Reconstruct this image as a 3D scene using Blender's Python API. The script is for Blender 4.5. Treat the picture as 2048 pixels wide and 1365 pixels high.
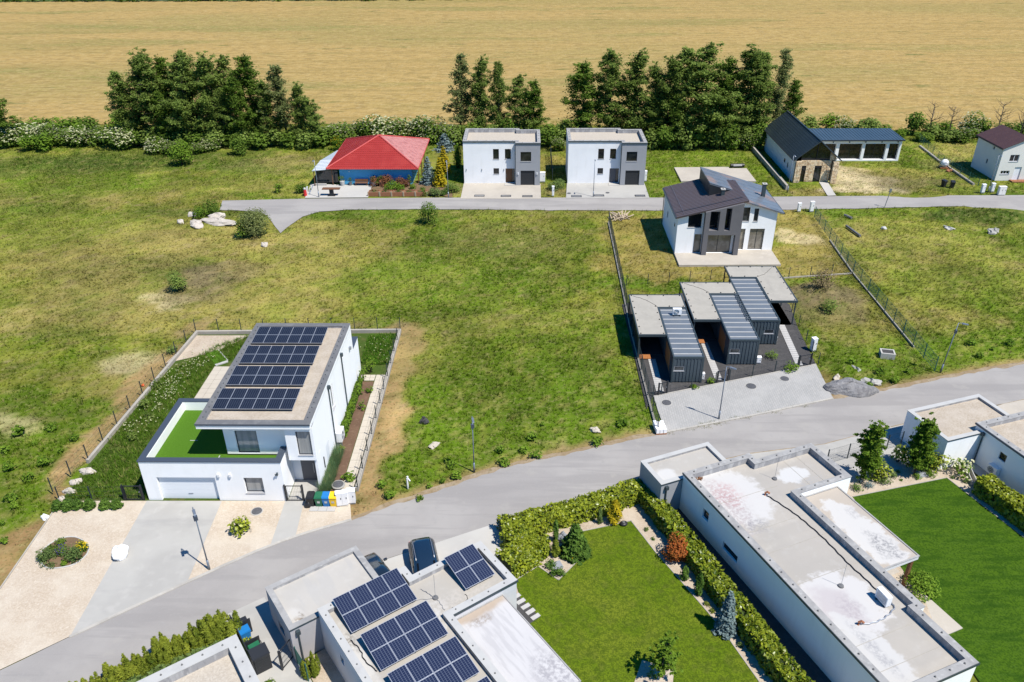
import bpy, math, random
import numpy as np
from mathutils import Vector, Matrix

for o in list(bpy.data.objects):
    bpy.data.objects.remove(o, do_unlink=True)
S = bpy.context.scene
COL = S.collection
R = math.radians
rng = np.random.default_rng(7)
random.seed(7)

# ---------------------------------------------------------------- camera
# survey of the photograph: focal length 1595.5 px at 2048 px width, 29.9 deg below
# the horizon, camera 40 m above the village ground; x runs along the street grid, y away
FPX, PITCH, ROLL, YAW, HC = 1595.54, R(29.911), R(-0.466), R(1.2), 40.0
def _rz(v, a):
    return Vector((v[0]*math.cos(a) - v[1]*math.sin(a), v[0]*math.sin(a) + v[1]*math.cos(a), v[2]))
_w = Vector((0, math.cos(PITCH), -math.sin(PITCH))); _r = Vector((1, 0, 0)); _u = _r.cross(_w)
_r, _u = _r*math.cos(ROLL) + _u*math.sin(ROLL), -_r*math.sin(ROLL) + _u*math.cos(ROLL)
CW, CR, CU = _rz(_w, YAW), _rz(_r, YAW), _rz(_u, YAW)
cam_d = bpy.data.cameras.new('camera'); cam = bpy.data.objects.new('camera', cam_d); COL.objects.link(cam)
cam_d.sensor_width = 36.0; cam_d.lens = FPX/2048*36.0
cam_d.clip_start = 0.5; cam_d.clip_end = 3000
m = Matrix((CR, CU, -CW)).transposed().to_4x4(); m.translation = Vector((0, 0, HC)); cam.matrix_world = m
S.camera = cam

# ---------------------------------------------------------------- sky, sun, exposure
SUN_EL, SUN_AZ = R(59.5), R(-35.5)              # direction to the sun: azimuth counted from +x
w = bpy.data.worlds.new('World'); S.world = w; w.use_nodes = True
nt = w.node_tree
sky = nt.nodes.new('ShaderNodeTexSky'); sky.sky_type = 'NISHITA'; sky.sun_disc = False
sky.sun_elevation = SUN_EL; sky.sun_rotation = math.pi/2 - SUN_AZ
sky.air_density = 1.0; sky.dust_density = 0.2; sky.ozone_density = 7.0
bg = nt.nodes['Background']; bg.inputs['Strength'].default_value = 0.097
hs = nt.nodes.new('ShaderNodeHueSaturation'); hs.inputs['Saturation'].default_value = 1.4      # the clear deep blue of a dry June sky
nt.links.new(sky.outputs[0], hs.inputs['Color']); nt.links.new(hs.outputs[0], bg.inputs[0])
sd = bpy.data.lights.new('sun', 'SUN'); so = bpy.data.objects.new('sun', sd); COL.objects.link(so)
sd.energy = 4.9; sd.angle = R(0.53); sd.color = (1.0, 0.955, 0.88)
sdir = Vector((math.cos(SUN_EL)*math.cos(SUN_AZ), math.cos(SUN_EL)*math.sin(SUN_AZ), math.sin(SUN_EL)))
so.rotation_euler = sdir.to_track_quat('Z', 'Y').to_euler(); so.location = (0, 0, 80)
S.view_settings.view_transform = 'Standard'; S.view_settings.look = 'None'
S.view_settings.exposure = 0.50; S.view_settings.gamma = 1.0; S.view_settings.use_curve_mapping = False
S.render.engine = 'CYCLES'
ORD = ['first', 'second', 'third', 'fourth', 'fifth', 'sixth', 'seventh', 'eighth', 'ninth', 'tenth', 'eleventh', 'twelfth'] + ['%dth' % k for k in range(13, 60)]

# ---------------------------------------------------------------- survey helpers
def at(u, v, z=0.0):
    """point of the photograph put back on the horizontal plane of height z (metres)"""
    d = CR*((u-1024)/FPX) - CU*((v-682.5)/FPX) + CW
    k = (z - HC)/d.z
    return Vector((d.x*k, d.y*k, z))
def hgt(u, v, v2, u2=None):
    """height of an upright thing whose foot is seen at (u, v) and whose top at v2"""
    p = at(u, v); d = CR*(((u2 if u2 is not None else u)-1024)/FPX) - CU*((v2-682.5)/FPX) + CW
    k = p.y/d.y
    return HC + d.z*k
def mpp(u, v):
    p = at(u, v) - Vector((0, 0, HC))
    return p.dot(CW)/FPX
def pts(l, z=0.0):
    return [at(a, b, z) for a, b in l]

# ---------------------------------------------------------------- mesh helpers
KIDS = {}
class MB:
    def __init__(self, off=(0, 0, 0)):
        self.v = []; self.f = []; self.o = off
    def add(self, vs, fs):
        n = len(self.v); ox, oy = self.o[0], self.o[1]
        self.v += [(p[0]-ox, p[1]-oy, p[2]) for p in vs]
        self.f += [tuple(n+i for i in f) for f in fs]
        return self
    def hexa(self, p):
        return self.add(p, [(3, 2, 1, 0), (4, 5, 6, 7), (0, 1, 5, 4), (1, 2, 6, 5), (2, 3, 7, 6), (3, 0, 4, 7)])
    def box(self, x0, x1, y0, y1, z0, z1):
        return self.hexa([(x0, y0, z0), (x1, y0, z0), (x1, y1, z0), (x0, y1, z0), (x0, y0, z1), (x1, y0, z1), (x1, y1, z1), (x0, y1, z1)])
    def cbox(self, c, sx, sy, z0, z1, rot=0.0):
        ca, sa = math.cos(rot), math.sin(rot); q = []
        for a, b in ((-1, -1), (1, -1), (1, 1), (-1, 1)):
            x, y = a*sx/2, b*sy/2; q.append((c[0]+x*ca-y*sa, c[1]+x*sa+y*ca))
        return self.hexa([(a, b, z0) for a, b in q] + [(a, b, z1) for a, b in q])
    def quad(self, a, b, c, d):
        return self.add([a, b, c, d], [(0, 1, 2, 3)])
    def poly(self, pl, z=None):
        return self.add([(p[0], p[1], p[2] if z is None else z) for p in pl], [tuple(range(len(pl)))])
    def prism(self, pl, z0, z1):
        n = len(pl)
        if area(pl) < 0: pl = pl[::-1]
        return self.add([(p[0], p[1], z0) for p in pl] + [(p[0], p[1], z1) for p in pl],
                        [tuple(range(n))[::-1], tuple(range(n, 2*n))] + [(i, (i+1) % n, n+(i+1) % n, n+i) for i in range(n)])
    def cyl(self, c, r, z0, z1, n=12, r2=None):
        r2 = r if r2 is None else r2
        a = [2*math.pi*i/n for i in range(n)]
        return self.add([(c[0]+r*math.cos(t), c[1]+r*math.sin(t), z0) for t in a] + [(c[0]+r2*math.cos(t), c[1]+r2*math.sin(t), z1) for t in a],
                        [tuple(range(n))[::-1], tuple(range(n, 2*n))] + [(i, (i+1) % n, n+(i+1) % n, n+i) for i in range(n)])
    def tube(self, path, r, n=6, r2=None):
        path = [Vector(p) for p in path]; m_ = len(path); vs = []
        for i, p in enumerate(path):
            t = (path[min(i+1, m_-1)] - path[max(i-1, 0)]).normalized()
            a = t.cross(Vector((0, 0, 1)) if abs(t.z) < .95 else Vector((1, 0, 0))).normalized(); b = t.cross(a)
            rr = r if r2 is None else r + (r2-r)*i/max(1, m_-1)
            for k in range(n):
                q = 2*math.pi*k/n; vs.append(p + a*(rr*math.cos(q)) + b*(rr*math.sin(q)))
        fs = [(i*n+k, i*n+(k+1) % n, (i+1)*n+(k+1) % n, (i+1)*n+k) for i in range(m_-1) for k in range(n)]
        fs += [tuple(range(n))[::-1], tuple(range((m_-1)*n, m_*n))]
        return self.add(vs, fs)
    def bar(self, a, b, w_, h_):
        """straight bar of rectangular section"""
        a, b = Vector(a), Vector(b); t = (b-a).normalized()
        s = t.cross(Vector((0, 0, 1)) if abs(t.z) < .95 else Vector((0, 1, 0))).normalized(); u = s.cross(t)
        q = [s*(i*w_/2)+u*(j*h_/2) for i, j in ((-1, -1), (1, -1), (1, 1), (-1, 1))]
        return self.hexa([a+k for k in q] + [b+k for k in q])

def area(pl):
    return .5*sum(pl[i][0]*pl[(i+1) % len(pl)][1] - pl[(i+1) % len(pl)][0]*pl[i][1] for i in range(len(pl)))
def mesh_of(name, mb, mat, smooth=False):
    me = bpy.data.meshes.new(name); me.from_pydata(mb.v, [], mb.f)
    if mat is not None: me.materials.append(mat)
    if smooth: me.polygons.foreach_set('use_smooth', [True]*len(me.polygons))
    me.update(); return me
def link(name, me, parent=None, loc=None, rz=0.0, label=None):
    o = bpy.data.objects.new(name, me); COL.objects.link(o)
    if parent is not None: o.parent = parent; KIDS.setdefault(parent.name, []).append(o)
    if loc is not None: o.location = loc
    if rz: o.rotation_euler = (0, 0, rz)
    if label: o['label'] = label
    return o
def obj(name, mb, mat, parent=None, smooth=False, label=None):
    return link(name, mesh_of(name, mb, mat, smooth), parent, label=label)
def tag(o, label=None, cat=None, group=None, kind=None):
    if label: o['label'] = label
    if cat: o['category'] = cat
    if group: o['group'] = group
    if kind: o['kind'] = kind
    return o
def thing(name, label, cat, loc=(0, 0, 0), rz=0.0, group=None):
    o = bpy.data.objects.new(name, None); COL.objects.link(o); o.empty_display_size = .3
    o.location = loc; o.rotation_euler = (0, 0, rz)
    return tag(o, label, cat, group)
def struct(name, mb, mat, smooth=False):
    return tag(obj(name, mb, mat, smooth=smooth), kind='structure')
def copy_tree(o, parent=None):
    c = o.copy(); COL.objects.link(c)
    if parent is not None: c.parent = parent; KIDS.setdefault(parent.name, []).append(c)
    for ch in list(KIDS.get(o.name, [])): copy_tree(ch, c)
    return c
def clone(o, loc, rz=0.0, label=None, scale=None, group=None):
    c = copy_tree(o); c.location = loc; c.rotation_euler = (0, 0, rz)
    if scale: c.scale = scale
    if label: c['label'] = label
    if group: c['group'] = group
    return c
class House:
    """a thing in a street frame turned by phi; coordinates are frame metres, meshes are local to the anchor"""
    def __init__(self, name, label, cat, phi, s0, t0, group=None):
        self.phi = phi; self.off = (s0, t0)
        p = _rz((s0, t0, 0), phi)
        self.o = thing(name, label, cat, p, phi, group)
    def mb(self): return MB(self.off)
    def part(self, name, mb, mat, parent=None, label=None, smooth=False):
        return obj(name, mb, mat, parent or self.o, smooth, label)
    def world(self, s, t, z=0): return _rz((s, t, z), self.phi)
class Edge:
    """a wall edge: u along it, depth inward"""
    def __init__(self, a, b):
        self.a = Vector((a[0], a[1])); d = Vector((b[0], b[1])) - self.a; self.len = d.length; self.d = d/self.len
        self.n = Vector((-self.d.y, self.d.x))          # inward for a counter-clockwise outline
    def p(self, u, dep, z):
        q = self.a + self.d*u + self.n*dep; return (q.x, q.y, z)
    def box(self, mb, u0, u1, d0, d1, z0, z1):
        return mb.hexa([self.p(u0, d0, z0), self.p(u1, d0, z0), self.p(u1, d1, z0), self.p(u0, d1, z0),
                        self.p(u0, d0, z1), self.p(u1, d0, z1), self.p(u1, d1, z1), self.p(u0, d1, z1)])
def walls(mb, poly, z0, z1, holes={}, depth=.16):
    """outer walls of a counter-clockwise outline with real openings: holes[edge] = [(u0, u1, z0, z1)]"""
    n = len(poly)
    for i in range(n):
        e = Edge(poly[i], poly[(i+1) % n]); hs = holes.get(i, [])
        us = sorted({0, e.len} | {round(x, 4) for h in hs for x in h[:2]}); zs = sorted({z0, z1} | {x for h in hs for x in h[2:4]})
        for a, b in zip(us, us[1:]):
            for c, d in zip(zs, zs[1:]):
                mu, mz = (a+b)/2, (c+d)/2
                if any(h[0] < mu < h[1] and h[2] < mz < h[3] for h in hs): continue
                mb.quad(e.p(a, 0, c), e.p(b, 0, c), e.p(b, 0, d), e.p(a, 0, d))
        for u0, u1, c, d in [h[:4] for h in hs]:
            mb.quad(e.p(u0, 0, c), e.p(u0, depth, c), e.p(u0, depth, d), e.p(u0, 0, d))
            mb.quad(e.p(u1, depth, c), e.p(u1, 0, c), e.p(u1, 0, d), e.p(u1, depth, d))
            mb.quad(e.p(u0, 0, d), e.p(u0, depth, d), e.p(u1, depth, d), e.p(u1, 0, d))
            mb.quad(e.p(u0, depth, c), e.p(u0, 0, c), e.p(u1, 0, c), e.p(u1, depth, c))
def inset(poly, w_):
    n = len(poly); es = [Edge(poly[i], poly[(i+1) % n]) for i in range(n)]; out = []
    for i in range(n):
        e0, e1 = es[i-1], es[i]; cr = e0.d.x*e1.d.y - e0.d.y*e1.d.x
        if abs(cr) < 1e-4: q = e1.a + e1.n*w_
        else:
            p0, p1 = e0.a + e0.n*w_, e1.a + e1.n*w_; dv = p1-p0
            q = p0 + e0.d*((dv.x*e1.d.y - dv.y*e1.d.x)/cr)
        out.append((q.x, q.y))
    return out
def ring(mb, poly, w0, w1, z0, z1):
    """closed ring between the outline inset by w0 and by w1"""
    a, b = inset(poly, w0) if w0 else list(poly), inset(poly, w1); n = len(poly)
    vs = [(p[0], p[1], z) for l, z in ((a, z0), (b, z0), (a, z1), (b, z1)) for p in l]; fs = []
    for i in range(n):
        j = (i+1) % n
        fs += [(i, j, 2*n+j, 2*n+i), (2*n+i, 2*n+j, 3*n+j, 3*n+i), (n+j, n+i, 3*n+i, 3*n+j), (j, i, n+i, n+j)]
    mb.add(vs, fs)
def window(H, e, u0, u1, z0, z1, split=0, fm=None, gm=None, dep=.10, sill=True, name='window', fw=.07, parent=None, open_bottom=False):
    """framed window in an opening: frame ring, mullions, sill and a sub-part pane"""
    fm = fm or M['anthracite']; gm = gm or M['glass']; mb = H.mb()
    e.box(mb, u0+.004, u0+fw, dep, dep+.06, z0+.004, z1-.004); e.box(mb, u1-fw, u1-.004, dep, dep+.06, z0+.004, z1-.004)
    e.box(mb, u0+fw, u1-fw, dep, dep+.06, z0+.004, z0+fw); e.box(mb, u0+fw, u1-fw, dep, dep+.06, z1-fw, z1-.004)
    for k in range(split):
        um = u0 + (u1-u0)*(k+1)/(split+1); e.box(mb, um-.035, um+.035, dep+.002, dep+.058, z0+fw, z1-fw)
    wo = H.part(name, mb, fm, parent)
    g = H.mb(); e.box(g, u0+fw, u1-fw, dep+.02, dep+.045, z0+fw, z1-fw); obj('pane', g, gm, wo)
    if sill:
        s = H.mb(); e.box(s, u0-.03, u1+.03, -.05, dep-.003, z0-.035, z0+.012); obj('sill', s, M['sill'], wo)
    return wo
# ---------------------------------------------------------------- materials
M = {}
LEVEL = ('asphalt', 'concrete', 'kerb', 'garden', 'gravel', 'slab', 'turf', 'roof_', 'canopy', 'annex', 'cap_', 'patio', 'lawn', 'bark', 'soil', 'dark_gravel', 'tile', 'orange', 'far_', 'upstand', 'block', 'brown_tile', 'container', 'carport', 'terracotta')
def nodes(name):
    m_ = bpy.data.materials.new(name); m_.use_nodes = True; t = m_.node_tree
    return m_, t, t.nodes['Principled BSDF'], t.nodes.new, t.links.new
def mask_noise(t, vec, scale, detail, lo, hi, stretch=(1, 1, 1), rough=.55):
    N, Lk = t.nodes.new, t.links.new
    mp = N('ShaderNodeMapping'); mp.inputs['Scale'].default_value = stretch; Lk(vec, mp.inputs[0])
    nz = N('ShaderNodeTexNoise'); nz.inputs['Scale'].default_value = scale; nz.inputs['Detail'].default_value = detail
    nz.inputs['Roughness'].default_value = rough; Lk(mp.outputs[0], nz.inputs['Vector'])
    mr = N('ShaderNodeMapRange'); mr.interpolation_type = 'SMOOTHSTEP'; mr.inputs[1].default_value = lo; mr.inputs[2].default_value = hi
    Lk(nz.outputs['Fac'], mr.inputs[0]); return mr.outputs[0]
def mixc(t, fac, a, b, amt=1.0):
    N, Lk = t.nodes.new, t.links.new
    mx = N('ShaderNodeMix'); mx.data_type = 'RGBA'
    if amt != 1.0:
        mu = N('ShaderNodeMath'); mu.operation = 'MULTIPLY'; mu.inputs[1].default_value = amt; Lk(fac, mu.inputs[0]); fac = mu.outputs[0]
    Lk(fac, mx.inputs[0])
    if isinstance(a, tuple): mx.inputs[6].default_value = a + (1,)
    else: Lk(a, mx.inputs[6])
    if isinstance(b, tuple): mx.inputs[7].default_value = b + (1,)
    else: Lk(b, mx.inputs[7])
    return mx.outputs[2]
def mat(name, col, rough=.75, var=(), blobs=(), bump=None, metal=0.0, spec=.35, coat=0.0, world=False, vor=None, extra=None):
    """base colour + noise layers (scale, detail, lo, hi, colour, amount[, stretch]) + stains with a place and shape of their own"""
    # measured against white walls lit by the same sun: ground, roofing and plants reflect less than a first guess
    k_ = .68 if name.startswith(LEVEL) else 1.0
    sc_ = lambda c_: tuple(q*k_*t_ for q, t_ in zip(c_, (1.0, .985, .95) if k_ < 1 else (1, 1, 1)))
    col = sc_(col); var = [l[:4] + (sc_(l[4]),) + tuple(l[5:]) for l in var]; blobs = [b_[:2] + (sc_(b_[2]),) + tuple(b_[3:]) for b_ in blobs]; vor = (vor[0], sc_(vor[1]), vor[2]) if vor else None
    m_, t, bs, N, Lk = nodes(name)
    if world: g = N('ShaderNodeNewGeometry'); vec = g.outputs['Position']
    else: g = N('ShaderNodeTexCoord'); vec = g.outputs['Object']
    c = col
    def rgb(v):
        r_ = N('ShaderNodeRGB'); r_.outputs[0].default_value = v + (1,); return r_.outputs[0]
    c = rgb(col)
    if vor:
        sc, c2, amt = vor[:3]
        vo = N('ShaderNodeTexVoronoi'); vo.inputs['Scale'].default_value = sc; Lk(vec, vo.inputs['Vector'])
        sp = N('ShaderNodeSeparateColor'); Lk(vo.outputs['Color'], sp.inputs[0])
        c = mixc(t, sp.outputs[0], c, c2, amt)
    for lay in var:
        sc, de, lo, hi, c2, amt = lay[:6]; st = lay[6] if len(lay) > 6 else (1, 1, 1)
        c = mixc(t, mask_noise(t, vec, sc, de, lo, hi, st), c, c2, amt)
    for (bx, by), (rx, ry), c2, amt, soft, wob in blobs:
        mp = N('ShaderNodeMapping'); mp.vector_type = 'POINT'; mp.inputs['Location'].default_value = (-bx/rx, -by/ry, 0); mp.inputs['Scale'].default_value = (1/rx, 1/ry, 0)
        Lk(vec, mp.inputs[0])
        ln = N('ShaderNodeVectorMath'); ln.operation = 'LENGTH'; Lk(mp.outputs[0], ln.inputs[0])
        nz = N('ShaderNodeTexNoise'); nz.inputs['Scale'].default_value = 1.3; nz.inputs['Detail'].default_value = 8; nz.inputs['Roughness'].default_value = .62; Lk(vec, nz.inputs['Vector'])
        ma = N('ShaderNodeMath'); ma.operation = 'MULTIPLY_ADD'; ma.inputs[1].default_value = wob; Lk(nz.outputs['Fac'], ma.inputs[0]); Lk(ln.outputs['Value'], ma.inputs[2])
        mr = N('ShaderNodeMapRange'); mr.interpolation_type = 'SMOOTHSTEP'; mr.inputs[1].default_value = 1+wob/2+soft; mr.inputs[2].default_value = 1+wob/2-soft; Lk(ma.outputs[0], mr.inputs[0])
        f_ = mr.outputs[0]
        if amt < .8:                                     # dirt stains break up into specks
            mu = N('ShaderNodeMath'); mu.operation = 'MULTIPLY'; Lk(f_, mu.inputs[0]); Lk(mask_noise(t, vec, 4.5, 6, .38, .62, rough=.7), mu.inputs[1]); f_ = mu.outputs[0]
        c = mixc(t, f_, c, c2, min(1, amt*(1.25 if amt < .8 else 1)))
    if extra: c = extra(t, vec, c)
    Lk(c, bs.inputs['Base Color'])
    bs.inputs['Roughness'].default_value = rough; bs.inputs['Metallic'].default_value = metal
    bs.inputs['Specular IOR Level'].default_value = min(spec, .08) if (k_ < 1 and rough > .7) or name == 'wheat' else spec; bs.inputs['Coat Weight'].default_value = coat
    if bump:
        sc, st, di = bump[:3]
        nz = N('ShaderNodeTexNoise'); nz.inputs['Scale'].default_value = sc; nz.inputs['Detail'].default_value = 4; Lk(vec, nz.inputs['Vector'])
        b = N('ShaderNodeBump'); b.inputs['Strength'].default_value = st; b.inputs['Distance'].default_value = di
        Lk(nz.outputs['Fac'], b.inputs['Height']); Lk(b.outputs[0], bs.inputs['Normal'])
    M[name] = m_; return m_
def leaf_mat(name, dark, light, rnd=.35, trans=.25, rough=.55, third=None):
    """leaf colour between two greens: per-leaf value 'v' plus a little per plant"""
    m_, t, bs, N, Lk = nodes(name)
    at_ = N('ShaderNodeAttribute'); at_.attribute_name = 'v'
    oi = N('ShaderNodeObjectInfo')
    ma = N('ShaderNodeMath'); ma.operation = 'MULTIPLY_ADD'; ma.inputs[1].default_value = rnd; ma.use_clamp = True
    sb = N('ShaderNodeMath'); sb.operation = 'SUBTRACT'; sb.inputs[1].default_value = .5; Lk(oi.outputs['Random'], sb.inputs[0])
    Lk(sb.outputs[0], ma.inputs[0]); Lk(at_.outputs['Fac'], ma.inputs[2])
    c = mixc(t, ma.outputs[0], tuple(q*.85 for q in dark), tuple(q*.85 for q in light))
    bs.inputs['Roughness'].default_value = rough; bs.inputs['Specular IOR Level'].default_value = .3 if rough < .5 else .05
    Lk(c, bs.inputs['Base Color'])
    tr = N('ShaderNodeBsdfTranslucent'); Lk(c, tr.inputs[0]); mx = N('ShaderNodeMixShader'); mx.inputs[0].default_value = trans
    Lk(bs.outputs[0], mx.inputs[1]); Lk(tr.outputs[0], mx.inputs[2]); Lk(mx.outputs[0], t.nodes['Material Output'].inputs[0])
    M[name] = m_; return m_
def col_mat(name, trans=.3, rough=.6, fine=None):
    """colour from the vertex attribute 'col' (species colour of each tuft), optional fine soil noise"""
    m_, t, bs, N, Lk = nodes(name)
    a = N('ShaderNodeAttribute'); a.attribute_name = 'col'; c = a.outputs['Color']
    if fine:
        g = N('ShaderNodeNewGeometry')
        for sc, de, lo, hi, c2, amt in fine: c = mixc(t, mask_noise(t, g.outputs['Position'], sc, de, lo, hi), c, c2, amt)
    Lk(c, bs.inputs['Base Color']); bs.inputs['Roughness'].default_value = rough; bs.inputs['Specular IOR Level'].default_value = .06
    if trans:
        tr = N('ShaderNodeBsdfTranslucent'); Lk(c, tr.inputs[0]); mx = N('ShaderNodeMixShader'); mx.inputs[0].default_value = trans
        Lk(bs.outputs[0], mx.inputs[1]); Lk(tr.outputs[0], mx.inputs[2]); Lk(mx.outputs[0], t.nodes['Material Output'].inputs[0])
    M[name] = m_; return m_

# walls and metals
mat('white_render', (.84, .84, .83), .85, [(.35, 4, .45, .75, (.72, .72, .70), .35), (1.3, 6, .52, .75, (.70, .69, .66), .3, (1, 1, .2))], bump=(60, .08, .01))
mat('cool_white', (.79, .79, .79), .85, [(.5, 4, .45, .75, (.66, .66, .66), .4), (1.2, 5, .55, .8, (.60, .59, .57), .25, (1, 1, .15))], bump=(60, .08, .01))
mat('cream_render', (.70, .68, .63), .85, [(.5, 4, .4, .75, (.62, .60, .55), .4)])
mat('grey_render', (.30, .305, .32), .85, [(.6, 4, .4, .75, (.25, .255, .27), .5)], bump=(60, .08, .01))
mat('warm_grey_render', (.36, .345, .35), .85, [(.6, 4, .4, .75, (.31, .30, .30), .5)], bump=(60, .08, .01))
mat('light_grey_render', (.55, .55, .56), .85, [(.6, 4, .4, .75, (.48, .48, .49), .5)])
mat('dark_grey_render', (.135, .13, .135), .85, [(.8, 4, .4, .75, (.11, .105, .11), .5)])
mat('blue_render', (.08, .36, .62), .8, [(.6, 4, .4, .75, (.07, .31, .55), .5)])
mat('anthracite', (.022, .024, .028), .45)
mat('cap_blue', (.10, .125, .17), .38, metal=.25)
mat('cap_grey', (.20, .20, .205), .5, [(1.1, 5, .45, .7, (.29, .29, .29), .6), (5, 4, .5, .75, (.13, .13, .13), .4)])
mat('cap_light', (.46, .455, .45), .6, [(.9, 6, .4, .65, (.34, .335, .335), .7), (2.6, 6, .52, .72, (.60, .60, .59), .7), (7, 4, .56, .75, (.2, .2, .2), .35)])
mat('cap_white', (.62, .62, .61), .55, [(1.3, 5, .45, .7, (.5, .5, .5), .5)])
mat('upstand', (.40, .40, .42), .6, [(2.2, 5, .45, .62, (.60, .60, .61), .8, (1, 1, .25)), (4, 4, .5, .7, (.24, .24, .26), .6, (1, 1, .3))])
mat('sill', (.45, .45, .46), .4, metal=.3)
mat('white_metal', (.74, .74, .74), .4)
mat('steel', (.33, .35, .38), .38, metal=.7)
mat('dark_steel', (.055, .075, .085), .45, metal=.3)
mat('lamp_steel', (.22, .25, .29), .42, metal=.5)
mat('fence_steel', (.035, .05, .055), .5, metal=.2)
mat('fence_green', (.020, .085, .075), .5)
mat('black_plastic', (.020, .020, .022), .45)
mat('rubber', (.012, .012, .013), .7)
mat('green_plastic', (.018, .12, .055), .4, [(2, 3, .4, .7, (.03, .15, .08), .4)])
mat('blue_plastic', (.015, .16, .42), .4)
mat('yellow_plastic', (.80, .50, .015), .4)
mat('red_plastic', (.5, .03, .03), .4)
mat('orange_plastic', (.7, .12, .02), .5)
mat('glass', (.018, .022, .026), .06, [(.8, 3, .4, .65, (.07, .075, .075), .7)], spec=.7)
mat('glass_dark', (.010, .012, .014), .05, [(.9, 3, .45, .7, (.03, .034, .034), .6)], spec=.55)
mat('glass_curtain', (.21, .22, .22), .12, [(3.0, 3, .4, .6, (.33, .33, .32), .6, (1, 1, .05))], spec=.7)
mat('glass_tan', (.15, .135, .11), .08, [(1.3, 3, .42, .6, (.26, .235, .19), .7)], spec=.7)
mat('garage_white', (.72, .74, .76), .5)
mat('door_grey', (.10, .10, .11), .5)
mat('orange_wood', (.52, .21, .075), .6, [(3, 5, .4, .7, (.40, .15, .05), .6, (1, 8, 1))])
mat('brown_wood', (.16, .075, .035), .6, [(3, 5, .4, .7, (.10, .045, .02), .6, (1, 8, 1))])
mat('pale_wood', (.45, .36, .25), .7, [(3, 5, .4, .7, (.32, .25, .17), .6)])
mat('terracotta', (.42, .19, .11), .75, [(4, 4, .4, .7, (.33, .14, .08), .6)])
# roofs
mat('gravel_roof', (.60, .53, .445), .9, [(1.0, 4, .4, .7, (.68, .61, .53), .5), (.6, 3, .5, .7, (.50, .43, .36), .5)], vor=(11, (.40, .32, .24), .55), bump=(16, .5, .04))
mat('gravel_pale', (.66, .60, .52), .9, [(.6, 3, .45, .7, (.58, .52, .45), .5)], vor=(11, (.47, .41, .34), .6), bump=(16, .5, .04))
mat('slab_roof', (.50, .475, .425), .85, [(.5, 5, .4, .7, (.43, .41, .37), .7), (2.5, 5, .5, .75, (.57, .545, .50), .5), (.9, 4, .55, .7, (.38, .36, .33), .4, (1, .3, 1))])
mat('turf', (.085, .20, .016), .9, [(.8, 4, .4, .7, (.085, .20, .018), .6), (9, 3, .4, .7, (.12, .26, .03), .5)], bump=(60, .4, .02))
mat('tile_red', (.43, .040, .034), .5, [(1.5, 4, .4, .7, (.40, .035, .028), .8), (.5, 3, .45, .65, (.50, .06, .05), .6)], spec=.4)
mat('tile_pink', (.72, .34, .32), .45, [(1.5, 4, .4, .7, (.44, .15, .145), .6)], spec=.5)  # paler pink than tile_red, for the right roof slope only
mat('brown_tile', (.078, .064, .072), .36, [(.7, 4, .4, .7, (.11, .078, .072), .7), (3, 4, .5, .75, (.05, .045, .052), .5)], spec=.6)
mat('brown_rib', (.13, .11, .12), .34, spec=.6)
mat('slate_sheet', (.13, .145, .17), .33, [(.45, 4, .52, .66, (.30, .18, .12), .6), (.8, 5, .5, .7, (.085, .10, .125), .6)], spec=.6)
mat('anthracite_roof', (.022, .032, .040), .42, [(.5, 4, .4, .7, (.030, .042, .050), .7)], spec=.5)
mat('seam_roof', (.045, .068, .090), .36, [(.4, 4, .4, .7, (.06, .085, .11), .6)], spec=.55)
mat('container_blue', (.085, .115, .14), .45, [(.7, 4, .4, .7, (.07, .095, .12), .6), (2.5, 4, .55, .8, (.12, .15, .17), .4, (1, 1, .2))])
mat('container_roof', (.22, .255, .30), .45, [(.6, 5, .4, .7, (.18, .21, .25), .6)], metal=.2)
mat('plum_tile', (.070, .038, .040), .6, [(1.0, 4, .4, .7, (.09, .048, .046), .6)])
mat('carport_sheet', (.52, .58, .64), .3, [(.8, 4, .4, .7, (.43, .49, .56), .5)])
# ground sheets
mat('asphalt', (.42, .40, .39), .9, [(.12, 5, .42, .58, (.47, .45, .435), .8), (.25, 6, .48, .62, (.35, .335, .33), .7, (.3, 1.8, 1)), (.9, 4, .55, .62, (.36, .345, .34), .5, (.12, 1.6, 1)), (1.6, 6, .55, .75, (.37, .36, .355), .5), (6, 4, .5, .8, (.44, .43, .42), .4), (.5, 5, .58, .7, (.47, .45, .42), .45)], vor=(45, (.33, .32, .315), .35), bump=(30, .25, .01), world=True)
mat('concrete', (.54, .53, .505), .88, [(.25, 5, .4, .65, (.47, .46, .44), .8), (.9, 6, .5, .72, (.59, .575, .55), .6), (.35, 5, .55, .7, (.41, .405, .40), .55, (.5, 1.5, 1))], bump=(25, .2, .01), world=True)
mat('concrete_light', (.62, .605, .575), .88, [(.3, 5, .4, .65, (.55, .535, .51), .7), (1.2, 6, .5, .72, (.66, .645, .62), .5)], bump=(25, .2, .01), world=True)
mat('concrete_warm', (.60, .55, .48), .88, [(.4, 5, .4, .65, (.52, .475, .42), .7), (1.6, 6, .5, .72, (.66, .61, .545), .6)], bump=(25, .2, .01), world=True)
mat('kerb', (.58, .555, .51), .88, [(.6, 5, .4, .65, (.46, .44, .41), .8), (2, 5, .5, .7, (.66, .635, .59), .6)], world=True)
mat('garden_wall', (.52, .485, .43), .88, [(.6, 5, .4, .65, (.43, .40, .36), .8), (2, 5, .5, .7, (.58, .55, .50), .6)], world=True)
mat('gravel_yard', (.70, .60, .485), .92, [(.35, 5, .4, .68, (.76, .68, .57), .7), (1.1, 5, .5, .7, (.60, .50, .40), .5), (5, 3, .55, .75, (.83, .76, .66), .5)], vor=(12, (.48, .38, .28), .55), bump=(14, .6, .04), world=True)
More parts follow.
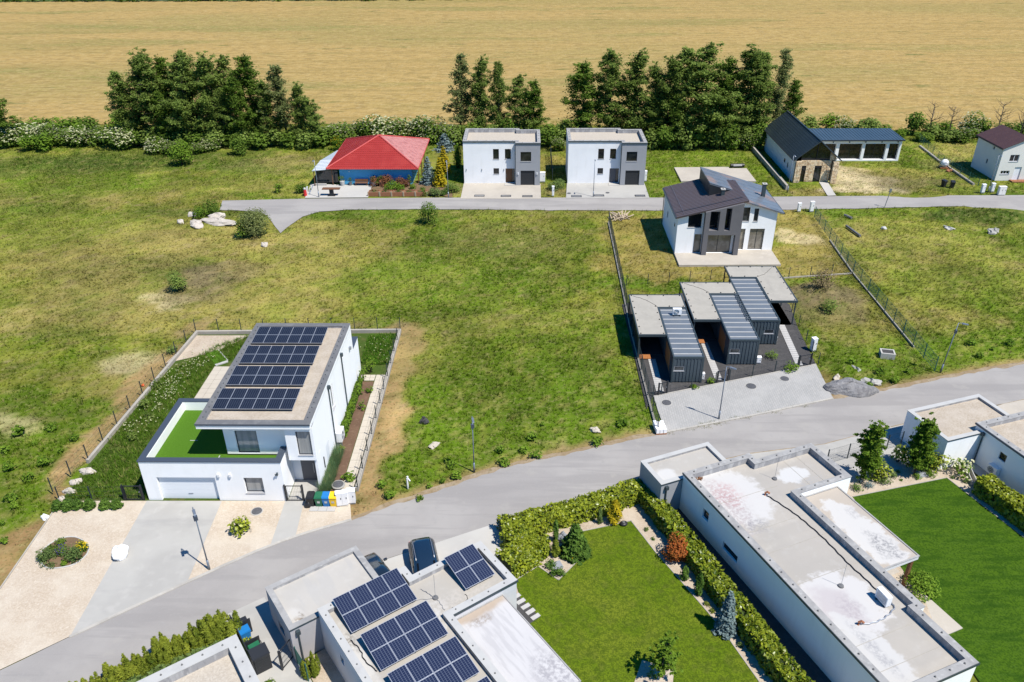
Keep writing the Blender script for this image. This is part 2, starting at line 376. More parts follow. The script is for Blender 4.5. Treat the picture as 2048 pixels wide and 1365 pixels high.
mat('gravel_bed', (.62, .52, .41), .92, [(.6, 5, .4, .68, (.70, .61, .50), .7)], vor=(12, (.40, .31, .22), .6), bump=(14, .6, .04), world=True)
mat('heap_stone', (.21, .205, .205), .95, [(1.2, 5, .4, .65, (.13, .125, .125), .8), (4, 4, .5, .7, (.30, .29, .28), .6)], bump=(9, .9, .08))
mat('dark_gravel', (.115, .112, .115), .95, [(.5, 5, .4, .68, (.085, .083, .087), .7), (1.6, 5, .5, .75, (.15, .145, .145), .5)], vor=(14, (.05, .05, .052), .55), bump=(18, .6, .04), world=True)
mat('bark', (.20, .125, .085), .95, [(.8, 5, .4, .7, (.145, .09, .062), .7), (4, 4, .5, .75, (.30, .20, .14), .6)], bump=(14, .7, .05), world=True)
mat('garden_ground', (.075, .125, .022), .95, [(.8, 5, .45, .7, (.17, .15, .06), .7), (2.4, 5, .5, .7, (.05, .095, .014), .7), (6, 4, .5, .75, (.12, .17, .04), .6)], bump=(12, .7, .06), world=True)
mat('soil', (.24, .165, .10), .95, [(.8, 5, .4, .7, (.17, .115, .07), .7), (4, 4, .5, .75, (.32, .23, .15), .6)], bump=(12, .6, .05), world=True)
mat('patio_tile', (.66, .60, .51), .8, [(.7, 4, .4, .7, (.60, .54, .46), .6)], world=True)
mat('stone', (.60, .43, .25), .85, [(2.4, 2, .40, .58, (.78, .64, .44), .85), (3.3, 2, .55, .66, (.36, .21, .11), .8)], bump=(9, .5, .05))
mat('boulder', (.47, .42, .36), .9, [(1.2, 5, .4, .65, (.34, .30, .25), .8), (5, 5, .5, .75, (.54, .49, .43), .5)], bump=(7, .5, .06))
mat('mortar', (.46, .37, .26), .92, [(3, 4, .4, .7, (.28, .21, .14), .6)])
mat('white_wrap', (.80, .80, .80), .5, [(2, 4, .55, .75, (.6, .62, .66), .5)])
# plants
leaf_mat('alder_leaf', (.105, .16, .030), (.34, .45, .105), trans=.5)
leaf_mat('pale_leaf', (.11, .15, .05), (.34, .38, .14), trans=.5)
leaf_mat('dry_leaf', (.13, .10, .05), (.30, .23, .12))
leaf_mat('mid_leaf', (.075, .14, .018), (.25, .37, .060), trans=.5)
leaf_mat('bright_leaf', (.07, .14, .014), (.24, .37, .040), trans=.35)
leaf_mat('laurel_leaf', (.060, .105, .006), (.40, .44, .030), trans=.18, rough=.34)
leaf_mat('thuja_leaf', (.070, .11, .012), (.30, .34, .040))
leaf_mat('juniper_leaf', (.055, .10, .026), (.22, .30, .085))
leaf_mat('yellow_leaf', (.21, .19, .012), (.60, .45, .02))
leaf_mat('spruce_leaf', (.11, .165, .165), (.32, .41, .40))
leaf_mat('pine_leaf', (.035, .085, .015), (.15, .25, .040))
leaf_mat('red_leaf', (.13, .09, .02), (.50, .13, .035))
leaf_mat('rust_leaf', (.10, .05, .025), (.30, .13, .06))
leaf_mat('white_flower', (.34, .36, .16), (.74, .72, .48), trans=.3)
leaf_mat('yellow_flower', (.60, .42, .01), (.85, .66, .02), trans=.2)
leaf_mat('purple_flower', (.075, .05, .26), (.17, .11, .45), trans=.2)
leaf_mat('twig', (.16, .125, .09), (.30, .25, .19), trans=0)
col_mat('grass_blade', .35)
mat('bark_wood', (.09, .075, .06), .9, [(4, 4, .4, .7, (.14, .12, .10), .7)])
mat('core_dark', (.018, .030, .006), .9)
mat('lawn', (.185, .275, .012), .92, [(.16, 5, .40, .60, (.25, .30, .026), .8), (.33, 6, .46, .64, (.135, .235, .006), .8), (1.3, 6, .5, .68, (.175, .205, .034), .6), (4, 6, .46, .62, (.07, .115, .008), .6), (11, 5, .42, .62, (.055, .10, .006), .7), (30, 3, .48, .7, (.20, .26, .045), .6)], bump=(40, .9, .06), world=True, spec=.05)
mat('lawn_striped', (.080, .160, .011), .92, [(.3, 5, .40, .62, (.085, .172, .010), .8), (.8, 6, .46, .62, (.034, .092, .006), .8, (.45, 2.2, 1)), (2.4, 6, .5, .66, (.085, .165, .018), .6, (.6, 1.6, 1)), (9, 5, .42, .62, (.024, .07, .005), .7), (28, 3, .5, .7, (.10, .19, .024), .6)], bump=(45, .7, .05), world=True, spec=.05)
def wheat_extra(t, vec, c):
    c = mixc(t, mask_noise(t, vec, .014, 6, .44, .60, (.45, 1, 1)), c, (.235, .195, .062), .8)
    c = mixc(t, mask_noise(t, vec, .05, 6, .53, .66, (.22, 1, 1)), c, (.165, .165, .045), .75)
    c = mixc(t, mask_noise(t, vec, .22, 5, .61, .69, (.3, 1, 1)), c, (.085, .105, .024), .8)
    c = mixc(t, mask_noise(t, vec, .9, 6, .42, .68, (.30, 1, 1)), c, (.40, .29, .12), .55)
    c = mixc(t, mask_noise(t, vec, .55, 4, .47, .60, (.55, 1, 1)), c, (.215, .150, .055), .55)
    c = mixc(t, mask_noise(t, vec, 1.3, 3, .5, .66, (.5, 1, 1)), c, (.40, .30, .14), .5)
    c = mixc(t, mask_noise(t, vec, .35, 3, .5, .62, (.03, 1, 1)), c, (.24, .175, .06), .4)
    return c
mat('wheat', (.330, .225, .078), .95, extra=wheat_extra, bump=(1.2, .8, .35), world=True)
# ---------------------------------------------------------------- ground, roads, yards
_T = rng.random((256, 256))
def vnoise(x, y, sc, sd=0):
    x = np.asarray(x)/sc + sd*17.3; y = np.asarray(y)/sc + sd*31.7
    xi = np.floor(x).astype(int); yi = np.floor(y).astype(int); fx = x-xi; fy = y-yi
    fx = fx*fx*(3-2*fx); fy = fy*fy*(3-2*fy); a = _T[xi % 256, yi % 256]; b = _T[(xi+1) % 256, yi % 256]
    c = _T[xi % 256, (yi+1) % 256]; d = _T[(xi+1) % 256, (yi+1) % 256]
    return (a*(1-fx)+b*fx)*(1-fy) + (c*(1-fx)+d*fx)*fy
def fbm(x, y, sc, sd=0, oc=4):
    r_, a, tot = 0, 1, 0
    for k in range(oc): r_ = r_ + a*vnoise(x, y, sc/2**k, sd+k); tot += a; a *= .55
    return r_/tot
def sstep(x, a, b):
    t = np.clip((x-a)/(b-a), 0, 1); return t*t*(3-2*t)
def inside(pl, x, y):
    r_ = np.zeros(np.shape(x), bool); n = len(pl)
    for i in range(n):
        x0, y0 = pl[i][0], pl[i][1]; x1, y1 = pl[(i+1) % n][0], pl[(i+1) % n][1]
        if y0 == y1: continue
        c = ((y0 > y) != (y1 > y)) & (x < (x1-x0)*(y-y0)/(y1-y0) + x0); r_ ^= c
    return r_
PAL = dict(lush=(.098, .168, .011), green=(.128, .198, .018), straw=(.37, .315, .120), soil=(.43, .30, .165), weed=(.215, .18, .115),
           yard=(.30, .255, .080), pale=(.64, .55, .42), dark=(.062, .108, .020), lawnish=(.135, .205, .016), brown=(.29, .19, .105))
# what grows or lies where: (u, v, radius across, radius away, kind, amount)
PATCH = [(180, 500, 16, 9, 'straw', .4), (300, 560, 12, 7, 'weed', .3), (120, 640, 8, 4, 'weed', .3), (420, 480, 10, 5, 'straw', .5), (60, 400, 14, 7, 'weed', .2), (620, 470, 12, 6, 'straw', .4), (60, 830, 9, 5, 'lush', .75), (30, 930, 7, 4, 'lush', .9), (90, 700, 8, 6, 'lush', .25), (240, 600, 10, 6, 'straw', .35), (330, 640, 7, 3, 'straw', .4),
         (130, 560, 9, 7, 'straw', .3), (250, 470, 14, 8, 'straw', .35), (80, 450, 12, 9, 'lush', .35), (40, 640, 5, 3, 'straw', .4), (20, 850, 3, 1.6, 'pale', .5),
         (265, 735, 4, 2.5, 'pale', .55), (330, 600, 3, 2, 'pale', .5), (230, 775, 4, 2, 'straw', .5),
         (440, 545, 5, 3.5, 'weed', .9), (400, 580, 4, 3, 'weed', .6), (600, 520, 10, 7, 'straw', .42), (560, 600, 8, 5, 'straw', .45), (700, 560, 9, 6, 'straw', .25),
         (900, 570, 12, 10, 'lush', .45), (1080, 520, 10, 9, 'lush', .4), (1000, 480, 8, 6, 'weed', .25), (1000, 690, 14, 9, 'lush', .55), (1050, 640, 5, 3, 'straw', .25),
         (930, 660, 5, 3, 'straw', .25), (1050, 800, 12, 7, 'lush', .95), (900, 900, 9, 5, 'lush', 1), (1180, 840, 9, 5, 'lush', 1), (840, 960, 5, 4, 'lush', 1),
         (800, 690, 2.2, 4, 'soil', .75), (785, 760, 2.1, 4, 'soil', .8), (770, 830, 2.0, 4, 'soil', .85), (755, 900, 1.9, 3.5, 'soil', .9), (742, 960, 1.8, 3, 'soil', .95), (722, 1020, 2.0, 2.2, 'brown', .95), (830, 720, 2.0, 5, 'straw', .3),
         (390, 655, 2, 2, 'soil', .5), (330, 730, 1.5, 3.5, 'soil', .75), (270, 790, 1.4, 3.5, 'soil', .75), (210, 860, 1.4, 3.2, 'soil', .8), (150, 930, 1.4, 3, 'soil', .85),
         (95, 1010, 1.5, 2.6, 'brown', .9), (50, 1070, 1.5, 2.6, 'brown', .95), (10, 1125, 1.6, 2.4, 'brown', 1), (0, 1170, 1.6, 2, 'brown', 1), (20, 1010, 3, 2, 'lush', .9),
         (1850, 520, 13, 9, 'straw', .36), (1790, 470, 8, 6, 'straw', .4), (1900, 480, 9, 6, 'lush', .2), (1950, 570, 10, 6, 'lush', .35), (1960, 680, 9, 4, 'lush', .9), (1900, 640, 5, 3, 'straw', .3),
         (1800, 740, 8, 4, 'lush', 1), (1700, 690, 6, 4, 'lush', .75), (1720, 640, 5, 4, 'straw', .3), (1640, 590, 4, 3, 'weed', .8), (1660, 620, 4, 3, 'weed', .6), (1690, 660, 3, 3, 'straw', .3), (1670, 775, 4, 2, 'brown', .6),
         (1320, 470, 8, 7, 'yard', .9), (1300, 530, 7, 4, 'yard', 1), (1420, 545, 9, 3, 'yard', 1), (1600, 450, 4, 8, 'yard', .85), (1630, 520, 5, 5, 'yard', .9), (1580, 530, 4, 4, 'yard', .9), (1590, 475, 2.6, 2, 'pale', .55),
         (1300, 575, 7, 1.8, 'lush', .9),
         (1410, 320, 11, 7, 'lawnish', .9), (1330, 340, 5, 8, 'lawnish', .8), (1320, 310, 6, 6, 'lawnish', .8), (1500, 345, 5, 6, 'lawnish', .7), (1530, 350, 4, 5, 'lawnish', .7),
         (1620, 383, 4, 2, 'straw', .6), (1700, 345, 4, 3, 'pale', .95), (1735, 365, 5, 3.4, 'pale', .95), (1680, 382, 3.4, 1.6, 'pale', .8), (1745, 382, 5, 2, 'pale', .8), (1800, 345, 7, 4, 'straw', .5), (1830, 370, 6, 3, 'weed', .5), (1850, 320, 5, 6, 'lawnish', .5), (1770, 320, 5, 4, 'lush', .4),
         (1910, 300, 6, 5, 'straw', .55), (1910, 330, 5, 4, 'weed', .4), (1960, 380, 8, 2, 'lush', .5),
         (100, 330, 18, 6, 'dark', .6), (250, 320, 14, 6, 'dark', .6), (420, 320, 14, 6, 'dark', .4), (180, 370, 14, 6, 'green', .6), (550, 330, 8, 5, 'weed', .35), (600, 320, 7, 4, 'straw', .3), (480, 370, 12, 4, 'straw', .3), (300, 400, 12, 5, 'brown', .2),
         (1115, 380, 2.4, 3, 'weed', .5), (1100, 325, 3, 6, 'yard', .6), (1115, 350, 2, 4, 'lush', .5), (910, 350, 3, 7, 'lawnish', .6), (900, 380, 2.4, 3, 'weed', .6),
         (690, 425, 30, 2.4, 'dark', .55), (850, 425, 24, 2.2, 'lush', .5), (1100, 425, 22, 2, 'straw', .3), (1960, 432, 8, 3, 'dark', .8), (1700, 425, 7, 2, 'lush', .5)]
PATCHW = [(at(p[0], p[1]), p[2], p[3], p[4], p[5]) for p in PATCH]
VERGE = None
def ground_rgb(x, y):
    x = np.asarray(x, float); y = np.asarray(y, float)
    n1, n2, n3 = fbm(x, y, 11, 1), fbm(x, y, 3.2, 5), fbm(x, y, 1.0, 9)
    c = np.zeros(x.shape + (3,)); base = np.array((.195, .218, .034)); g = np.array(PAL['green']); st = np.array(PAL['straw'])
    c[:] = base
    n4 = fbm(x, y, 1.9, 33)
    f = sstep(n1, .44, .56)[..., None]; c = c*(1-f*.85) + g*f*.85
    f = sstep(1-n2, .44, .66)[..., None]; c = c*(1-f*.45) + st*f*.45
    f = sstep(n4, .55, .70)[..., None]; c = c*(1-f*.6) + np.array((.095, .122, .020))*f*.6
    f = sstep(1-n4, .56, .70)[..., None]; c = c*(1-f*.5) + np.array((.30, .275, .10))*f*.5
    f = sstep(n2, .52, .64)[..., None]; c = c*(1-f*.6) + np.array(PAL['lush'])*f*.6
    wx = x + (n2-.5)*4; wy = y + (fbm(x, y, 3.2, 21)-.5)*5
    for p, rs, rt, k, amt in PATCHW:
        d = ((wx-p.x)/rs)**2 + ((wy-p.y)/rt)**2
        f = (sstep(1.45-d, 0, .9)*min(1, amt*1.2))[..., None]
        if f.max() <= 0: continue
        f = np.clip(f*(.55+.9*n3[..., None]), 0, 1); c = c*(1-f) + np.array(PAL[k])*f
    f = sstep(n3, .56, .74)[..., None]; c = c*(1-f*.30) + st*f*.30
    f = sstep(1-n3, .58, .78)[..., None]; c = c*(1-f*.35) + np.array((.07, .10, .025))*f*.35
    hue = vnoise(x, y, .45, 81)[..., None]; h2 = vnoise(x, y, .62, 87)[..., None]
    c = np.where(hue > .80, c*.55 + np.array((.38, .31, .17))*.45, c); c = np.where(hue < .16, c*.6 + np.array((.07, .10, .018))*.4, c); c = np.where(h2 > .88, c*.6 + np.array((.27, .215, .16))*.4, c)
    if VERGE is not None:
        d = np.full(x.shape, 9.0)
        for px_, py_ in VERGE: d = np.minimum(d, (x-px_)**2 + (y-py_)**2)
        f = (sstep(1.35-np.sqrt(d)*(.7+.6*n3), 0, .8)*.8)[..., None]; c = c*(1-f) + np.array((.33, .235, .135))*f
    mac = .84 + .32*sstep(fbm(x, y, 6.5, 91), .30, .70); mes = .84 + .32*sstep(fbm(x, y, 1.5, 95), .30, .70)
    return c*(mac*mes)[..., None]*(np.array((.77, .715, .58)) + np.clip((c[..., 1:2]/c[..., 0:1]-.84)/.16, 0, 1)*np.array((.0, .085, -.13)))
def set_col(me, rgb):
    a = me.color_attributes.new('col', 'FLOAT_COLOR', 'POINT'); k = np.ones((len(rgb), 4), np.float32); k[:, :3] = rgb; a.data.foreach_set('color', k.ravel())
def np_mesh(name, v, f, mat_=None):
    me = bpy.data.meshes.new(name); v = np.asarray(v, np.float32); f = np.asarray(f, np.int32); n, k = f.shape
    me.vertices.add(len(v)); me.vertices.foreach_set('co', v.ravel()); me.loops.add(n*k); me.loops.foreach_set('vertex_index', f.ravel())
    me.polygons.add(n); me.polygons.foreach_set('loop_start', np.arange(0, n*k, k, dtype=np.int32)); me.polygons.foreach_set('loop_total', np.full(n, k, np.int32))
    if mat_: me.materials.append(mat_)
    me.update(calc_edges=True); return me
MOUNDS = [(at(1640, 592), 3.2, 2.3, .9), (at(1700, 745), 2.6, 1.6, .3), (at(1985, 432), 5, 2.2, .5), (at(440, 545), 4, 3, .3), (at(1820, 385), 5, 2, .3)]
def ground_z(x, y):
    z = -.07 + .05*fbm(x, y, 4, 41)
    for p, rs, rt, h in MOUNDS: z = z + h*np.exp(-((x-p.x)/rs)**2 - ((y-p.y)/rt)**2)*(.7+.6*fbm(x, y, 1.6, 55))
    return z
# wheat field beyond the tree line, its far boundary strip at 340 m
fe = [(-1500, 172), (-130, 158), (-95, 153.5), (-70, 152.5), (-40, 153), (-3, 152), (40, 150), (58, 147.5), (98, 147), (1500, 150)]
ff = [(1500, 352), (300, 348), (-20, 340.5), (-70, 339), (-210, 340), (-1500, 362)]
mb = MB(); mb.poly(fe+ff, .03); struct('wheat_field', mb, M['wheat'])
mb = MB(); mb.poly([(1500, 900), (1500, 351.5), (300, 347.5), (-20, 340), (-70, 338.5), (-210, 339.5), (-1500, 361.5), (-1500, 900)][::-1], .045); struct('far_meadow', mb, mat('far_green', (.11, .17, .035), .9, [(.06, 5, .45, .6, (.05, .08, .02), .8), (.3, 4, .5, .7, (.30, .30, .25), .5)], world=True))

def smooth(l, k=4):
    """Catmull-Rom through the given points"""
    out = []; n = len(l)
    for i in range(n-1):
        p0, p1, p2, p3 = l[max(i-1, 0)], l[i], l[i+1], l[min(i+2, n-1)]
        for j in range(k):
            t = j/k; q = []
            for a, b, c, d in zip(p0[:2], p1[:2], p2[:2], p3[:2]):
                q.append(.5*((2*b)+(c-a)*t+(2*a-5*b+4*c-d)*t*t+(3*b-a-3*c+d)*t**3))
            out.append(tuple(q))
    return out + [tuple(l[-1][:2])]
def ragged(l, amp, step=.5):
    """crumbling verge: subdivide and shift the line by noise"""
    out = []
    for a, b in zip(l, l[1:]):
        n = max(1, int(math.hypot(b[0]-a[0], b[1]-a[1])/step))
        for i in range(n): out.append((a[0]+(b[0]-a[0])*i/n, a[1]+(b[1]-a[1])*i/n))
    out.append(l[-1]); arr = np.array(out); d = (fbm(arr[:, 0], arr[:, 1], 1.6, 3)-.5)*2*amp
    return [(x, y+k) for (x, y), k in zip(out, d)]
near_up = [tuple(at(*p)[:2]) for p in [(-600, 1600), (-300, 1477), (0, 1342), (139, 1275), (387, 1159), (563, 1083), (703, 1040)]]
near_up2 = [tuple(at(*p)[:2]) for p in [(703, 1040), (770, 1013), (860, 985), (940, 958), (1000, 938), (1130, 908), (1310, 868)]]
near_up3 = [tuple(at(*p)[:2]) for p in [(1310, 868), (1330, 866), (1500, 833), (1665, 798)]]
near_up4 = [tuple(at(*p)[:2]) for p in [(1665, 798), (1750, 785), (1880, 757), (2048, 727)]] + [(72, 66), (150, 92)]
near_lo = [(150, 84), (72, 58.2)] + [tuple(at(*p)[:2]) for p in [(2048, 800), (2009, 808), (1820, 846), (1753, 861.6), (1648, 889), (1500, 908), (1375, 935), (1270, 966), (1100, 1018), (1010, 1044), (985, 1050), (882, 1083), (766, 1121), (640, 1168), (467, 1238), (330, 1303), (202, 1364)]] + [(-24, 27), (-60, 10)]
ROAD = ragged(near_up2, .16)
road_poly = smooth(near_up) + ROAD[1:] + near_up3[1:] + ragged(near_up4, .16)[1:] + near_lo
mb = MB(); mb.poly(road_poly[::-1], .03); struct('road', mb, M['asphalt'])
bu = [tuple(at(*p)[:2]) for p in [(445, 402), (620, 398), (880, 396), (1100, 396), (1330, 396), (1560, 394), (1800, 392), (2048, 391)]] + [(160, 112)]
bl = [(160, 96), (84, 97.5)] + [tuple(at(*p)[:2]) for p in [(2048, 446), (2043, 440), (2006, 424), (1929, 413), (1868, 414), (1695, 418), (1560, 420), (1330, 422), (1100, 421), (850, 419), (700, 420), (640, 424), (605, 434), (575, 455), (561, 467), (552, 456), (534, 432), (515, 424), (440, 420)]]
BACKROAD = bu + ragged(bl, .22)
mb = MB(); mb.poly(BACKROAD[::-1], .03); struct('back_road', mb, M['asphalt'])
VERGE = np.array([p for l in (ROAD, ragged(near_up4, .16)) for p in l[::2] if -30 < p[0] < 62])
# one sheet: a fine grid where the village stands, stretched cells out to the horizon
gx = np.concatenate([[-1600, -800, -400, -240, -160], np.arange(-120, 120.1, .6), [160, 240, 400, 800, 1600]])
gy = np.concatenate([[-300, -100, 0, 12], np.arange(18, 164, .6), [170, 200, 300, 500, 1000, 2200]])
X, Y = np.meshgrid(gx, gy); nx, ny = len(gx), len(gy); ii = np.arange(nx*ny).reshape(ny, nx)
gm_ = np_mesh('ground', np.stack([X, Y, ground_z(X, Y)], -1).reshape(-1, 3), np.stack([ii[:-1, :-1], ii[:-1, 1:], ii[1:, 1:], ii[1:, :-1]], -1).reshape(-1, 4))
set_col(gm_, ground_rgb(X, Y).reshape(-1, 3)*.92)
gm_.materials.append(col_mat('meadow_ground', 0, .95, fine=[(2.2, 6, .5, .72, (.34, .29, .13), .35), (5, 6, .48, .70, (.055, .075, .018), .55), (14, 4, .5, .75, (.30, .29, .09), .35)]))
gm_.polygons.foreach_set('use_smooth', [True]*len(gm_.polygons))
tag(link('ground', gm_), kind='structure')

def verge_strip(line, a, b, seed):
    l = np.array(line); n1 = fbm(l[:, 0], l[:, 1], 1.1, seed); n2 = fbm(l[:, 0], l[:, 1], .8, seed+4)
    up = [(x, y + a*(.2+1.5*k)) for (x, y), k in zip(line, n1)]; lo = [(x, y - b*max(0, 2.2*k-.6)) for (x, y), k in zip(line, n2)]
    mb = MB(); n = len(up); mb.add([(p[0], p[1], .036) for p in lo] + [(p[0], p[1], .036) for p in up], [(i, i+1, n+i+1, n+i) for i in range(n-1)]); return struct('dirt_verge', mb, M['soil_verge'])
mat('soil_verge', (.36, .27, .17), .95, [(.9, 5, .4, .66, (.46, .38, .28), .8), (3, 5, .5, .7, (.24, .19, .10), .7)], world=True)
verge_strip(ROAD, .35, .3, 3); verge_strip(ragged(near_up4, .16), .35, .3, 5); verge_strip(ragged(near_lo[2:10], .05), .05, .25, 9)
def sheet(name, pl, z, m_):
    pl = [(p[0], p[1]) for p in pl]
    if area(pl) < 0: pl = pl[::-1]
    mb = MB(); mb.poly(pl, z); return struct(name, mb, m_)
def kerb(name, line, w_=.14, z0=-.1, z1=.09, m_=None):
    mb = MB()
    for a, b in zip(line, line[1:]): mb.bar((a[0], a[1], (z0+z1)/2), (b[0], b[1], (z0+z1)/2), w_, z1-z0)
    return struct(name, mb, m_ or M['kerb'])
# ---- yard of the white house with the roof terrace
GY = pts([(0, 1180), (62, 1090), (122, 1003), (700, 1003), (703, 1040), (563, 1083), (387, 1158.5), (139, 1274.5), (0, 1341)])
gravel_poly = [tuple(at(*p)[:2]) for p in [(-600, 1600), (-300, 1478)]] + [(-60, 30)] + [tuple(p[:2]) for p in GY]
gravel_poly = [tuple(at(-600, 1598)[:2])] + [tuple(at(-600, 1350)[:2])] + [tuple(p[:2]) for p in GY] + [tuple(at(-300, 1476)[:2])]
sheet('gravel_yard', gravel_poly, .045, M['gravel_yard'])
DRIVE = pts([(294, 1003), (444, 1004), (376, 1163.5), (141, 1273.5)])
sheet('driveway', DRIVE, .06, M['concrete'])
sheet('entrance_path', pts([(571, 1003), (609, 1003), (592, 1071), (541, 1092)]), .058, M['concrete'])
ln = [tuple(p[:2]) for p in pts([(139, 1275), (387, 1159.5), (563, 1083.5), (703, 1040.5)])]
kerb('road_kerb', smooth(ln, 3), .22, -.1, .07)
kerb('yard_kerb', [tuple(p[:2]) for p in pts([(122, 1003), (62, 1090), (0, 1180)])] , .10, -.1, .10, M['garden_wall'])
# ---- lot of the black cabins
PAVE = pts([(1306, 794), (1632, 730), (1666, 797.5), (1500, 832.5), (1331, 865.5)])
CABYARD = [(10.5, 57.6)] + [tuple(p[:2]) for p in pts([(1306, 793.5), (1632, 729.5), (1597, 660), (1572, 590)])] + [(27.6, 79.5), (22.2, 82.3), (17, 80.2), (12.5, 78.6), (10.4, 77.5)]
sheet('dark_gravel_yard', CABYARD, .035, M['dark_gravel'])
# ---- forecourts along the back road
FC1 = pts([(921, 398.6), (1082, 398.6), (1081, 369), (928, 366)]); FC2 = pts([(1132, 397.6), (1299, 397), (1289, 368), (1134, 365)])
sheet('forecourt', FC1, .06, M['concrete_warm']); sheet('forecourt', FC2, .06, M['concrete'])
FC3 = pts([(610, 397), (736, 396), (744, 372), (622, 369)]); sheet('forecourt', FC3, .06, M['concrete_light'])
sheet('path', pts([(1638, 365), (1656, 366), (1672, 392), (1655, 392.5)]), .05, M['concrete_light'])
TERR = [(18.2, 87.45), (30.35, 87.6), (30.35, 92.2), (18.2, 92.2)]
mb = MB(); mb.prism(TERR, -.05, .22); tag(obj('patio_slab', mb, M['concrete_warm']), kind='structure')
mb = MB(); mb.prism([(23.6, 118.4), (35.0, 118.3), (35.0, 124.6), (32.3, 124.6), (32.3, 125.3), (23.6, 125.1)], -.05, .2); tag(obj('foundation_slab', mb, M['concrete_warm']), kind='structure')
# ---- garden of the front house with solar panels, lawn and beds
HEDGEBED = pts([(985, 1050), (1010, 1044), (1270, 967), (1300, 985), (1345, 1020), (1640, 1365), (1530, 1365), (1365, 1150), (1262, 1043), (1130, 1080), (1010, 1165), (1000, 1150)])
LAWN = pts([(1030, 1163), (1076, 1134), (1117, 1162), (1172, 1107), (1157, 1066), (1262, 1043.5), (1310, 1105), (1365, 1168), (1440, 1255), (1518, 1365), (1400, 1480), (1100, 1480), (1060, 1365), (1040, 1262), (1080, 1236), (1040, 1196)])
sheet('gravel_bed', pts([(985, 1050), (1012, 1046), (1272, 968), (1380, 1020), (1470, 1130), (1680, 1400), (1760, 1500), (1560, 1500), (1330, 1500), (1020, 1300), (1000, 1140)]), .038, M['gravel_bed'])
sheet('lawn', LAWN, .07, M['lawn'])
kerb('lawn_edging', [tuple(p[:2]) for p in pts([(1030, 1163), (1076, 1134), (1117, 1162), (1172, 1107), (1157, 1066), (1262, 1043.5), (1310, 1105), (1365, 1168), (1440, 1255), (1518, 1365)])], .06, 0, .10, M['garden_wall'])
PARK = pts([(640, 1170), (766, 1122), (882, 1083.5), (984, 1050.5), (1016, 1080), (1000, 1150), (900, 1200), (740, 1260)])
sheet('parking', PARK, .045, M['concrete_light'])
# ---- beds, strip and lawn of the long house
sheet('gravel_strip', [_rz(p, R(23.49)) for p in ((27.0, 10, 0), (28.3, 10, 0), (28.3, 37, 0), (27.0, 37, 0))], .05, M['dark_gravel'])
sheet('gravel_garden', [_rz(p, R(23.49)) for p in ((37.8, 38.2, 0), (37.8, 24, 0), (38.2, 14, 0), (51.2, 14, 0), (51.2, 35.6, 0), (50, 38.6, 0))], .04, M['gravel_bed'])
LAWN2 = [_rz(p, R(23.49)) for p in ((33.9, 31.65, 0), (49.0, 31.6, 0), (48.6, 24.5, 0), (48.4, 8, 0), (33, 8, 0))]
LAWN2 = [tuple(p[:2]) for p in LAWN2]
LAWN2[0] = tuple(at(1705, 995)[:2]); LAWN2[1] = tuple(at(1893, 957)[:2]); LAWN2[2] = tuple(at(2048, 1077)[:2])
sheet('lawn', LAWN2, .06, M['lawn_striped'])
kerb('lawn_edging', [LAWN2[0], LAWN2[1], LAWN2[2]], .06, 0, .09, M['garden_wall'])
LOT = pts([(1290, 975), (1295, 961), (1375, 936), (1500, 909), (1650, 889.5), (1753, 862), (1820, 847), (1840, 930), (1700, 960), (1640, 930)]); sheet('paved_lot', LOT, .042, M['concrete'])
EASTLOT = [at(1930, 832), at(1960, 822), at(2009, 808.5), at(2048, 800.5), (72, 58), (72, 40), (50, 40)]; sheet('paved_lot', EASTLOT, .042, M['concrete_warm'])
WALK = [_rz(p, R(19.19)) for p in ((49.0, 37.2, 0), (50.2, 37.2, 0), (50.2, 30, 0), (49.0, 30, 0))]; sheet('path', WALK, .05, M['concrete'])
# ---- path and ground between the two front buildings at the lower left
FA = R(36.16)
def fp(s, t): return tuple(_rz((s, t, 0), FA)[:2])
NARROW = [fp(4.9, 33.0), fp(7.6, 33.0), fp(7.6, 38.3), fp(6.4, 38.25), fp(6.3, 37.95), fp(4.9, 38.2)]
sheet('paved_yard', [fp(4.8, 28), fp(7.7, 28), fp(7.7, 39.2), fp(4.8, 39.2)], .04, M['concrete'])
sheet('gravel_bed', [fp(7.75, 27), fp(9.3, 27), fp(9.3, 33.2), fp(7.75, 33.0)], .05, M['gravel_bed'])
sheet('hedge_bed', [fp(-8, 34.6), fp(5.0, 34.6), fp(5.2, 39), fp(-8, 39)], .036, M['bark'])
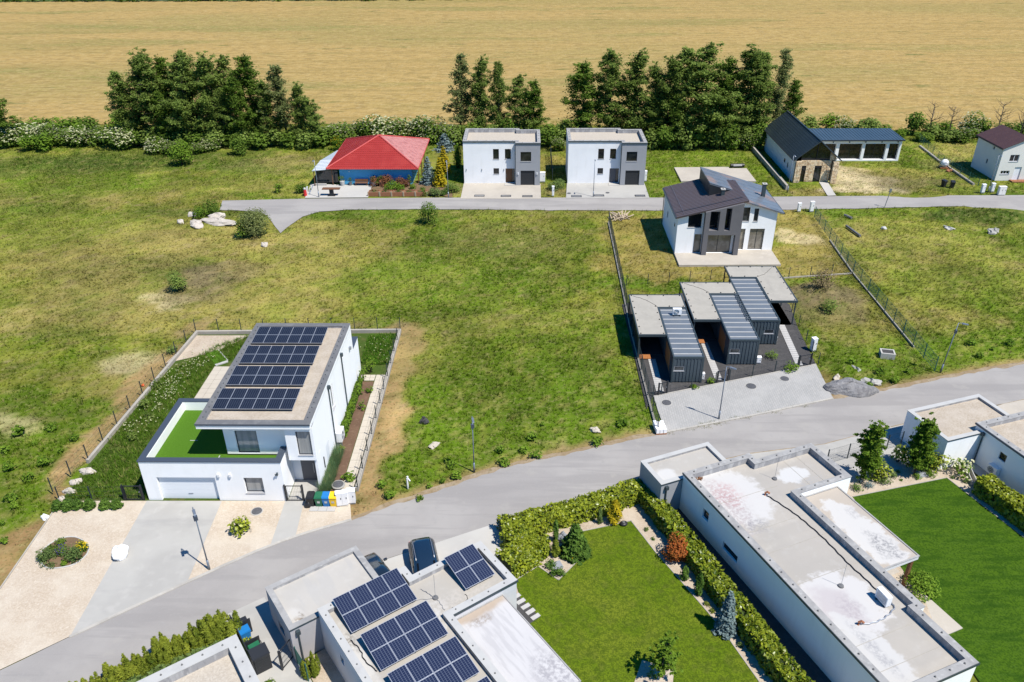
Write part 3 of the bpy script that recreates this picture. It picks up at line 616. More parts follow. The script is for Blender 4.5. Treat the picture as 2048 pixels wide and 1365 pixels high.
# ---------------------------------------------------------------- foliage library
def leaves(c, nrm, size, r_, aspect=1.7, jitter=.9, val=None):
    """leaf-shaped quads at points c facing roughly nrm; returns verts, faces, per-vertex value"""
    n = len(c); size = np.broadcast_to(size, n)
    d = nrm + r_.normal(0, jitter, (n, 3)); d /= np.linalg.norm(d, axis=1)[:, None] + 1e-9
    t = r_.normal(0, 1, (n, 3)); a = np.cross(d, t); a /= np.linalg.norm(a, axis=1)[:, None] + 1e-9; b = np.cross(d, a)
    L = (size*aspect/2)[:, None]; W_ = (size/2)[:, None]
    v = np.stack([c - a*L, c + b*W_ - d*W_*.25, c + a*L, c - b*W_ - d*W_*.25], 1).reshape(-1, 3)
    f = np.arange(4*n).reshape(n, 4)
    val = r_.random(n) if val is None else val
    return v, f, np.repeat(np.clip(val, 0, 1), 4)
def leaf_mesh(name, parts, mat_):
    """join several (v, f, val) sets; parts may carry different materials: mat_ a list, one per set"""
    vs, fs, va, mi, n = [], [], [], [], 0
    for k, (v, f, a) in enumerate(parts):
        vs.append(v); fs.append(f+n); va.append(a); mi.append(np.full(len(f), k)); n += len(v)
    me = np_mesh(name, np.concatenate(vs), np.concatenate(fs))
    ml = mat_ if isinstance(mat_, list) else [mat_]
    for m_ in ml: me.materials.append(m_)
    if len(ml) > 1: me.polygons.foreach_set('material_index', np.concatenate(mi).astype(np.int32))
    at_ = me.attributes.new('v', 'FLOAT', 'POINT'); at_.data.foreach_set('value', np.concatenate(va).astype(np.float32))
    return me
def ball(n, r_, shell=.55):
    d = r_.normal(0, 1, (n, 3)); d /= np.linalg.norm(d, axis=1)[:, None]
    return d*(shell + (1-shell)*r_.random((n, 1)))**.6, d
def clumps(cs, per, leaf, r_, flat=.75, aspect=1.6, up=.5, soft=False):
    """cs: (x, y, z, radius) of clumps -> leaves with a shade value per clump"""
    P_, N_, V_ = [], [], []
    for x, y, z, rad in cs:
        k = max(6, int(per*rad*rad)); p, d = ball(k, r_)
        if soft: p = r_.normal(0, .52, (k, 3))
        p = p*np.array([rad, rad, rad*flat]) + np.array([x, y, z]); P_.append(p); N_.append(d + np.array([0, 0, up]))
        V_.append(np.clip(.5 + r_.normal(0, .16) + r_.normal(0, .2, k), 0, 1))
    P_, N_, V_ = np.concatenate(P_), np.concatenate(N_), np.concatenate(V_)
    return leaves(P_, N_, leaf*(.7+.6*r_.random(len(P_))), r_, aspect, .7 if up < 1 else .55, V_)
def limb_mesh(name, limbs, mat_):
    mb = MB()
    for path, r0, r1 in limbs: mb.tube(path, r0, 5, r1)
    return mesh_of(name, mb, mat_, True)
def tall_tree(seed, h=14.0, wide=2.9, dens=46, base=.10, leafm='alder_leaf', top=.42, leaf=.34, nb=30):
    """slender alder: leaning trunk, ascending limbs in uneven tiers, open crown that shows the field behind"""
    r_ = np.random.default_rng(seed); lean = r_.normal(0, .035, 2)*h
    tr = [(0, 0, -.3)] + [(lean[0]*k*k + r_.normal(0, .08), lean[1]*k*k + r_.normal(0, .08), h*k) for k in (.25, .5, .75, .97)]
    tp = np.array(tr); limbs = [(tr, h*.014, .03)]; cs = []
    for i in range(nb):
        k = base + (1-base)*((i+r_.random())/nb); z = h*k
        c = np.array([np.interp(z, tp[:, 2], tp[:, 0]), np.interp(z, tp[:, 2], tp[:, 1])])
        prof = (min(1, (k+.12)/.42))**.8*(1-(max(0, k-.40)/.60)**1.35*(1-top*.55))
        ln = wide*prof*(.55+.75*r_.random()); a = r_.random()*6.283
        e = np.array([c[0]+ln*math.cos(a), c[1]+ln*math.sin(a), z + ln*(.12+.35*r_.random())])
        limbs.append(([(c[0], c[1], z-ln*.15), tuple((np.array([c[0], c[1], z])+e)/2 + np.array([0, 0, .1])), tuple(e)], .05+.012*h*(1-k)*.35, .015))
        for q in (.3, .55, .78, 1.0):
            if r_.random() < .10: continue
            rad = (.24 + .30*r_.random())*(.6+.5*prof)*(1.2-.35*q)*h/14*1.25
            cs.append((c[0]+(e[0]-c[0])*q+r_.normal(0, .3), c[1]+(e[1]-c[1])*q+r_.normal(0, .3), z+(e[2]-z)*q+r_.normal(0, .25), rad))
    cs += [(tr[-1][0], tr[-1][1], h*.985, .30*h/14), (tr[-1][0], tr[-1][1], h*.94, .45*h/14), (tr[-1][0], tr[-1][1], h*.88, .55*h/14)]
    fill = []
    for i in range(int(nb*.6)):
        k = base + (1-base)*r_.random()**.9; a, q = r_.random()*6.283, math.sqrt(r_.random())*.85
        prof = (min(1, (k+.12)/.42))**.8*(1-(max(0, k-.40)/.60)**1.35*(1-top*.55))
        fill.append((np.interp(h*k, tp[:, 2], tp[:, 0]) + wide*prof*q*math.cos(a), np.interp(h*k, tp[:, 2], tp[:, 1]) + wide*prof*q*math.sin(a), h*k + .1, (.45+.5*r_.random())*(.5+.5*prof)*h/14*1.3))
    kd = 9.5 if h > 8 else 4.2
    return leaf_mesh('crown', [clumps(cs, dens*kd, leaf, r_, .62, up=1.4, soft=True), clumps(fill, dens*kd*.55, leaf, r_, 1.0, up=1.4, soft=True)], [M[leafm]]*2), limb_mesh('trunk', limbs, M['bark_wood'])
def bush(seed, w_=2.0, h=2.0, leafm='mid_leaf', leaf=.16, dens=150, n=12, flowers=None, fl=90, name='foliage', stems=True):
    """uneven shrub of many clumps standing on short stems; optional flower heads on the top side"""
    r_ = np.random.default_rng(seed); cs = []
    for i in range(n):
        a = r_.random()*6.283; q = math.sqrt(r_.random())*.72; zz = (.22+.66*r_.random()*(1-.45*q))
        rad = (.24+.13*r_.random())*min(w_, h*1.4)*(.85 if q > .5 else 1.05)
        cs.append((math.cos(a)*q*w_/2, math.sin(a)*q*w_/2, zz*h, rad))
    cs.append((0, 0, h*.62, .33*min(w_, h*1.3)))
    P_ = [clumps(cs, dens, leaf, r_, .8, up=1.2)]; ms = [M[leafm]]
    if flowers:
        d = []
        for x, y, z, rad in cs:
            k = max(2, int(fl*rad*rad)); p, nn = ball(k, r_, .95); p[:, 2] = np.abs(p[:, 2])*.9+.05; p[:, 1] -= .1
            d.append(p*np.array([rad*1.04, rad*1.04, rad*.86]) + np.array([x, y, z]))
        d = np.concatenate(d); nn = np.tile(np.array([[0, -.4, 1.0]]), (len(d), 1))
        P_.append(leaves(d, nn, leaf*1.15, r_, 1.15, .25)); ms.append(M[flowers])
    fo = leaf_mesh(name, P_, ms)
    st = limb_mesh('stem', [([(0, 0, -.1), (c[0]*.4, c[1]*.4, c[2]*.5), (c[0]*.9, c[1]*.9, c[2])], .035*max(.4, h/2), .012) for c in cs[:7]], M['bark_wood']) if stems else None
    return fo, st
def conifer(seed, h=3.0, r0=1.0, leafm='spruce_leaf', leaf=.10, tiers=13, per=11, skirt=.04, cluster=26, droop=.12):
    """tiered spruce: whorls of flat boughs, longest at the foot"""
    r_ = np.random.default_rng(seed); C_, N_, V_ = [], [], []; limbs = [([(0, 0, -.1), (0, 0, h*.96)], .035*h/2+.02, .01)]
    for i in range(tiers):
        k = skirt + (1-skirt)*i/tiers; z = h*k; ln = r0*(1-k)**.85 + .05
        nb = max(4, int(per*(1-k*.6)))
        for j in range(nb):
            a = 6.283*(j/nb) + r_.random()*.6 + i; L_ = ln*(.75+.4*r_.random()); vv = .5+r_.normal(0, .16)
            limbs.append(([(0, 0, z), (L_*.9*math.cos(a), L_*.9*math.sin(a), z - droop*L_ + .12*h/3)], .012, .005)) if j % 3 == 0 else None
            n = max(4, int(cluster*L_/r0)) + 3; q = r_.random(n)**.7
            w_ = .16*L_*(1.1-q*.6) + .03
            x = q*L_; y = r_.normal(0, 1, n)*w_
            C_.append(np.stack([x*math.cos(a)-y*math.sin(a), x*math.sin(a)+y*math.cos(a), z - droop*x + .10*h/3*q + r_.normal(0, .03*h/3, n)], 1))
            N_.append(np.tile(np.array([[math.cos(a)*.5, math.sin(a)*.5, .9]]), (n, 1))); V_.append(np.clip(vv + .25*(q-.5) + r_.normal(0, .14, n), 0, 1))
    C_, N_, V_ = np.concatenate(C_), np.concatenate(N_), np.concatenate(V_)
    return leaf_mesh('crown', [leaves(C_, N_, leaf*(.7+.6*r_.random(len(C_))), r_, 2.3, .55, V_)], M[leafm]), limb_mesh('trunk', limbs, M['bark_wood'])
def column(seed, h=2.0, r0=.3, leafm='thuja_leaf', leaf=.07, n=1500, taper=.6, lumps=.22):
    """upright thuja or cypress: dense spindle with a feathery surface"""
    r_ = np.random.default_rng(seed); z = r_.random(n)**.9; a = r_.random(n)*6.283
    prof = r0*np.minimum(1, (z+.08)/.25)**.6*(1-np.maximum(0, (z-.3)/.7)**1.7*taper - .0)*(1 + lumps*np.sin(a*3+z*9+seed) + r_.normal(0, .10, n))
    prof = np.maximum(.02, prof*(1-(z > .93)*.5)); q = .72+.3*r_.random(n)
    c = np.stack([prof*q*np.cos(a), prof*q*np.sin(a), z*h], 1); nn = np.stack([np.cos(a), np.sin(a), np.full(n, .8)], 1)
    val = np.clip(.42 + .22*np.sin(a*3+z*9+seed) + r_.normal(0, .2, n), 0, 1)
    cm = MB(); cm.cyl((0, 0), r0*.55, 0, h*.55, 8, r0*.50); cm.cyl((0, 0), r0*.5, h*.55, h*.9, 8, r0*.1)
    return leaf_mesh('crown', [leaves(c, nn, leaf*(.7+.6*r_.random(n)), r_, 2.2, .45, val)], M[leafm]), mesh_of('trunk', cm, M['core_dark'])
def thuja(seed, h=1.9, r0=.45, leafm='thuja_leaf', leaf=.07, spires=8):
    """feathery thuja: a cluster of narrow spires of unequal height"""
    r_ = np.random.default_rng(seed); P_, N_, V_ = [], [], []
    for i in range(spires):
        a, q = r_.random()*6.283, math.sqrt(r_.random())*r0*.75; hh = h*(.62+.42*r_.random()) if i else h; rr = r0*(.30+.16*r_.random()); n = 420
        z = r_.random(n); b = r_.random(n)*6.283; pr = rr*np.minimum(1, (z+.1)/.3)*(1-z**1.8)**.8 + .015; pr = pr*(.55+.55*r_.random(n))
        P_.append(np.stack([q*math.cos(a)*(1+.25*z)+pr*np.cos(b), q*math.sin(a)*(1+.25*z)+pr*np.sin(b), z*hh], 1)); N_.append(np.stack([np.cos(b), np.sin(b), np.full(n, .5)], 1)); V_.append(np.clip(.3+.35*z+r_.normal(0, .15)+r_.normal(0, .16, n), 0, 1))
    P_, N_, V_ = np.concatenate(P_), np.concatenate(N_), np.concatenate(V_); cm = MB(); cm.cyl((0, 0), r0*.45, 0, h*.5, 8, r0*.3)
    return leaf_mesh('crown', [leaves(P_, N_, leaf*(.7+.6*r_.random(len(P_))), r_, 2.6, .4, V_)], M[leafm]), mesh_of('trunk', cm, M['core_dark'])
def plant(name, label, cat, meshes, loc, scale=1.0, rz=None, group=None, names=None):
    """thing with its foliage and stem as parts; meshes may be shared between plants"""
    sc = scale if isinstance(scale, tuple) else (scale,)*3
    o = thing(name, label, cat, loc, random.random()*6.28 if rz is None else rz, group); o.scale = sc
    for i, me in enumerate(meshes):
        if me is not None: link(names[i] if names else me.name.split('.')[0], me, o)
    return o
def hedge(name, label, line, wid, h, leafm, leaf=.13, dens=95, seed=1, bumps=.16, round_=.35):
    """clipped hedge along a line: dark twig core, leaves over every side, uneven top"""
    r_ = np.random.default_rng(seed); o = thing(name, label, 'hedge', (line[0][0], line[0][1], 0)); ox, oy = line[0][0], line[0][1]
    P_, N_, V_ = [], [], []; core = MB((ox, oy))
    for a, b in zip(line, line[1:]):
        a, b = np.array(a[:2]), np.array(b[:2]); L_ = np.linalg.norm(b-a); d = (b-a)/L_; n2 = np.array([-d[1], d[0]])
        e = wid*.3
        core.bar((a[0]-d[0]*(e-.1), a[1]-d[1]*(e-.1), h*.42), (b[0]+d[0]*(e-.1), b[1]+d[1]*(e-.1), h*.42), wid*.72, h*.80)
        per = 2*h + wid; n = int((L_+2*e)*per*dens)
        u = -e + r_.random(n)*(L_+2*e); q = r_.random(n)*per
        side = np.where(q < h, -1, np.where(q > h+wid, 1, 0)); z = np.where(side == -1, q, np.where(side == 1, per-q, h)); y = np.where(side == 0, q-h-wid/2, side*wid/2)
        px = a[0]+d[0]*u+n2[0]*y; py = a[1]+d[1]*u+n2[1]*y
        bump = (fbm(px+z, py, .9, seed)-.5)*2*bumps + (fbm(px, py+z, .35, seed+3)-.5)*bumps
        # rounded shoulders
        sh = round_*np.maximum(0, np.abs(y)/(wid/2)-.55)**2*1.2
        z = np.where(side == 0, z - sh*h*.35, z); y = np.where(side != 0, y*(1 - .22*(np.maximum(0, z/h-.6)/.4)**2), y)
        y = y + np.where(side != 0, side*bump, 0); z = z + np.where(side == 0, bump*1.3, 0) - r_.random(n)*.06; y -= np.where(side != 0, side*r_.random(n)*.14, 0)
        P_.append(np.stack([a[0]+d[0]*u+n2[0]*y-ox, a[1]+d[1]*u+n2[1]*y-oy, np.maximum(z, .03)], 1))
        N_.append(np.stack([n2[0]*side, n2[1]*side, np.where(side == 0, 1.0, .45)], 1)); V_.append(np.clip(.45+bump*1.1+r_.normal(0, .24, n), 0, 1))
    for p, s in ((line[0], 0), (line[-1], 0)): pass
    P_, N_, V_ = np.concatenate(P_), np.concatenate(N_), np.concatenate(V_)
    link('foliage', leaf_mesh('foliage', [leaves(P_, N_, leaf*(.65+.7*r_.random(len(P_))), r_, 1.7, .55, V_)], M[leafm]), o)
    obj('stems', core, M['core_dark'], o)
    return o

# ---------------------------------------------------------------- meadow tufts
EXCL = [near_lo + [(-60, 5), (150, 5)], road_poly, BACKROAD, gravel_poly, [tuple(p[:2]) for p in PAVE], CABYARD, TERR, [tuple(p[:2]) for p in FC1], [tuple(p[:2]) for p in FC2], [tuple(p[:2]) for p in FC3],
        [(23.6, 118.4), (35.0, 118.3), (35.0, 124.6), (23.6, 125.1)], [(18.2, 91.0), (30.4, 91.0), (30.4, 101), (18.2, 101)],
        [(-28.3, 45.3), (-17.8, 45.3), (-17.8, 53.6), (-15.5, 53.6), (-15.5, 64), (-23.8, 64), (-28.3, 53)],
        [(-9.7, 117), (2.2, 117), (2.2, 125), (-9.7, 125)], [(6, 117), (18, 117), (18, 125), (6, 125)], [(-33, 111), (-11.5, 111), (-11.5, 133), (-33, 133)],
        [(40.4, 117.4), (47.2, 117.4), (47.2, 128.4), (60.9, 128.4), (60.9, 135), (40.4, 135)], [(71.2, 118.6), (79, 118.6), (79, 127), (71.2, 127)],
        [tuple(p[:2]) for p in pts([(395, 668), (800, 664), (712, 990), (700, 1005), (120, 1005), (120, 985)])], [tuple(p[:2]) for p in pts([(1638, 365), (1656, 366), (1672, 392), (1655, 392.5)])]]
def tufts(name, n, box, hh, ww, blades=5, keep=None, seed=3, exclude=True, tint=None, dens_fn=None, label=None):
    """real grass: every tuft a fan of pointed blades coloured by what grows there"""
    r_ = np.random.default_rng(seed); x = box[0] + (box[1]-box[0])*r_.random(n); y = box[2] + (box[3]-box[2])*r_.random(n)
    ok = np.ones(n, bool)
    if keep is not None: ok &= inside(keep, x, y)
    if exclude:
        for e in EXCL: ok &= ~inside(e, x, y)
    # only where the lens or a step to its side can see
    ok &= (np.abs(x - .02*y) < .70*y + 8)
    x, y = x[ok], y[ok]
    if tint is None:
        q = ground_rgb(x, y); k = r_.random(len(x)) > sstep(q[:, 0]/q[:, 1], 1.12, 1.42)*.85; x, y = x[k], y[k]
    if dens_fn is not None:
        k = r_.random(len(x)) < dens_fn(x, y); x, y = x[k], y[k]
    c = ground_rgb(x, y) if tint is None else np.tile(np.array(tint), (len(x), 1))
    green = c[:, 1]/(c[:, 0]+1e-6); big = .65 + .7*fbm(x, y, 2.0, 61)
    h = hh[0] + (hh[1]-hh[0])*r_.random(len(x))**1.6*big*np.clip(green, .6, 1.6)
    z = ground_z(x, y); B = blades; m_ = len(x)
    a = r_.random((m_, B))*6.283; lean = (.15+.7*r_.random((m_, B)))*h[:, None]*.75; bw = ww*(.6+.8*r_.random((m_, B)))
    ca, sa = np.cos(a), np.sin(a); ht = h[:, None]*(.55+.5*r_.random((m_, B)))
    bx = x[:, None] + ca*.05; by = y[:, None] + sa*.05; zz = np.broadcast_to(z[:, None], (m_, B))
    v = np.stack([np.stack([bx - sa*bw, by + ca*bw, zz], -1), np.stack([bx + sa*bw, by - ca*bw, zz], -1), np.stack([bx + ca*lean, by + sa*lean, zz+ht], -1)], 2)
    v = v.reshape(-1, 3); f = np.arange(len(v)).reshape(-1, 3)
    me = np_mesh(name, v, f, M['grass_blade'])
    br = (.62 + .85*r_.random((m_, 1))); cc = c*br; s = r_.random((m_, 1)) < .10; cc = np.where(s, cc*.5 + np.array(PAL['straw'])*.6, cc)
    cv = np.repeat(np.repeat(cc[:, None, :], B, 1)[:, :, None, :], 3, 2).copy(); cv[:, :, 2, :] *= 1.25; cv[:, :, :2, :] *= .9
    set_col(me, cv.reshape(-1, 3))
    return tag(link(name, me), label, kind='stuff')
tufts('meadow_grass', 330000, (-105, 112, 40, 154), (.10, .36), .019, 5, seed=3, dens_fn=lambda x, y: np.clip(1.25-(y-45)/150, .4, 1)*.9)
tufts('tall_meadow_grass', 90000, (-105, 112, 42, 154), (.22, .52), .020, 6, seed=11, dens_fn=lambda x, y: sstep(fbm(x, y, 5.5, 71), .44, .60)*.85*(1-inside([(18, 82.4), (35, 82.4), (35, 105), (18, 105)], x, y)))
# ---------------------------------------------------------------- buildings
def gravel_pts(mb, *a): pass
def cap_clips(H, par, line, z, step=1.0, m_='dark_steel', r_=.035):
    """lightning conductor clips standing on a parapet, one part"""
    mb = H.mb()
    for a, b in line:
        L_ = math.hypot(b[0]-a[0], b[1]-a[1]); n = max(1, int(L_/step))
        for i in range(n):
            k = (i+.5)/n; x, y = a[0]+(b[0]-a[0])*k, a[1]+(b[1]-a[1])*k; mb.cyl((x, y), r_*1.5, z-.02, z+.035, 6, r_*1.1); mb.cyl((x, y), r_*.6, z+.03, z+.075, 5)
    o = obj('roof_clip', mb, M[m_], par); o['kind'] = 'stuff'; return o
def downpipe(H, x, y, z0, z1, d=(0, -1), m_='dark_steel'):
    mb = H.mb(); o_ = (x+d[0]*.07, y+d[1]*.07)
    mb.cyl(o_, .05, z0, z1-.28, 8); mb.cbox((o_[0]+d[0]*.03, o_[1]+d[1]*.03), .24, .22, z1-.34, z1-.06)
    mb.tube([(o_[0], o_[1], z0+.14), (o_[0], o_[1], z0+.05), (o_[0]+d[0]*.18, o_[1]+d[1]*.18, z0+.02)], .05, 8)
    return H.part('downpipe', mb, M[m_])
def cell_extra(nx_, ny_, w_, h_, dark, line, amt, busbar):
    """printed cells of a solar module: cell gaps and bus bars, drawn over the flat glass in module coordinates"""
    def f(t, vec, c):
        N, Lk = t.nodes.new, t.links.new
        sp = N('ShaderNodeSeparateXYZ'); Lk(vec, sp.inputs[0])
        def grid(out, size, n, wd):
            mu = N('ShaderNodeMath'); mu.operation = 'MULTIPLY_ADD'; mu.inputs[1].default_value = n/size; mu.inputs[2].default_value = 100.0; Lk(out, mu.inputs[0])
            fr = N('ShaderNodeMath'); fr.operation = 'FRACT'; Lk(mu.outputs[0], fr.inputs[0])
            s = N('ShaderNodeMath'); s.operation = 'SUBTRACT'; s.inputs[1].default_value = .5; Lk(fr.outputs[0], s.inputs[0])
            a = N('ShaderNodeMath'); a.operation = 'ABSOLUTE'; Lk(s.outputs[0], a.inputs[0])
            g = N('ShaderNodeMath'); g.operation = 'GREATER_THAN'; g.inputs[1].default_value = .5-wd; Lk(a.outputs[0], g.inputs[0]); return g.outputs[0]
        gx_, gy_ = grid(sp.outputs[0], w_, nx_, .045), grid(sp.outputs[1], h_, ny_, .05)
        c = mixc(t, grid(sp.outputs[0], w_, nx_*busbar, .10), c, line, amt*.55)
        mxm = N('ShaderNodeMath'); mxm.operation = 'MAXIMUM'; Lk(gx_, mxm.inputs[0]); Lk(gy_, mxm.inputs[1])
        return mixc(t, mxm.outputs[0], c, line, amt)
    return f
mat('solar_dark', (.007, .010, .020), .22, spec=.3, extra=cell_extra(6, 9, .98, 1.3, None, (.075, .085, .11), .8, 1))
mat('solar_blue', (.013, .019, .047), .18, spec=.45, extra=cell_extra(6, 10, 1.0, 1.2, None, (.15, .17, .22), .5, 1))
mat('solar_frame', (.62, .63, .65), .35, metal=.6)
mat('solar_frame_dark', (.52, .53, .55), .35, metal=.6)
_panel_cache = {}
def panel_mesh(w_, h_, gm, fm):
    k = (w_, h_, gm)
    if k not in _panel_cache:
        fr = MB(); f = .022
        fr.box(-w_/2, -w_/2+f, -h_/2, h_/2, 0, .036); fr.box(w_/2-f, w_/2, -h_/2, h_/2, 0, .036); fr.box(-w_/2+f, w_/2-f, -h_/2, -h_/2+f, 0, .036); fr.box(-w_/2+f, w_/2-f, h_/2-f, h_/2, 0, .036)
        g = MB(); g.box(-w_/2+f, w_/2-f, -h_/2+f, h_/2-f, .012, .031)
        a, b = mesh_of('solar_panel', fr, M[fm]), mesh_of('cell_glass', g, M[gm]); _panel_cache[k] = (a, b)
    return _panel_cache[k]
def solar_row(H, par, x0, y0, z0, nx_, ny_, w_, h_, tilt, gm, fm, gap=.018, legs=True):
    """modules in a tilted frame: low edge at y0 (toward the camera), x0 left end"""
    a, b = panel_mesh(w_, h_, gm, fm); ct, st = math.cos(tilt), math.sin(tilt); ox, oy = H.off
    for j in range(ny_):
        for i in range(nx_):
            cx_ = x0 + (i+.5)*(w_+gap); cy_ = (j+.5)*(h_+gap)
            p = link('solar_panel', a, par, (cx_-ox, y0-oy+cy_*ct, z0+cy_*st)); p.rotation_euler = (tilt, 0, 0); link('cell_glass', b, p)
    rb = H.mb(); D = ny_*(h_+gap)
    for q in (.12, .5, .88):
        rb.bar((x0, y0+D*q*ct, z0+D*q*st-.03), (x0+nx_*(w_+gap), y0+D*q*ct, z0+D*q*st-.03), .045, .05)
    obj('mounting_rail', rb, M['steel'], par)
    zr = z0-.12-(0); n = nx_//2+1
    for i in range(n):
        lb = H.mb(); x = x0+.25+i*(nx_*(w_+gap)-.5)/max(1, n-1)
        for q in (.12, .88): lb.bar((x, y0+D*q*ct, z0-.22), (x, y0+D*q*ct, z0+D*q*st-.05), .05, .05)
        lb.bar((x, y0+D*.08*ct, z0-.2), (x, y0+D*.92*ct, z0-.2), .05, .05)
        lb.cbox((x, y0+D*.12*ct), .16, .4, z0-.27, z0-.2); lb.cbox((x, y0+D*.88*ct), .16, .4, z0-.27, z0-.2)
        obj('support_leg', lb, M['steel'], par)
def flat_roof(H, poly, zt, zf, wpar, roofm, capm, par=None, capw=None, cap_t=.05, over=.02, upm='upstand', name='roof'):
    """roof floor, inner upstand and a projecting cap; returns the roof part"""
    r_ = H.mb(); r_.poly(inset(poly, wpar-.01), zf); ro = H.part(name, r_, M[roofm], par)
    u = H.mb(); ring(u, poly, .02, wpar, zf-.06, zt); obj('upstand', u, M[upm], ro)
    c = H.mb()
    ring(c, inset(poly, -over), 0, wpar+over+.015, zt+.001, zt+cap_t); obj('roof_cap', c, M[capm], ro)
    return ro
# ================= white house with roof terrace and 48 solar modules
H = House('terrace_house', 'white two storey house with four rows of solar panels and a turf roof terrace', 'house', 0.0, -23.8, 46.3); HA = H
UP = [(-22.35, 47.25), (-15.55, 47.25), (-15.55, 61.4), (-22.35, 61.4)]
G_ = [(-28.25, 45.45), (-17.85, 45.45), (-17.85, 47.9), (-18.3, 47.9), (-18.3, 53.5), (-28.25, 53.5)]
wb = H.mb()
walls(wb, G_, 0, 3.66, {0: [(1.0, 5.35, 0.0, 2.2), (7.45, 8.85, .75, 2.2)]}, .30)
# upper storey wall seen over the terrace, side wall with a small window, back
walls(wb, [(-18.3, 47.9), (-15.56, 47.9), (-15.56, 61.38), (-18.3, 61.38)], 0, 3.0, {1: [(1.4, 2.4, 0, 2.1)]}, .2)
walls(wb, UP, 3.0, 6.0, {0: [(.83, 2.45, 3.08, 5.15)], 1: [(5.4, 6.15, 3.2, 5.4)]}, .18)
walls(wb, [(-22.35, 53.5), (-18.3, 53.5), (-18.3, 61.38), (-22.35, 61.38)], 0, 3.0)
# projecting bay above the entrance
bay = [(-17.55, 46.55), (-15.50, 46.55), (-15.50, 47.25), (-17.55, 47.25)]
walls(wb, bay, 2.98, 6.02, {0: [(.78, 1.85, 3.45, 5.6)]}, .18)
wb.poly([(p[0], p[1], 2.99) for p in bay][::-1])
# fin wall under the bay, and the low block behind the house
wb.box(-15.74, -15.54, 46.75, 47.88, 0, 2.985); wb.box(-16.9, -15.7, 61.42, 64.1, 0, 3.5)
wall = H.part('wall', wb, M['white_render'])
ent = H.mb(); ent.box(-17.8, -15.76, 47.92, 47.99, 0.0, 2.95); H.part('porch_wall', ent, M['cool_white'])
dm = H.mb(); dm.box(-17.2, -16.1, 47.84, 47.915, .02, 2.25); dr_ = H.part('front_door', dm, M['door_grey']); hm = H.mb(); hm.box(-16.28, -16.24, 47.79, 47.835, .8, 1.7); obj('handle', hm, M['steel'], dr_)
# overhanging roof
ov = H.mb(); OV = [(-23.8, 46.3), (-15.55, 46.3), (-15.55, 61.4), (-23.8, 61.4)]
walls(ov, OV, 5.98, 6.38); ov.poly([(p[0], p[1], 5.985) for p in [(-23.8, 46.3), (-15.55, 46.3), (-15.55, 47.4), (-23.8, 47.4)]][::-1]); ov.poly([(-23.79, 61.39, 5.99), (-23.79, 47.4, 5.99), (-22.3, 47.4, 5.99), (-22.3, 61.39, 5.99)][::-1])
H.part('roof_edge', ov, M['white_render'])
ro = flat_roof(H, OV, 6.38, 6.22, .52, 'gravel_roof', 'cap_grey', over=.03)
cap_clips(H, ro, [((-23.5, 46.8), (-23.5, 61)), ((-15.85, 46.8), (-15.85, 61))], 6.43, .62)
fm_ = H.mb(); fm_.box(-23.84, -15.51, 46.24, 46.268, 6.30, 6.42); H.part('fascia', fm_, M['cap_blue'])
for ty in (48.12, 51.38, 54.60, 57.83): solar_row(H, H.o, -23.22, ty, 6.44, 6, 2, .985, 1.25, R(4), 'solar_dark', 'solar_frame_dark')
# terrace: turf, parapet
tf = H.mb(); tf.poly([(-27.85, 45.85), (-18.25, 45.85), (-18.25, 47.3), (-22.36, 47.3), (-22.36, 53.1), (-27.85, 53.1)], 2.88); H.part('terrace_turf', tf, M['turf'])
ln_ = H.mb(); ln_.box(-23.0, -22.93, 45.9, 47.2, 2.884, 2.892); ln_.box(-25.9, -25.3, 49.0, 49.06, 2.884, 2.89); H.part('turf_seam', ln_, M['cap_white'])
lg = H.mb(); lg.box(-22.6, -17.9, 46.02, 46.5, 2.86, 3.12); H.part('terrace_ledge', lg, M['cool_white'])
pc = H.mb()
for b in ((-28.31, -27.83, 45.39, 53.56), (-27.83, -17.79, 45.39, 45.87), (-27.83, -23.78, 53.08, 53.56), (-18.27, -17.79, 45.87, 47.4)): pc.box(b[0], b[1], b[2], b[3], 3.661, 3.73)
H.part('parapet_cap', pc, M['cap_blue'])
iw = H.mb()
iw.box(-27.86, -27.80, 45.85, 53.1, 2.7, 3.66); iw.box(-27.8, -18.2, 45.80, 45.86, 2.7, 3.66); iw.box(-27.8, -23.8, 53.08, 53.14, 2.7, 3.66); iw.box(-18.26, -18.2, 45.86, 47.3, 2.7, 3.66)
H.part('parapet_lining', iw, M['white_render'])
e = Edge(UP[0], UP[1]); window(H, e, .83, 2.45, 3.08, 5.15, gm=M['glass_curtain'], sill=False)
e = Edge(bay[0], bay[1]); window(H, e, .78, 1.85, 3.45, 5.6, gm=M['glass_curtain'], sill=True)
e = Edge(G_[0], G_[1]); window(H, e, 7.45, 8.85, .75, 2.2, gm=M['glass_curtain'], dep=.2)
gd = H.mb()
for k in range(5): e.box(gd, 1.02, 5.33, .22, .26, .02+k*.435, .02+k*.435+.425)
gdo = H.part('garage_door', gd, M['garage_white']); gh = H.mb(); e.box(gh, 3.0, 3.35, .18, .219, .5, .54); obj('handle', gh, M['steel'], gdo)
e = Edge(UP[1], UP[2]); window(H, e, 5.4, 6.15, 3.2, 5.4, gm=M['glass'], fm=M['white_metal'])
sd_ = H.mb(); sd_.box(-15.66, -15.60, 49.32, 50.28, .02, 2.08); H.part('side_door', sd_, M['garage_white'])
hb_ = H.mb(); hb_.box(-15.55, -15.49, 48.3, 48.38, .9, 1.9); H.part('door_handle', hb_, M['anthracite'])
for y_ in (51.95, 56.9): downpipe(H, -15.55, y_, .05, 6.1, (1, 0))
for x_ in (-22.55, -21.7): lb = H.mb(); lb.cbox((x_, 45.38), .16, .14, 2.35, 2.62); H.part('wall_lamp', lb, M['white_metal'])
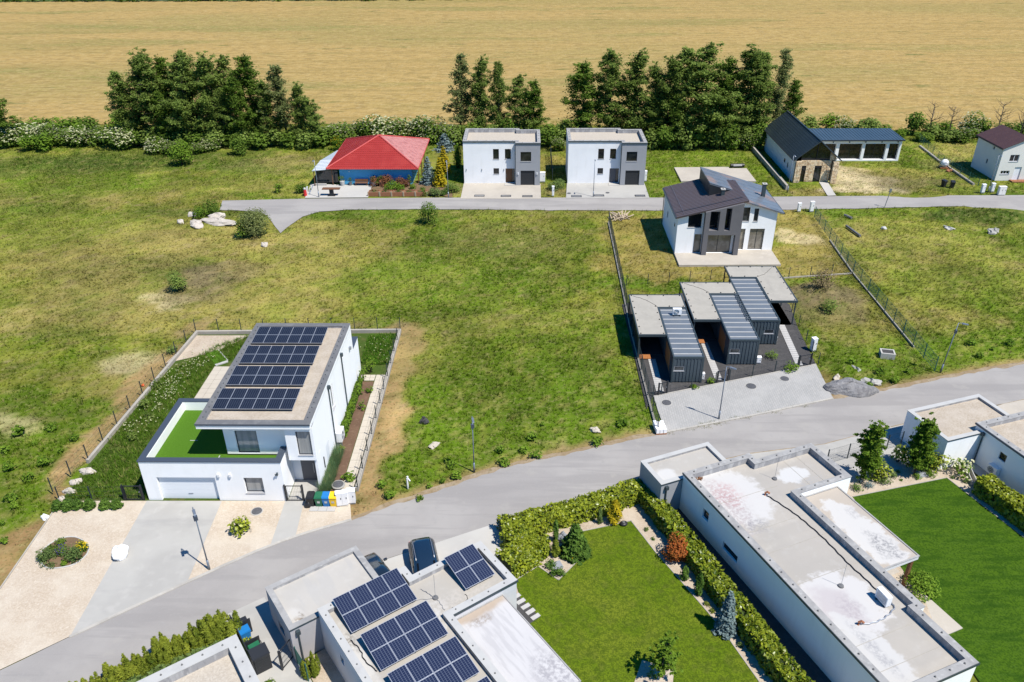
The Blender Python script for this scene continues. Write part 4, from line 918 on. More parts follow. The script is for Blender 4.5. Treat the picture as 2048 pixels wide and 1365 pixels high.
lb = H.mb(); lb.cbox((-18.2, 45.38), .10, .14, 2.5, 2.72); lb.cyl((-18.3, 45.3), .05, 2.55, 2.66, 8); H.part('camera_fixture', lb, M['dark_steel'])
ac = H.mb(); ac.box(-15.50, -15.02, 52.1, 53.15, .42, 1.32); aco = H.part('heat_pump', ac, M['white_metal'])
g = H.mb(); g.cyl((-15.0, 52.55), .001, .1, .101, 4); fan = H.mb()
for k in range(16): a0 = k*math.pi/8; fan.bar((-15.012, 52.55+.12*math.cos(a0), .87+.12*math.sin(a0)), (-15.012, 52.55+.36*math.cos(a0), .87+.36*math.sin(a0)), .012, .02)
obj('fan_grille', fan, M['dark_steel'], aco); lg2 = H.mb(); lg2.box(-15.48, -15.05, 52.15, 52.25, .0, .42); lg2.box(-15.48, -15.05, 53.0, 53.1, 0, .42); obj('bracket', lg2, M['steel'], aco)
vb = H.mb(); vb.cbox((-15.45, 60.0), .18, .25, 4.6, 4.85); H.part('vent', vb, M['steel'])
lc = H.mb(); lc.poly([(-16.95, 61.42), (-15.65, 61.42), (-15.65, 64.15), (-16.95, 64.15)], 3.53); H.part('rear_wall_cap', lc, M['cap_blue'])

# ================= flat roofed front houses, shared pieces
def conductor_rod(H, par, s, t, zf):
    mb = H.mb(); mb.cyl((s, t), .19, zf, zf+.10, 14, .16); o = obj('rod_base', mb, M['cap_grey'], par)
    mb = H.mb(); mb.cyl((s, t), .012, zf+.1, zf+1.9, 5); obj('rod', mb, M['steel'], o)
def cable(H, par, path, z, r_=.025, m_='black_plastic', name='roof_cable'):
    mb = H.mb(); sm = smooth([(p[0], p[1]) for p in path], 6); k = random.random()*9
    mb.tube([(x + .03*math.sin(i*1.7+k), y + .03*math.cos(i*1.3+k), z+r_) for i, (x, y) in enumerate(sm)], r_, 5); return obj(name, mb, M[m_], par)
# ---- long white house on the right, anchor at its back left corner
PHR = R(23.49)
def stains(off, l): return [((b[0][0]-off[0], b[0][1]-off[1]),) + b[1:] for b in l]
offR = (28.18, 36.65)
mat('roof_right', (.545, .51, .465), .85, [(.35, 5, .4, .68, (.49, .465, .43), .7), (1.8, 6, .5, .72, (.60, .575, .54), .5), (.22, 4, .48, .56, (.44, .42, .40), .3, (.12, 1.5, 1))],
    stains(offR, [((30.2, 33.7), (2.4, 3.1), (.70, .69, .685), .95, .16, 1.2), ((29.5, 32.8), (1.1, 2.6), (.52, .47, .475), .75, .45, 1.3), ((30.1, 33.9), (.9, 1.2), (.62, .38, .38), .45, .6, 1.5), ((30.0, 30.6), (.8, .6), (.34, .34, .36), .6, .45, 1.6), ((29.6, 33.6), (.55, .7), (.46, .30, .32), .45, .5, 1.4),
                  ((30.7, 23.2), (2.2, 2.5), (.69, .68, .68), .95, .12, 1.2), ((30.0, 23.0), (1.2, 1.7), (.58, .54, .555), .85, .35, 1.3), ((30.6, 22.6), (.7, 1.0), (.45, .41, .44), .5, .5, 1.7), ((29.6, 19.5), (1.2, 3.2), (.68, .675, .67), .9, .14, 1.3), ((29.8, 19.8), (.35, 1.9), (.42, .42, .44), .6, .5, 1.7),
                  ((35.6, 33.8), (1.3, .8), (.72, .73, .74), .85, .16, 1.7), ((36.4, 32.8), (1.2, .5), (.45, .46, .48), .5, .5, 1.9)]))
mat('canopy_right', (.565, .505, .44), .85, [(.5, 5, .4, .68, (.52, .465, .41), .7)], [((1.7, -4.6), (1.3, 3.6), (.70, .69, .68), .95, .12, 1.5), ((2.0, -5.7), (.7, 1.2), (.33, .33, .345), .75, .4, 2.2), ((2.5, -2.6), (.5, .5), (.45, .44, .45), .5, .4, 2.0)])
H = House('long_house', 'long white house whose stained flat roof carries an air conditioner, beside the striped lawn', 'house', PHR, *offR); HR = H
OUT = [(28.18, 10.0), (33.9, 10.0), (33.9, 20.9), (34.32, 20.9), (34.32, 31.68), (38.85, 31.68), (38.85, 35.85), (33.85, 35.85), (33.85, 36.65), (28.18, 36.65)]
OUT[0] = (28.18, 16.92); OUT[1] = (33.92, 16.92)
wb = H.mb(); ln9 = Edge(OUT[9], OUT[0])
walls(wb, OUT, 0, 3.36, {9: [(36.65-34.0, 36.65-33.32, 1.5, 2.3), (36.65-31.5, 36.65-29.9, .82, 1.4)]}, .22)
H.part('wall', wb, M['white_render'])
ro = flat_roof(H, OUT, 3.36, 2.92, .42, 'roof_right', 'cap_light', over=.035, cap_t=.045)
window(H, ln9, 36.65-34.0, 36.65-33.32, 1.5, 2.3, gm=M['glass_dark'], dep=.14, sill=False); window(H, ln9, 36.65-31.5, 36.65-29.9, .82, 1.4, gm=M['glass_dark'], dep=.14, sill=False)
i_ = inset(OUT, .21)
cap_clips(H, ro, [(i_[k], i_[(k+1) % len(i_)]) for k in range(len(i_))], 3.42, 1.05, 'cap_grey', .045)
lb = H.mb()
for b in ((28.10, 33.98, 16.83, 16.862), (28.10, 28.132, 16.9, 36.7)): lb.box(b[0], b[1], b[2], b[3], 3.24, 3.40)
H.part('drip_edge', lb, M['dark_steel'])
for ty in (31.6, 29.3, 26.8, 24.6, 20.2, 18.4): pass
for ty in (33.3, 30.2, 28.2, 25.4, 20.5, 18.7): sm_ = H.mb(); sm_.box(28.65, 33.8, ty, ty+.03, 2.923, 2.93); obj('membrane_seam', sm_, M['slab_roof'], ro)
for sx in (36.0, 37.2): sm_ = H.mb(); sm_.box(sx, sx+.03, 32.2, 35.4, 2.923, 2.93); obj('membrane_seam', sm_, M['slab_roof'], ro)
cable(H, ro, [(32.44, 32.77), (32.67, 31.96), (32.98, 30.6), (33.11, 29.52), (33.18, 28.0), (33.12, 26.63), (33.05, 25.38), (33.1, 24.2), (33.05, 23.1)], 2.93, .035)
cable(H, ro, [(33.1, 22.1), (33.0, 21.75), (32.3, 21.5), (31.6, 21.38), (30.92, 21.41), (30.3, 21.6)], 2.93, .045, 'steel')
for p in ((32.38, 32.85), (30.2, 21.65)):
    mb = H.mb(); mb.tube([(p[0], p[1], 2.92), (p[0], p[1], 3.12), (p[0]+.12, p[1]-.06, 3.22), (p[0]+.25, p[1]-.12, 3.1)], .075, 8); obj('cable_inlet', mb, M['terracotta'], ro)
conductor_rod(H, ro, 34.11, 33.99, 2.92); conductor_rod(H, ro, 31.33, 24.3, 2.92)
rb = H.mb(); r2 = np.random.default_rng(4)
for k in range(26): a0, q = r2.random()*6.28, r2.random()*.3; rb.cbox((29.15+q*math.cos(a0), 36.05+q*.7*math.sin(a0)), .09, .06, 2.92, 2.98+r2.random()*.05, a0)
obj('leaf_litter', rb, M['brown_wood'], ro)['kind'] = 'stuff'
ac = H.mb(); ac.hexa([(32.50, 21.95, 3.02), (32.85, 21.92, 3.02), (32.93, 22.85, 3.02), (32.58, 22.88, 3.02), (32.50, 21.95, 3.72), (32.85, 21.92, 3.72), (32.93, 22.85, 3.72), (32.58, 22.88, 3.72)])
AC = tag(H.part('air_conditioner', ac, M['white_metal']))
gr = H.mb()
for k in range(9): gr.bar((32.487+.0086*k*1.0, 22.05+.085*k, 3.12), (32.487+.0086*k, 22.05+.085*k, 3.62), .012, .02)
obj('fan_grille', gr, M['steel'], AC); ft = H.mb(); ft.box(32.5, 32.95, 22.05, 22.13, 2.92, 3.02); ft.box(32.5, 32.95, 22.65, 22.73, 2.92, 3.02); obj('foot', ft, M['dark_steel'], AC)
# canopy over the terrace
cp = H.mb(); CAN = [(34.345, 24.35), (37.67, 24.35), (37.67, 31.64), (34.345, 31.64)]; cp.prism(CAN, 2.62, 2.88); co_ = H.part('canopy', cp, M['light_grey_render'])
ct_ = MB((34.345, 31.64)); ct_.poly(inset(CAN, .08), 2.892); cto = obj('canopy_roof', ct_, M['canopy_right'], co_); cto.location = (34.345-offR[0], 31.64-offR[1], 0)
rg = H.mb(); ring(rg, CAN, -.03, .07, 2.883, 2.94); obj('canopy_cap', rg, M['cap_light'], co_)
po = H.mb(); po.box(37.35, 37.55, 24.5, 24.7, 0, 2.62); H.part('canopy_post', po, M['brown_wood'])
tb = H.mb(); tb.box(34.4, 38.2, 20.6, 31.6, 0, .12); H.part('terrace', tb, M['concrete_warm'])
ub = H.mb(); ub.box(34.33, 34.9, 20.95, 24.0, 0, 2.3); H.part('terrace_niche', ub, M['white_render'])
def annex(label, phi, x0, x1, y0, y1, h, wm, roofm, capm, win=None, pipe=True, name='garage_annex'):
    """flat roofed garage annex: a thing of its own beside its house"""
    H = House(name, label, 'garage', phi, x0, y0); P_ = [(x0, y0), (x1, y0), (x1, y1), (x0, y1)]
    wb = H.mb(); walls(wb, P_, 0, h, {3: [win]} if win else {}, .18); H.part('wall', wb, M[wm])
    if win: window(H, Edge(P_[3], P_[0]), *win, gm=M['glass_dark'], sill=False)
    ro = flat_roof(H, P_, h, h-.16, .32, roofm, capm, over=.03)
    db = H.mb(); db.box(x0-.045, x1, y0-.05, y0-.031, h-.06, h+.03); H.part('drip_edge', db, M['dark_steel'])
    if pipe: downpipe(H, x0+.42, y0, .05, h-.15, (0, -1))
    return H, ro
mat('annex_roof_right', (.545, .52, .485), .85, [(.5, 5, .4, .68, (.49, .47, .44), .7), (2, 6, .5, .72, (.60, .58, .55), .5)], [((1.0, .8), (.8, .9), (.74, .74, .74), .8, .3, 1.4)])
annex('grey garage annex with pale flat roof at the road end of the long white house', PHR, 26.42, 32.3, 36.68, 39.55, 2.82, 'grey_render', 'annex_roof_right', 'cap_white')

# ---- front house with solar panels
PHP = R(36.16); offP = (9.26, 33.2)
mat('roof_front', (.53, .50, .455), .85, [(.4, 5, .4, .68, (.475, .45, .415), .7), (2, 6, .5, .72, (.585, .56, .525), .5)],
    stains(offP, [((14.6, 29.0), (1.3, 1.2), (.70, .69, .68), .7, .5, 1.5), ((17.0, 29.4), (1.8, .7), (.62, .58, .53), .6, .4, 1.5), ((9.9, 29), (.35, 2.4), (.70, .695, .68), .8, .4, 1.6), ((9.9, 30.2), (.3, .8), (.25, .22, .18), .6, .4, 1.9)]))
mat('canopy_white', (.70, .69, .70), .8, [(.4, 5, .4, .68, (.64, .63, .645), .6), (1.2, 5, .48, .62, (.52, .51, .53), .5, (2.6, .35, 1))], [((1.6, .0), (2.6, .62), (.53, .43, .34), .9, .35, 1.0), ((2.6, -6.2), (.9, 1.6), (.42, .41, .44), .75, .4, 2.0), ((1.4, -.85), (.8, .3), (.36, .30, .25), .6, .5, 1.8)])
H = House('solar_house', 'grey flat roofed house with tilted blue solar panels, beside the square lawn', 'house', PHP, *offP); HP = H
OUT = [(9.26, 18.5), (15.42, 18.5), (15.42, 28.3), (19.98, 28.3), (19.98, 32.3), (15.0, 32.3), (15.0, 33.2), (9.26, 33.2)]
wb = H.mb(); walls(wb, OUT, 0, 3.36, {7: [(2.75, 3.2, 1.7, 2.3)]}, .2); H.part('wall', wb, M['light_grey_render'])
window(H, Edge(OUT[7], OUT[0]), 2.75, 3.2, 1.7, 2.3, gm=M['glass_dark'], sill=False)
ro = flat_roof(H, OUT, 3.36, 3.06, .40, 'roof_front', 'cap_white', over=.035)
i_ = inset(OUT, .2); cap_clips(H, ro, [(i_[k], i_[(k+1) % len(i_)]) for k in range(len(i_))], 3.41, 1.0, 'cap_grey', .04)
lb = H.mb(); lb.box(15.45, 20.05, 28.22, 28.262, 3.24, 3.40); H.part('drip_edge', lb, M['dark_steel'])
solar_row(H, H.o, 10.15, 30.55, 3.28, 4, 2, 1.045, 1.27, R(10), 'solar_blue', 'solar_frame')
solar_row(H, H.o, 10.35, 27.35, 3.28, 4, 2, 1.045, 1.24, R(10), 'solar_blue', 'solar_frame')
solar_row(H, H.o, 10.40, 24.20, 3.28, 4, 2, 1.045, 1.24, R(10), 'solar_blue', 'solar_frame')
solar_row(H, H.o, 10.40, 21.05, 3.28, 4, 2, 1.045, 1.24, R(10), 'solar_blue', 'solar_frame')
solar_row(H, H.o, 17.1, 29.5, 3.30, 2, 2, 1.045, 1.27, R(12), 'solar_blue', 'solar_frame')
CAN = [(15.44, 20.9), (18.93, 20.9), (18.93, 28.27), (15.44, 28.27)]
cp = H.mb(); cp.prism(CAN, 2.55, 2.82); co_ = H.part('canopy', cp, M['light_grey_render'])
ct_ = MB((15.44, 28.27)); ct_.poly(inset(CAN, .06), 2.832); cto = obj('canopy_roof', ct_, M['canopy_white'], co_); cto.location = (15.44-offP[0], 28.27-offP[1], 0)
rg = H.mb(); ring(rg, CAN, -.02, .05, 2.823, 2.87); obj('canopy_cap', rg, M['cap_light'], co_)
for p in ((18.6, 21.2), (18.6, 27.4)): po = H.mb(); po.cbox(p, .2, .2, 0, 2.55); H.part('canopy_post', po, M['brown_wood'])
conductor_rod(H, ro, 15.4, 30.2, 3.06)
for k, (p, q) in enumerate((((15.0, 31.3), (15.3, 30.4)), ((15.4, 30.2), (15.35, 29.1)), ((14.0, 30.9), (15.3, 30.2)))): cable(H, ro, [p, ((p[0]+q[0])/2+.05, (p[1]+q[1])/2), q], 3.07, .012, 'steel')
cable(H, ro, [(17.0, 29.45), (16.9, 29.0), (16.2, 28.9), (15.7, 28.95)], 3.07, .015)
cable(H, ro, [(9.95, 30.3), (10.1, 29.4), (10.0, 28.6), (10.25, 27.6)], 3.07, .03); cable(H, ro, [(9.85, 27.0), (10.0, 26.3), (9.9, 25.4), (10.2, 24.4)], 3.07, .03)
vb = H.mb(); vb.cyl((15.75, 28.75), .09, 3.06, 3.3, 10); obj('roof_vent', vb, M['black_plastic'], ro)
mat('annex_roof_front', (.60, .575, .54), .85, [(.4, 5, .4, .68, (.545, .525, .495), .7), (2, 6, .5, .72, (.64, .62, .59), .5), (.5, 4, .5, .6, (.54, .53, .52), .5, (3, .5, 1))], [((.65, .75), (.5, .9), (.68, .66, .63), .9, .3, 1.2), ((.62, .35), (.32, .5), (.33, .25, .17), .75, .4, 1.7), ((1.0, .5), (.15, .5), (.22, .18, .14), .6, .5, 1.9)])
annex('grey garage annex with pale stained roof between the dark bin box and the solar house', PHP, 7.47, 13.5, 33.23, 37.15, 2.78, 'warm_grey_render', 'annex_roof_front', 'cap_light', win=(1.55, 2.5, .75, 1.45))
# ---- corner of the neighbouring roof, lower left
H = House('gravel_roof_house', 'white house corner with a sunken gravel roof beside the conifer row', 'house', PHP, 4.82, 34.55)
OUT = [(-8, 20), (4.82, 20), (4.82, 34.55), (-8, 34.55)]
wb = H.mb(); walls(wb, OUT, 0, 2.96); H.part('wall', wb, M['white_render'])
ro = flat_roof(H, OUT, 2.96, 2.45, .62, 'gravel_pale', 'cap_white', over=.03); i_ = inset(OUT, .3)
cap_clips(H, ro, [(i_[1], i_[2]), (i_[2], i_[3])], 3.02, 1.1, 'cap_grey', .045)
lb = H.mb(); lb.box(1.6, 1.64, 31.5, 33.0, 2.5, 2.55); obj('membrane_seam', lb, M['steel'], ro)
# ---- white house at the right edge, anchor at its garage corner
PHT = R(19.19); offT = (46.62, 36.15)
annex('white garage annex with gravel roof at the right, above two small trees', PHT, 46.62, 53.85, 36.15, 40.42, 2.82, 'white_render', 'gravel_roof', 'cap_white', pipe=False, name='garage_annex')
H = House('gravel_roof_house', 'white flat roofed house with gravel roof and wall mounted air conditioner at the right edge', 'house', PHT, 49.95, 36.85)
OUT = [(49.95, 20), (60, 20), (60, 36.85), (53.9, 36.85), (53.88, 36.85), (49.95, 36.85)]; OUT = [(49.95, 20), (60, 20), (60, 36.85), (49.95, 36.85)]
wb = H.mb(); walls(wb, OUT, 0, 3.25, {3: [(36.85-34.3, 36.85-33.67, 1.72, 2.38)]}, .2); H.part('wall', wb, M['white_render'])
window(H, Edge(OUT[3], OUT[0]), 36.85-34.3, 36.85-33.67, 1.72, 2.38, gm=M['glass_dark'], sill=False)
ro = flat_roof(H, OUT, 3.25, 2.92, .42, 'gravel_roof', 'cap_light', over=.035); i_ = inset(OUT, .2)
cap_clips(H, ro, [(i_[3], i_[0]), (i_[2], i_[3])], 3.30, 1.0, 'cap_grey', .04)
lb = H.mb(); lb.box(49.87, 49.912, 20, 36.93, 3.13, 3.29); H.part('drip_edge', lb, M['cap_blue'])
downpipe(H, 49.95, 36.0, .05, 3.0, (-1, 0))
ac = H.mb(); ac.box(49.5, 49.92, 33.72, 34.55, .45, 1.15); AC = H.part('air_conditioner', ac, M['white_metal'])
fg = H.mb()
for rr in (.09, .17, .25): fg.tube([(49.485, 34.22+rr*math.cos(k*math.pi/8), .8+rr*math.sin(k*math.pi/8)) for k in range(17)], .012, 4)
for k in range(8): a0 = k*math.pi/4; fg.bar((49.485, 34.22+.04*math.cos(a0), .8+.04*math.sin(a0)), (49.485, 34.22+.26*math.cos(a0), .8+.26*math.sin(a0)), .014, .014)
obj('fan_grille', fg, M['dark_steel'], AC); bk = H.mb(); bk.box(49.55, 49.94, 33.8, 33.84, .40, .45); bk.box(49.55, 49.94, 34.42, 34.46, .40, .45); obj('bracket', bk, M['steel'], AC)
H = [o for o in bpy.data.objects if o.get('label', '').startswith('white garage annex with gravel roof at the right')][0]
mb = MB((46.62, 36.15)); mb.cyl((46.53, 37.6), .055, .05, 2.3, 8); mb.cbox((46.5, 37.6), .26, .3, 2.3, 2.6); mb.tube([(46.53, 37.6, 1.5), (46.45, 37.9, 1.9), (46.53, 38.1, 2.2)], .045, 6); obj('downpipe', mb, M['dark_steel'], H)

# ================= two white and grey cube houses on the back road
def cube_house(ox, label, lamps, cyan=False):
    H = House('cube_house', label, 'house', 0.0, ox, 117.85)
    x = lambda v: ox + v
    OUT = [(x(0), 117.85), (x(7.9), 117.85), (x(7.9), 116.85), (x(11.55), 116.85), (x(11.55), 124.25), (x(8.35), 124.25), (x(8.35), 124.95), (x(0), 124.95)]
    hol0 = [(4.48, 5.36, 3.8, 5.36), (6.26, 7.16, 3.84, 5.36), (4.5, 5.34, 1.5, 2.4), (6.32, 7.72, .14, 2.36)]; hol2 = [(.72, 2.3, 3.75, 5.2), (.72, 2.84, 0.02, 2.34)]
    wb = H.mb(); gb = H.mb(); WH = [OUT[0], OUT[1], (x(7.9), 124.9), OUT[7]]; GR = [OUT[2], OUT[3], OUT[4], (x(7.92), 124.25)]
    def edge_walls(mb, a, b, z0, z1, hs):
        e = Edge(a, b); us = sorted({0, e.len} | {v for h in hs for v in h[:2]}); zs = sorted({z0, z1} | {v for h in hs for v in h[2:]})
        for p, q in zip(us, us[1:]):
            for c, d in zip(zs, zs[1:]):
                if any(h[0] < (p+q)/2 < h[1] and h[2] < (c+d)/2 < h[3] for h in hs): continue
                mb.quad(e.p(p, 0, c), e.p(q, 0, c), e.p(q, 0, d), e.p(p, 0, d))
        for u0, u1, c, d in hs:
            for A_, B_ in (((u0, c), (u0, d)), ((u1, c), (u1, d)), ((u0, d), (u1, d)), ((u0, c), (u1, c))):
                mb.quad(e.p(A_[0], 0, A_[1]), e.p(A_[0], .2, A_[1]), e.p(B_[0], .2, B_[1]), e.p(B_[0], 0, B_[1]))
        return e
    e0 = edge_walls(wb, OUT[0], OUT[1], 0, 6.5, hol0)
    for k in (5, 6, 7): edge_walls(wb, OUT[k], OUT[(k+1) % 8], 0, 6.5, [])
    edge_walls(gb, OUT[1], OUT[2], 0, 6.5, []); e2 = edge_walls(gb, OUT[2], OUT[3], 0, 6.5, hol2)
    for k in (3, 4): edge_walls(gb, OUT[k], OUT[k+1], 0, 6.5, [])
    H.part('wall', wb, M['cool_white']); H.part('grey_wing', gb, M['grey_render'], label='grey rendered wing with garage')
    ro = flat_roof(H, OUT, 6.5, 6.02, .45, 'gravel_pale', 'cap_light', over=.04, cap_t=.06)
    i_ = inset(OUT, .2); cap_clips(H, ro, [(i_[k], i_[(k+1) % 8]) for k in range(8)], 6.56, 1.3, 'cap_grey', .05)
    db = H.mb(); db.box(x(-.06), x(7.84), 117.76, 117.795, 6.36, 6.55); db.box(x(7.84), x(11.6), 116.76, 116.80, 6.36, 6.55); H.part('fascia', db, M['dark_steel'])
    for h in hol0[:3]: window(H, e0, *h, gm=M['glass_dark'])
    window(H, e2, *hol2[0], gm=M['glass_dark'])
    d = H.mb(); e0.box(d, 6.36, 7.30, .14, .2, .16, 2.32); do_ = H.part('front_door', d, M['brown_wood'] if not cyan else M['door_grey']); g = H.mb(); e0.box(g, 7.34, 7.68, .15, .19, .16, 2.32); obj('side_light', g, M['glass'], do_); hd = H.mb(); e0.box(hd, 6.42, 6.46, .09, .137, .9, 1.5); obj('handle', hd, M['steel'], do_)
    st = H.mb(); st.box(x(6.2), x(7.86), 116.7, 117.84, -.02, .13); H.part('door_step', st, M['concrete_light'])
    gd = H.mb()
    for k in range(5): e2.box(gd, .74, 2.82, .14, .18, .03+k*.46, .03+k*.46+.452)
    H.part('garage_door', gd, M['anthracite'])
    dp = H.mb(); dp.cyl((x(7.82), 116.95), .05, .05, 6.3, 8); H.part('downpipe', dp, M['dark_steel'])
    if lamps:
        for u in (.35, 2.7, 6.05): l = H.mb(); e0.box(l, u, u+.09, -.1, -.002, 2.05, 2.32); H.part('wall_lamp', l, M['steel'])
        for u in (.35, 3.2): l = H.mb(); e2.box(l, u-.07, u+.07, -.14, -.002, 1.75, 2.05); H.part('wall_lamp', l, M['white_metal'])
    return H
cube_house(-9.57, 'left of the two white and grey cube houses, with small wall lamps', True)
cube_house(6.2, 'right of the two white and grey cube houses, with a lamp post on its forecourt', False, True)

# ================= blue bungalow with red pyramid roof
H = House('red_roof_house', 'blue walled bungalow with a red tiled pyramid roof', 'house', 0.0, -28.5, 117.4)
wb = H.mb(); OUT = [(-28.5, 117.5), (-17.5, 117.5), (-17.5, 131.8), (-29.2, 131.8), (-29.2, 124), (-28.5, 124)]; walls(wb, OUT, 0, 2.6); H.part('wall', wb, M['blue_render'])
ca, A4 = (-23.35, 124.9, 5.5), [(-30.3, 116.9, 2.7), (-16.4, 116.75, 2.7), (-16.4, 132.7, 2.7), (-30.4, 132.9, 2.7)]
names = ['front', 'right', 'back', 'left']
rf = H.mb()
for k in range(4): rf.add([A4[k], A4[(k+1) % 4], ca], [(0, 1, 2)]) if k != 1 else None
rf.add([(p[0], p[1], p[2]-.03) for p in A4], [(3, 2, 1, 0)]); ro = H.part('roof', rf, M['tile_red'])
rs = H.mb(); rs.add([A4[1], A4[2], ca], [(0, 1, 2)]); H.part('roof_slope', rs, M['tile_pink'], label='paler pinkish roof slope on the right')
# tile courses as raised ribs down the slope and steps across it
for k in range(4):
    tr = H.mb()
    a, b = Vector(A4[k]), Vector(A4[(k+1) % 4]); top = Vector(ca); n = (b-a).cross(top-a).normalized()
    n = n if n.z > 0 else -n; cnt = 40
    for i in range(1, cnt):
        q = i/cnt; p0 = a.lerp(b, q); lim = min(1, 2*min(q, 1-q)); mid = a.lerp(b, .5); up = (top-mid); p1 = p0 + up*lim
        tr.bar(p0+n*.02, p1+n*.02, .09, .05)
    for j in range(1, 18):
        q = j/18; tr.bar(a.lerp(top, q)+n*.012, b.lerp(top, q)+n*.012, .05, .055)
    obj('roof_tile', tr, M['tile_pink' if k == 1 else 'tile_red'], ro)['kind'] = 'stuff'
mat('ridge_red', (.46, .07, .06), .45)
for k in range(4):
    hb = H.mb(); hb.tube([Vector(A4[k])+Vector((0, 0, .05)), Vector(ca)+Vector((0, 0, .06))], .11, 6); obj('ridge_tile', hb, M['ridge_red'], ro)
    gb = H.mb(); a, b = Vector(A4[k]), Vector(A4[(k+1) % 4]); gb.bar(a-Vector((0, 0, .04)), b-Vector((0, 0, .04)), .14, .12); obj('gutter', gb, M['ridge_red'], ro)
for y_ in (117.9, 122, 126): po = H.mb(); po.cbox((-16.55, y_), .14, .14, 0, 2.66); H.part('porch_post', po, M['brown_wood'])
tr2 = H.mb()
for k in range(5): tr2.box(-17.4+.02*k, -16.6, 118.0, 118.05, .35+k*.45, .40+k*.45)
H.part('trellis', tr2, M['brown_wood'])
cs = H.mb(); cs.quad((-32.4, 116.4, 2.45), (-29.9, 117.3, 2.66), (-30.0, 127.2, 2.66), (-30.9, 127.0, 2.5)); cs.quad((-32.4, 116.4, 2.45), (-30.9, 127.0, 2.5), (-32.3, 121.8, 2.45), (-32.4, 120, 2.45))
cs = H.mb(); CS = [(-32.4, 116.4), (-29.95, 117.2), (-30.1, 127.1), (-30.75, 127.1), (-32.3, 121.6)]; cs.prism(CS, 2.44, 2.5); cpo = H.part('carport_roof', cs, M['carport_sheet'])
sr = H.mb()
for k in range(7): sr.bar((-32.3, 116.9+k*.75, 2.515), (-30.0, 117.4+k*.75, 2.515), .10, .03)
obj('sheet_rib', sr, M['cool_white'], cpo)
for p in ((-32.25, 116.7), (-32.25, 121.4), (-29.6, 117.2)): po = H.mb(); po.cbox(p, .1, .1, 0, 2.46); H.part('carport_post', po, M['brown_wood'])
gz = H.mb(); gz.box(-32.2, -28.9, 117.9, 117.95, 0.1, 2.1); H.part('glazed_screen', gz, M['glass'])
lw = H.mb(); lw.cbox((-31.5, 116.9), 1.9, .2, 0, .35); H.part('low_wall', lw, M['concrete_light'])
wl = H.mb(); wl.cbox((-27.0, 117.45), .12, .1, 2.0, 2.15); H.part('wall_lamp', wl, M['white_metal'])

# ================= unfinished double house with crossing mono-pitch roofs
H = House('double_house', 'white and grey two storey house with two crossing mono pitch roofs, brown and slate', 'house', 0.0, 18.24, 91.0); HD = H
FR = [(18.24, 91.0), (21.4, 91.0), (21.4, 91.9), (25.7, 91.9), (25.7, 92.0), (30.4, 92.0), (30.4, 101.2), (18.24, 101.2)]
FR = [(18.24, 91.0), (25.72, 91.0), (25.72, 92.0), (30.4, 92.0), (30.4, 101.2), (18.24, 101.2)]
hol = {0: [(1.25, 2.88, 3.55, 5.35), (2.2, 3.1, .24, 2.7), (3.55, 6.7, .24, 2.7), (3.6, 4.85, 3.4, 5.85), (5.68, 6.25, 3.4, 6.2)],
       2: [(.12, 1.35, 3.95, 5.75), (1.85, 2.4, 3.95, 5.6), (.0, 1.1, .24, 3.0), (1.65, 3.45, .24, 3.0)], 5: [(3.0, 3.5, 2.2, 3.0), (8.2, 8.7, 3.0, 3.5)]}
wb = H.mb(); walls(wb, FR, 0, 4.85, {k: [h for h in v if h[3] < 4.85] for k, v in hol.items()}, .2)
# gable tops with the tall openings that cross the eaves line: rebuild front walls in full height
wb = H.mb()
def gable_wall(e, hs, ztop):
    us = sorted({0, e.len} | {v for h in hs for v in h[:2]})
    for a, b in zip(us, us[1:]):
        col = sorted([h for h in hs if h[0] <= a+1e-6 and h[1] >= b-1e-6], key=lambda h: h[2]); z = 0
        for h in col:
            if h[2] > z: wb.quad(e.p(a, 0, z), e.p(b, 0, z), e.p(b, 0, h[2]), e.p(a, 0, h[2]))
            z = h[3]
        wb.quad(e.p(a, 0, z), e.p(b, 0, z), e.p(b, 0, ztop(b)), e.p(a, 0, ztop(a)))
    for u0, u1, c, d in hs:
        for A_, B_ in (((u0, c), (u0, d)), ((u1, c), (u1, d)), ((u0, d), (u1, d)), ((u0, c), (u1, c))):
            wb.quad(e.p(A_[0], 0, A_[1]), e.p(A_[0], .25, A_[1]), e.p(B_[0], .25, B_[1]), e.p(B_[0], 0, B_[1]))
zl = lambda s: 5.0+.253*(s-18.0)-.12
zr_ = lambda s: 7.8-.306*(s-22.5)-.12
eF = Edge(FR[0], FR[1]); eG = Edge(FR[2], FR[3])
gable_wall(eF, hol[0], lambda u: zl(18.24+u)); gable_wall(eG, hol[2], lambda u: zr_(25.72+u))
walls(wb, [(18.24, 91.0), (18.24, 91.0), (30.4, 92.0), (30.4, 101.2), (18.24, 101.2)][2:] if 0 else [(30.4, 92.0), (30.4, 101.2), (30.39, 101.2), (30.39, 92.0)], 0, 5.15)
eL = Edge(FR[5], FR[0])
for a, b in ((FR[3], FR[4]),): pass
def plain(e, z0, z1, hs=()):
    us = sorted({0, e.len} | {v for h in hs for v in h[:2]}); zs = sorted({z0, z1} | {v for h in hs for v in h[2:]})
    for a, b in zip(us, us[1:]):
        for c, d in zip(zs, zs[1:]):
            if any(h[0] < (a+b)/2 < h[1] and h[2] < (c+d)/2 < h[3] for h in hs): continue
            wb.quad(e.p(a, 0, c), e.p(b, 0, c), e.p(b, 0, d), e.p(a, 0, d))
plain(eL, 0, 4.92, hol[5]); plain(Edge(FR[4], FR[5]), 0, 4.9); plain(Edge(FR[1], FR[2]), 0, 6.5)
H.part('wall', wb, M['white_render'])
for h in hol[5]: window(H, eL, *h, gm=M['glass_dark'], sill=False)
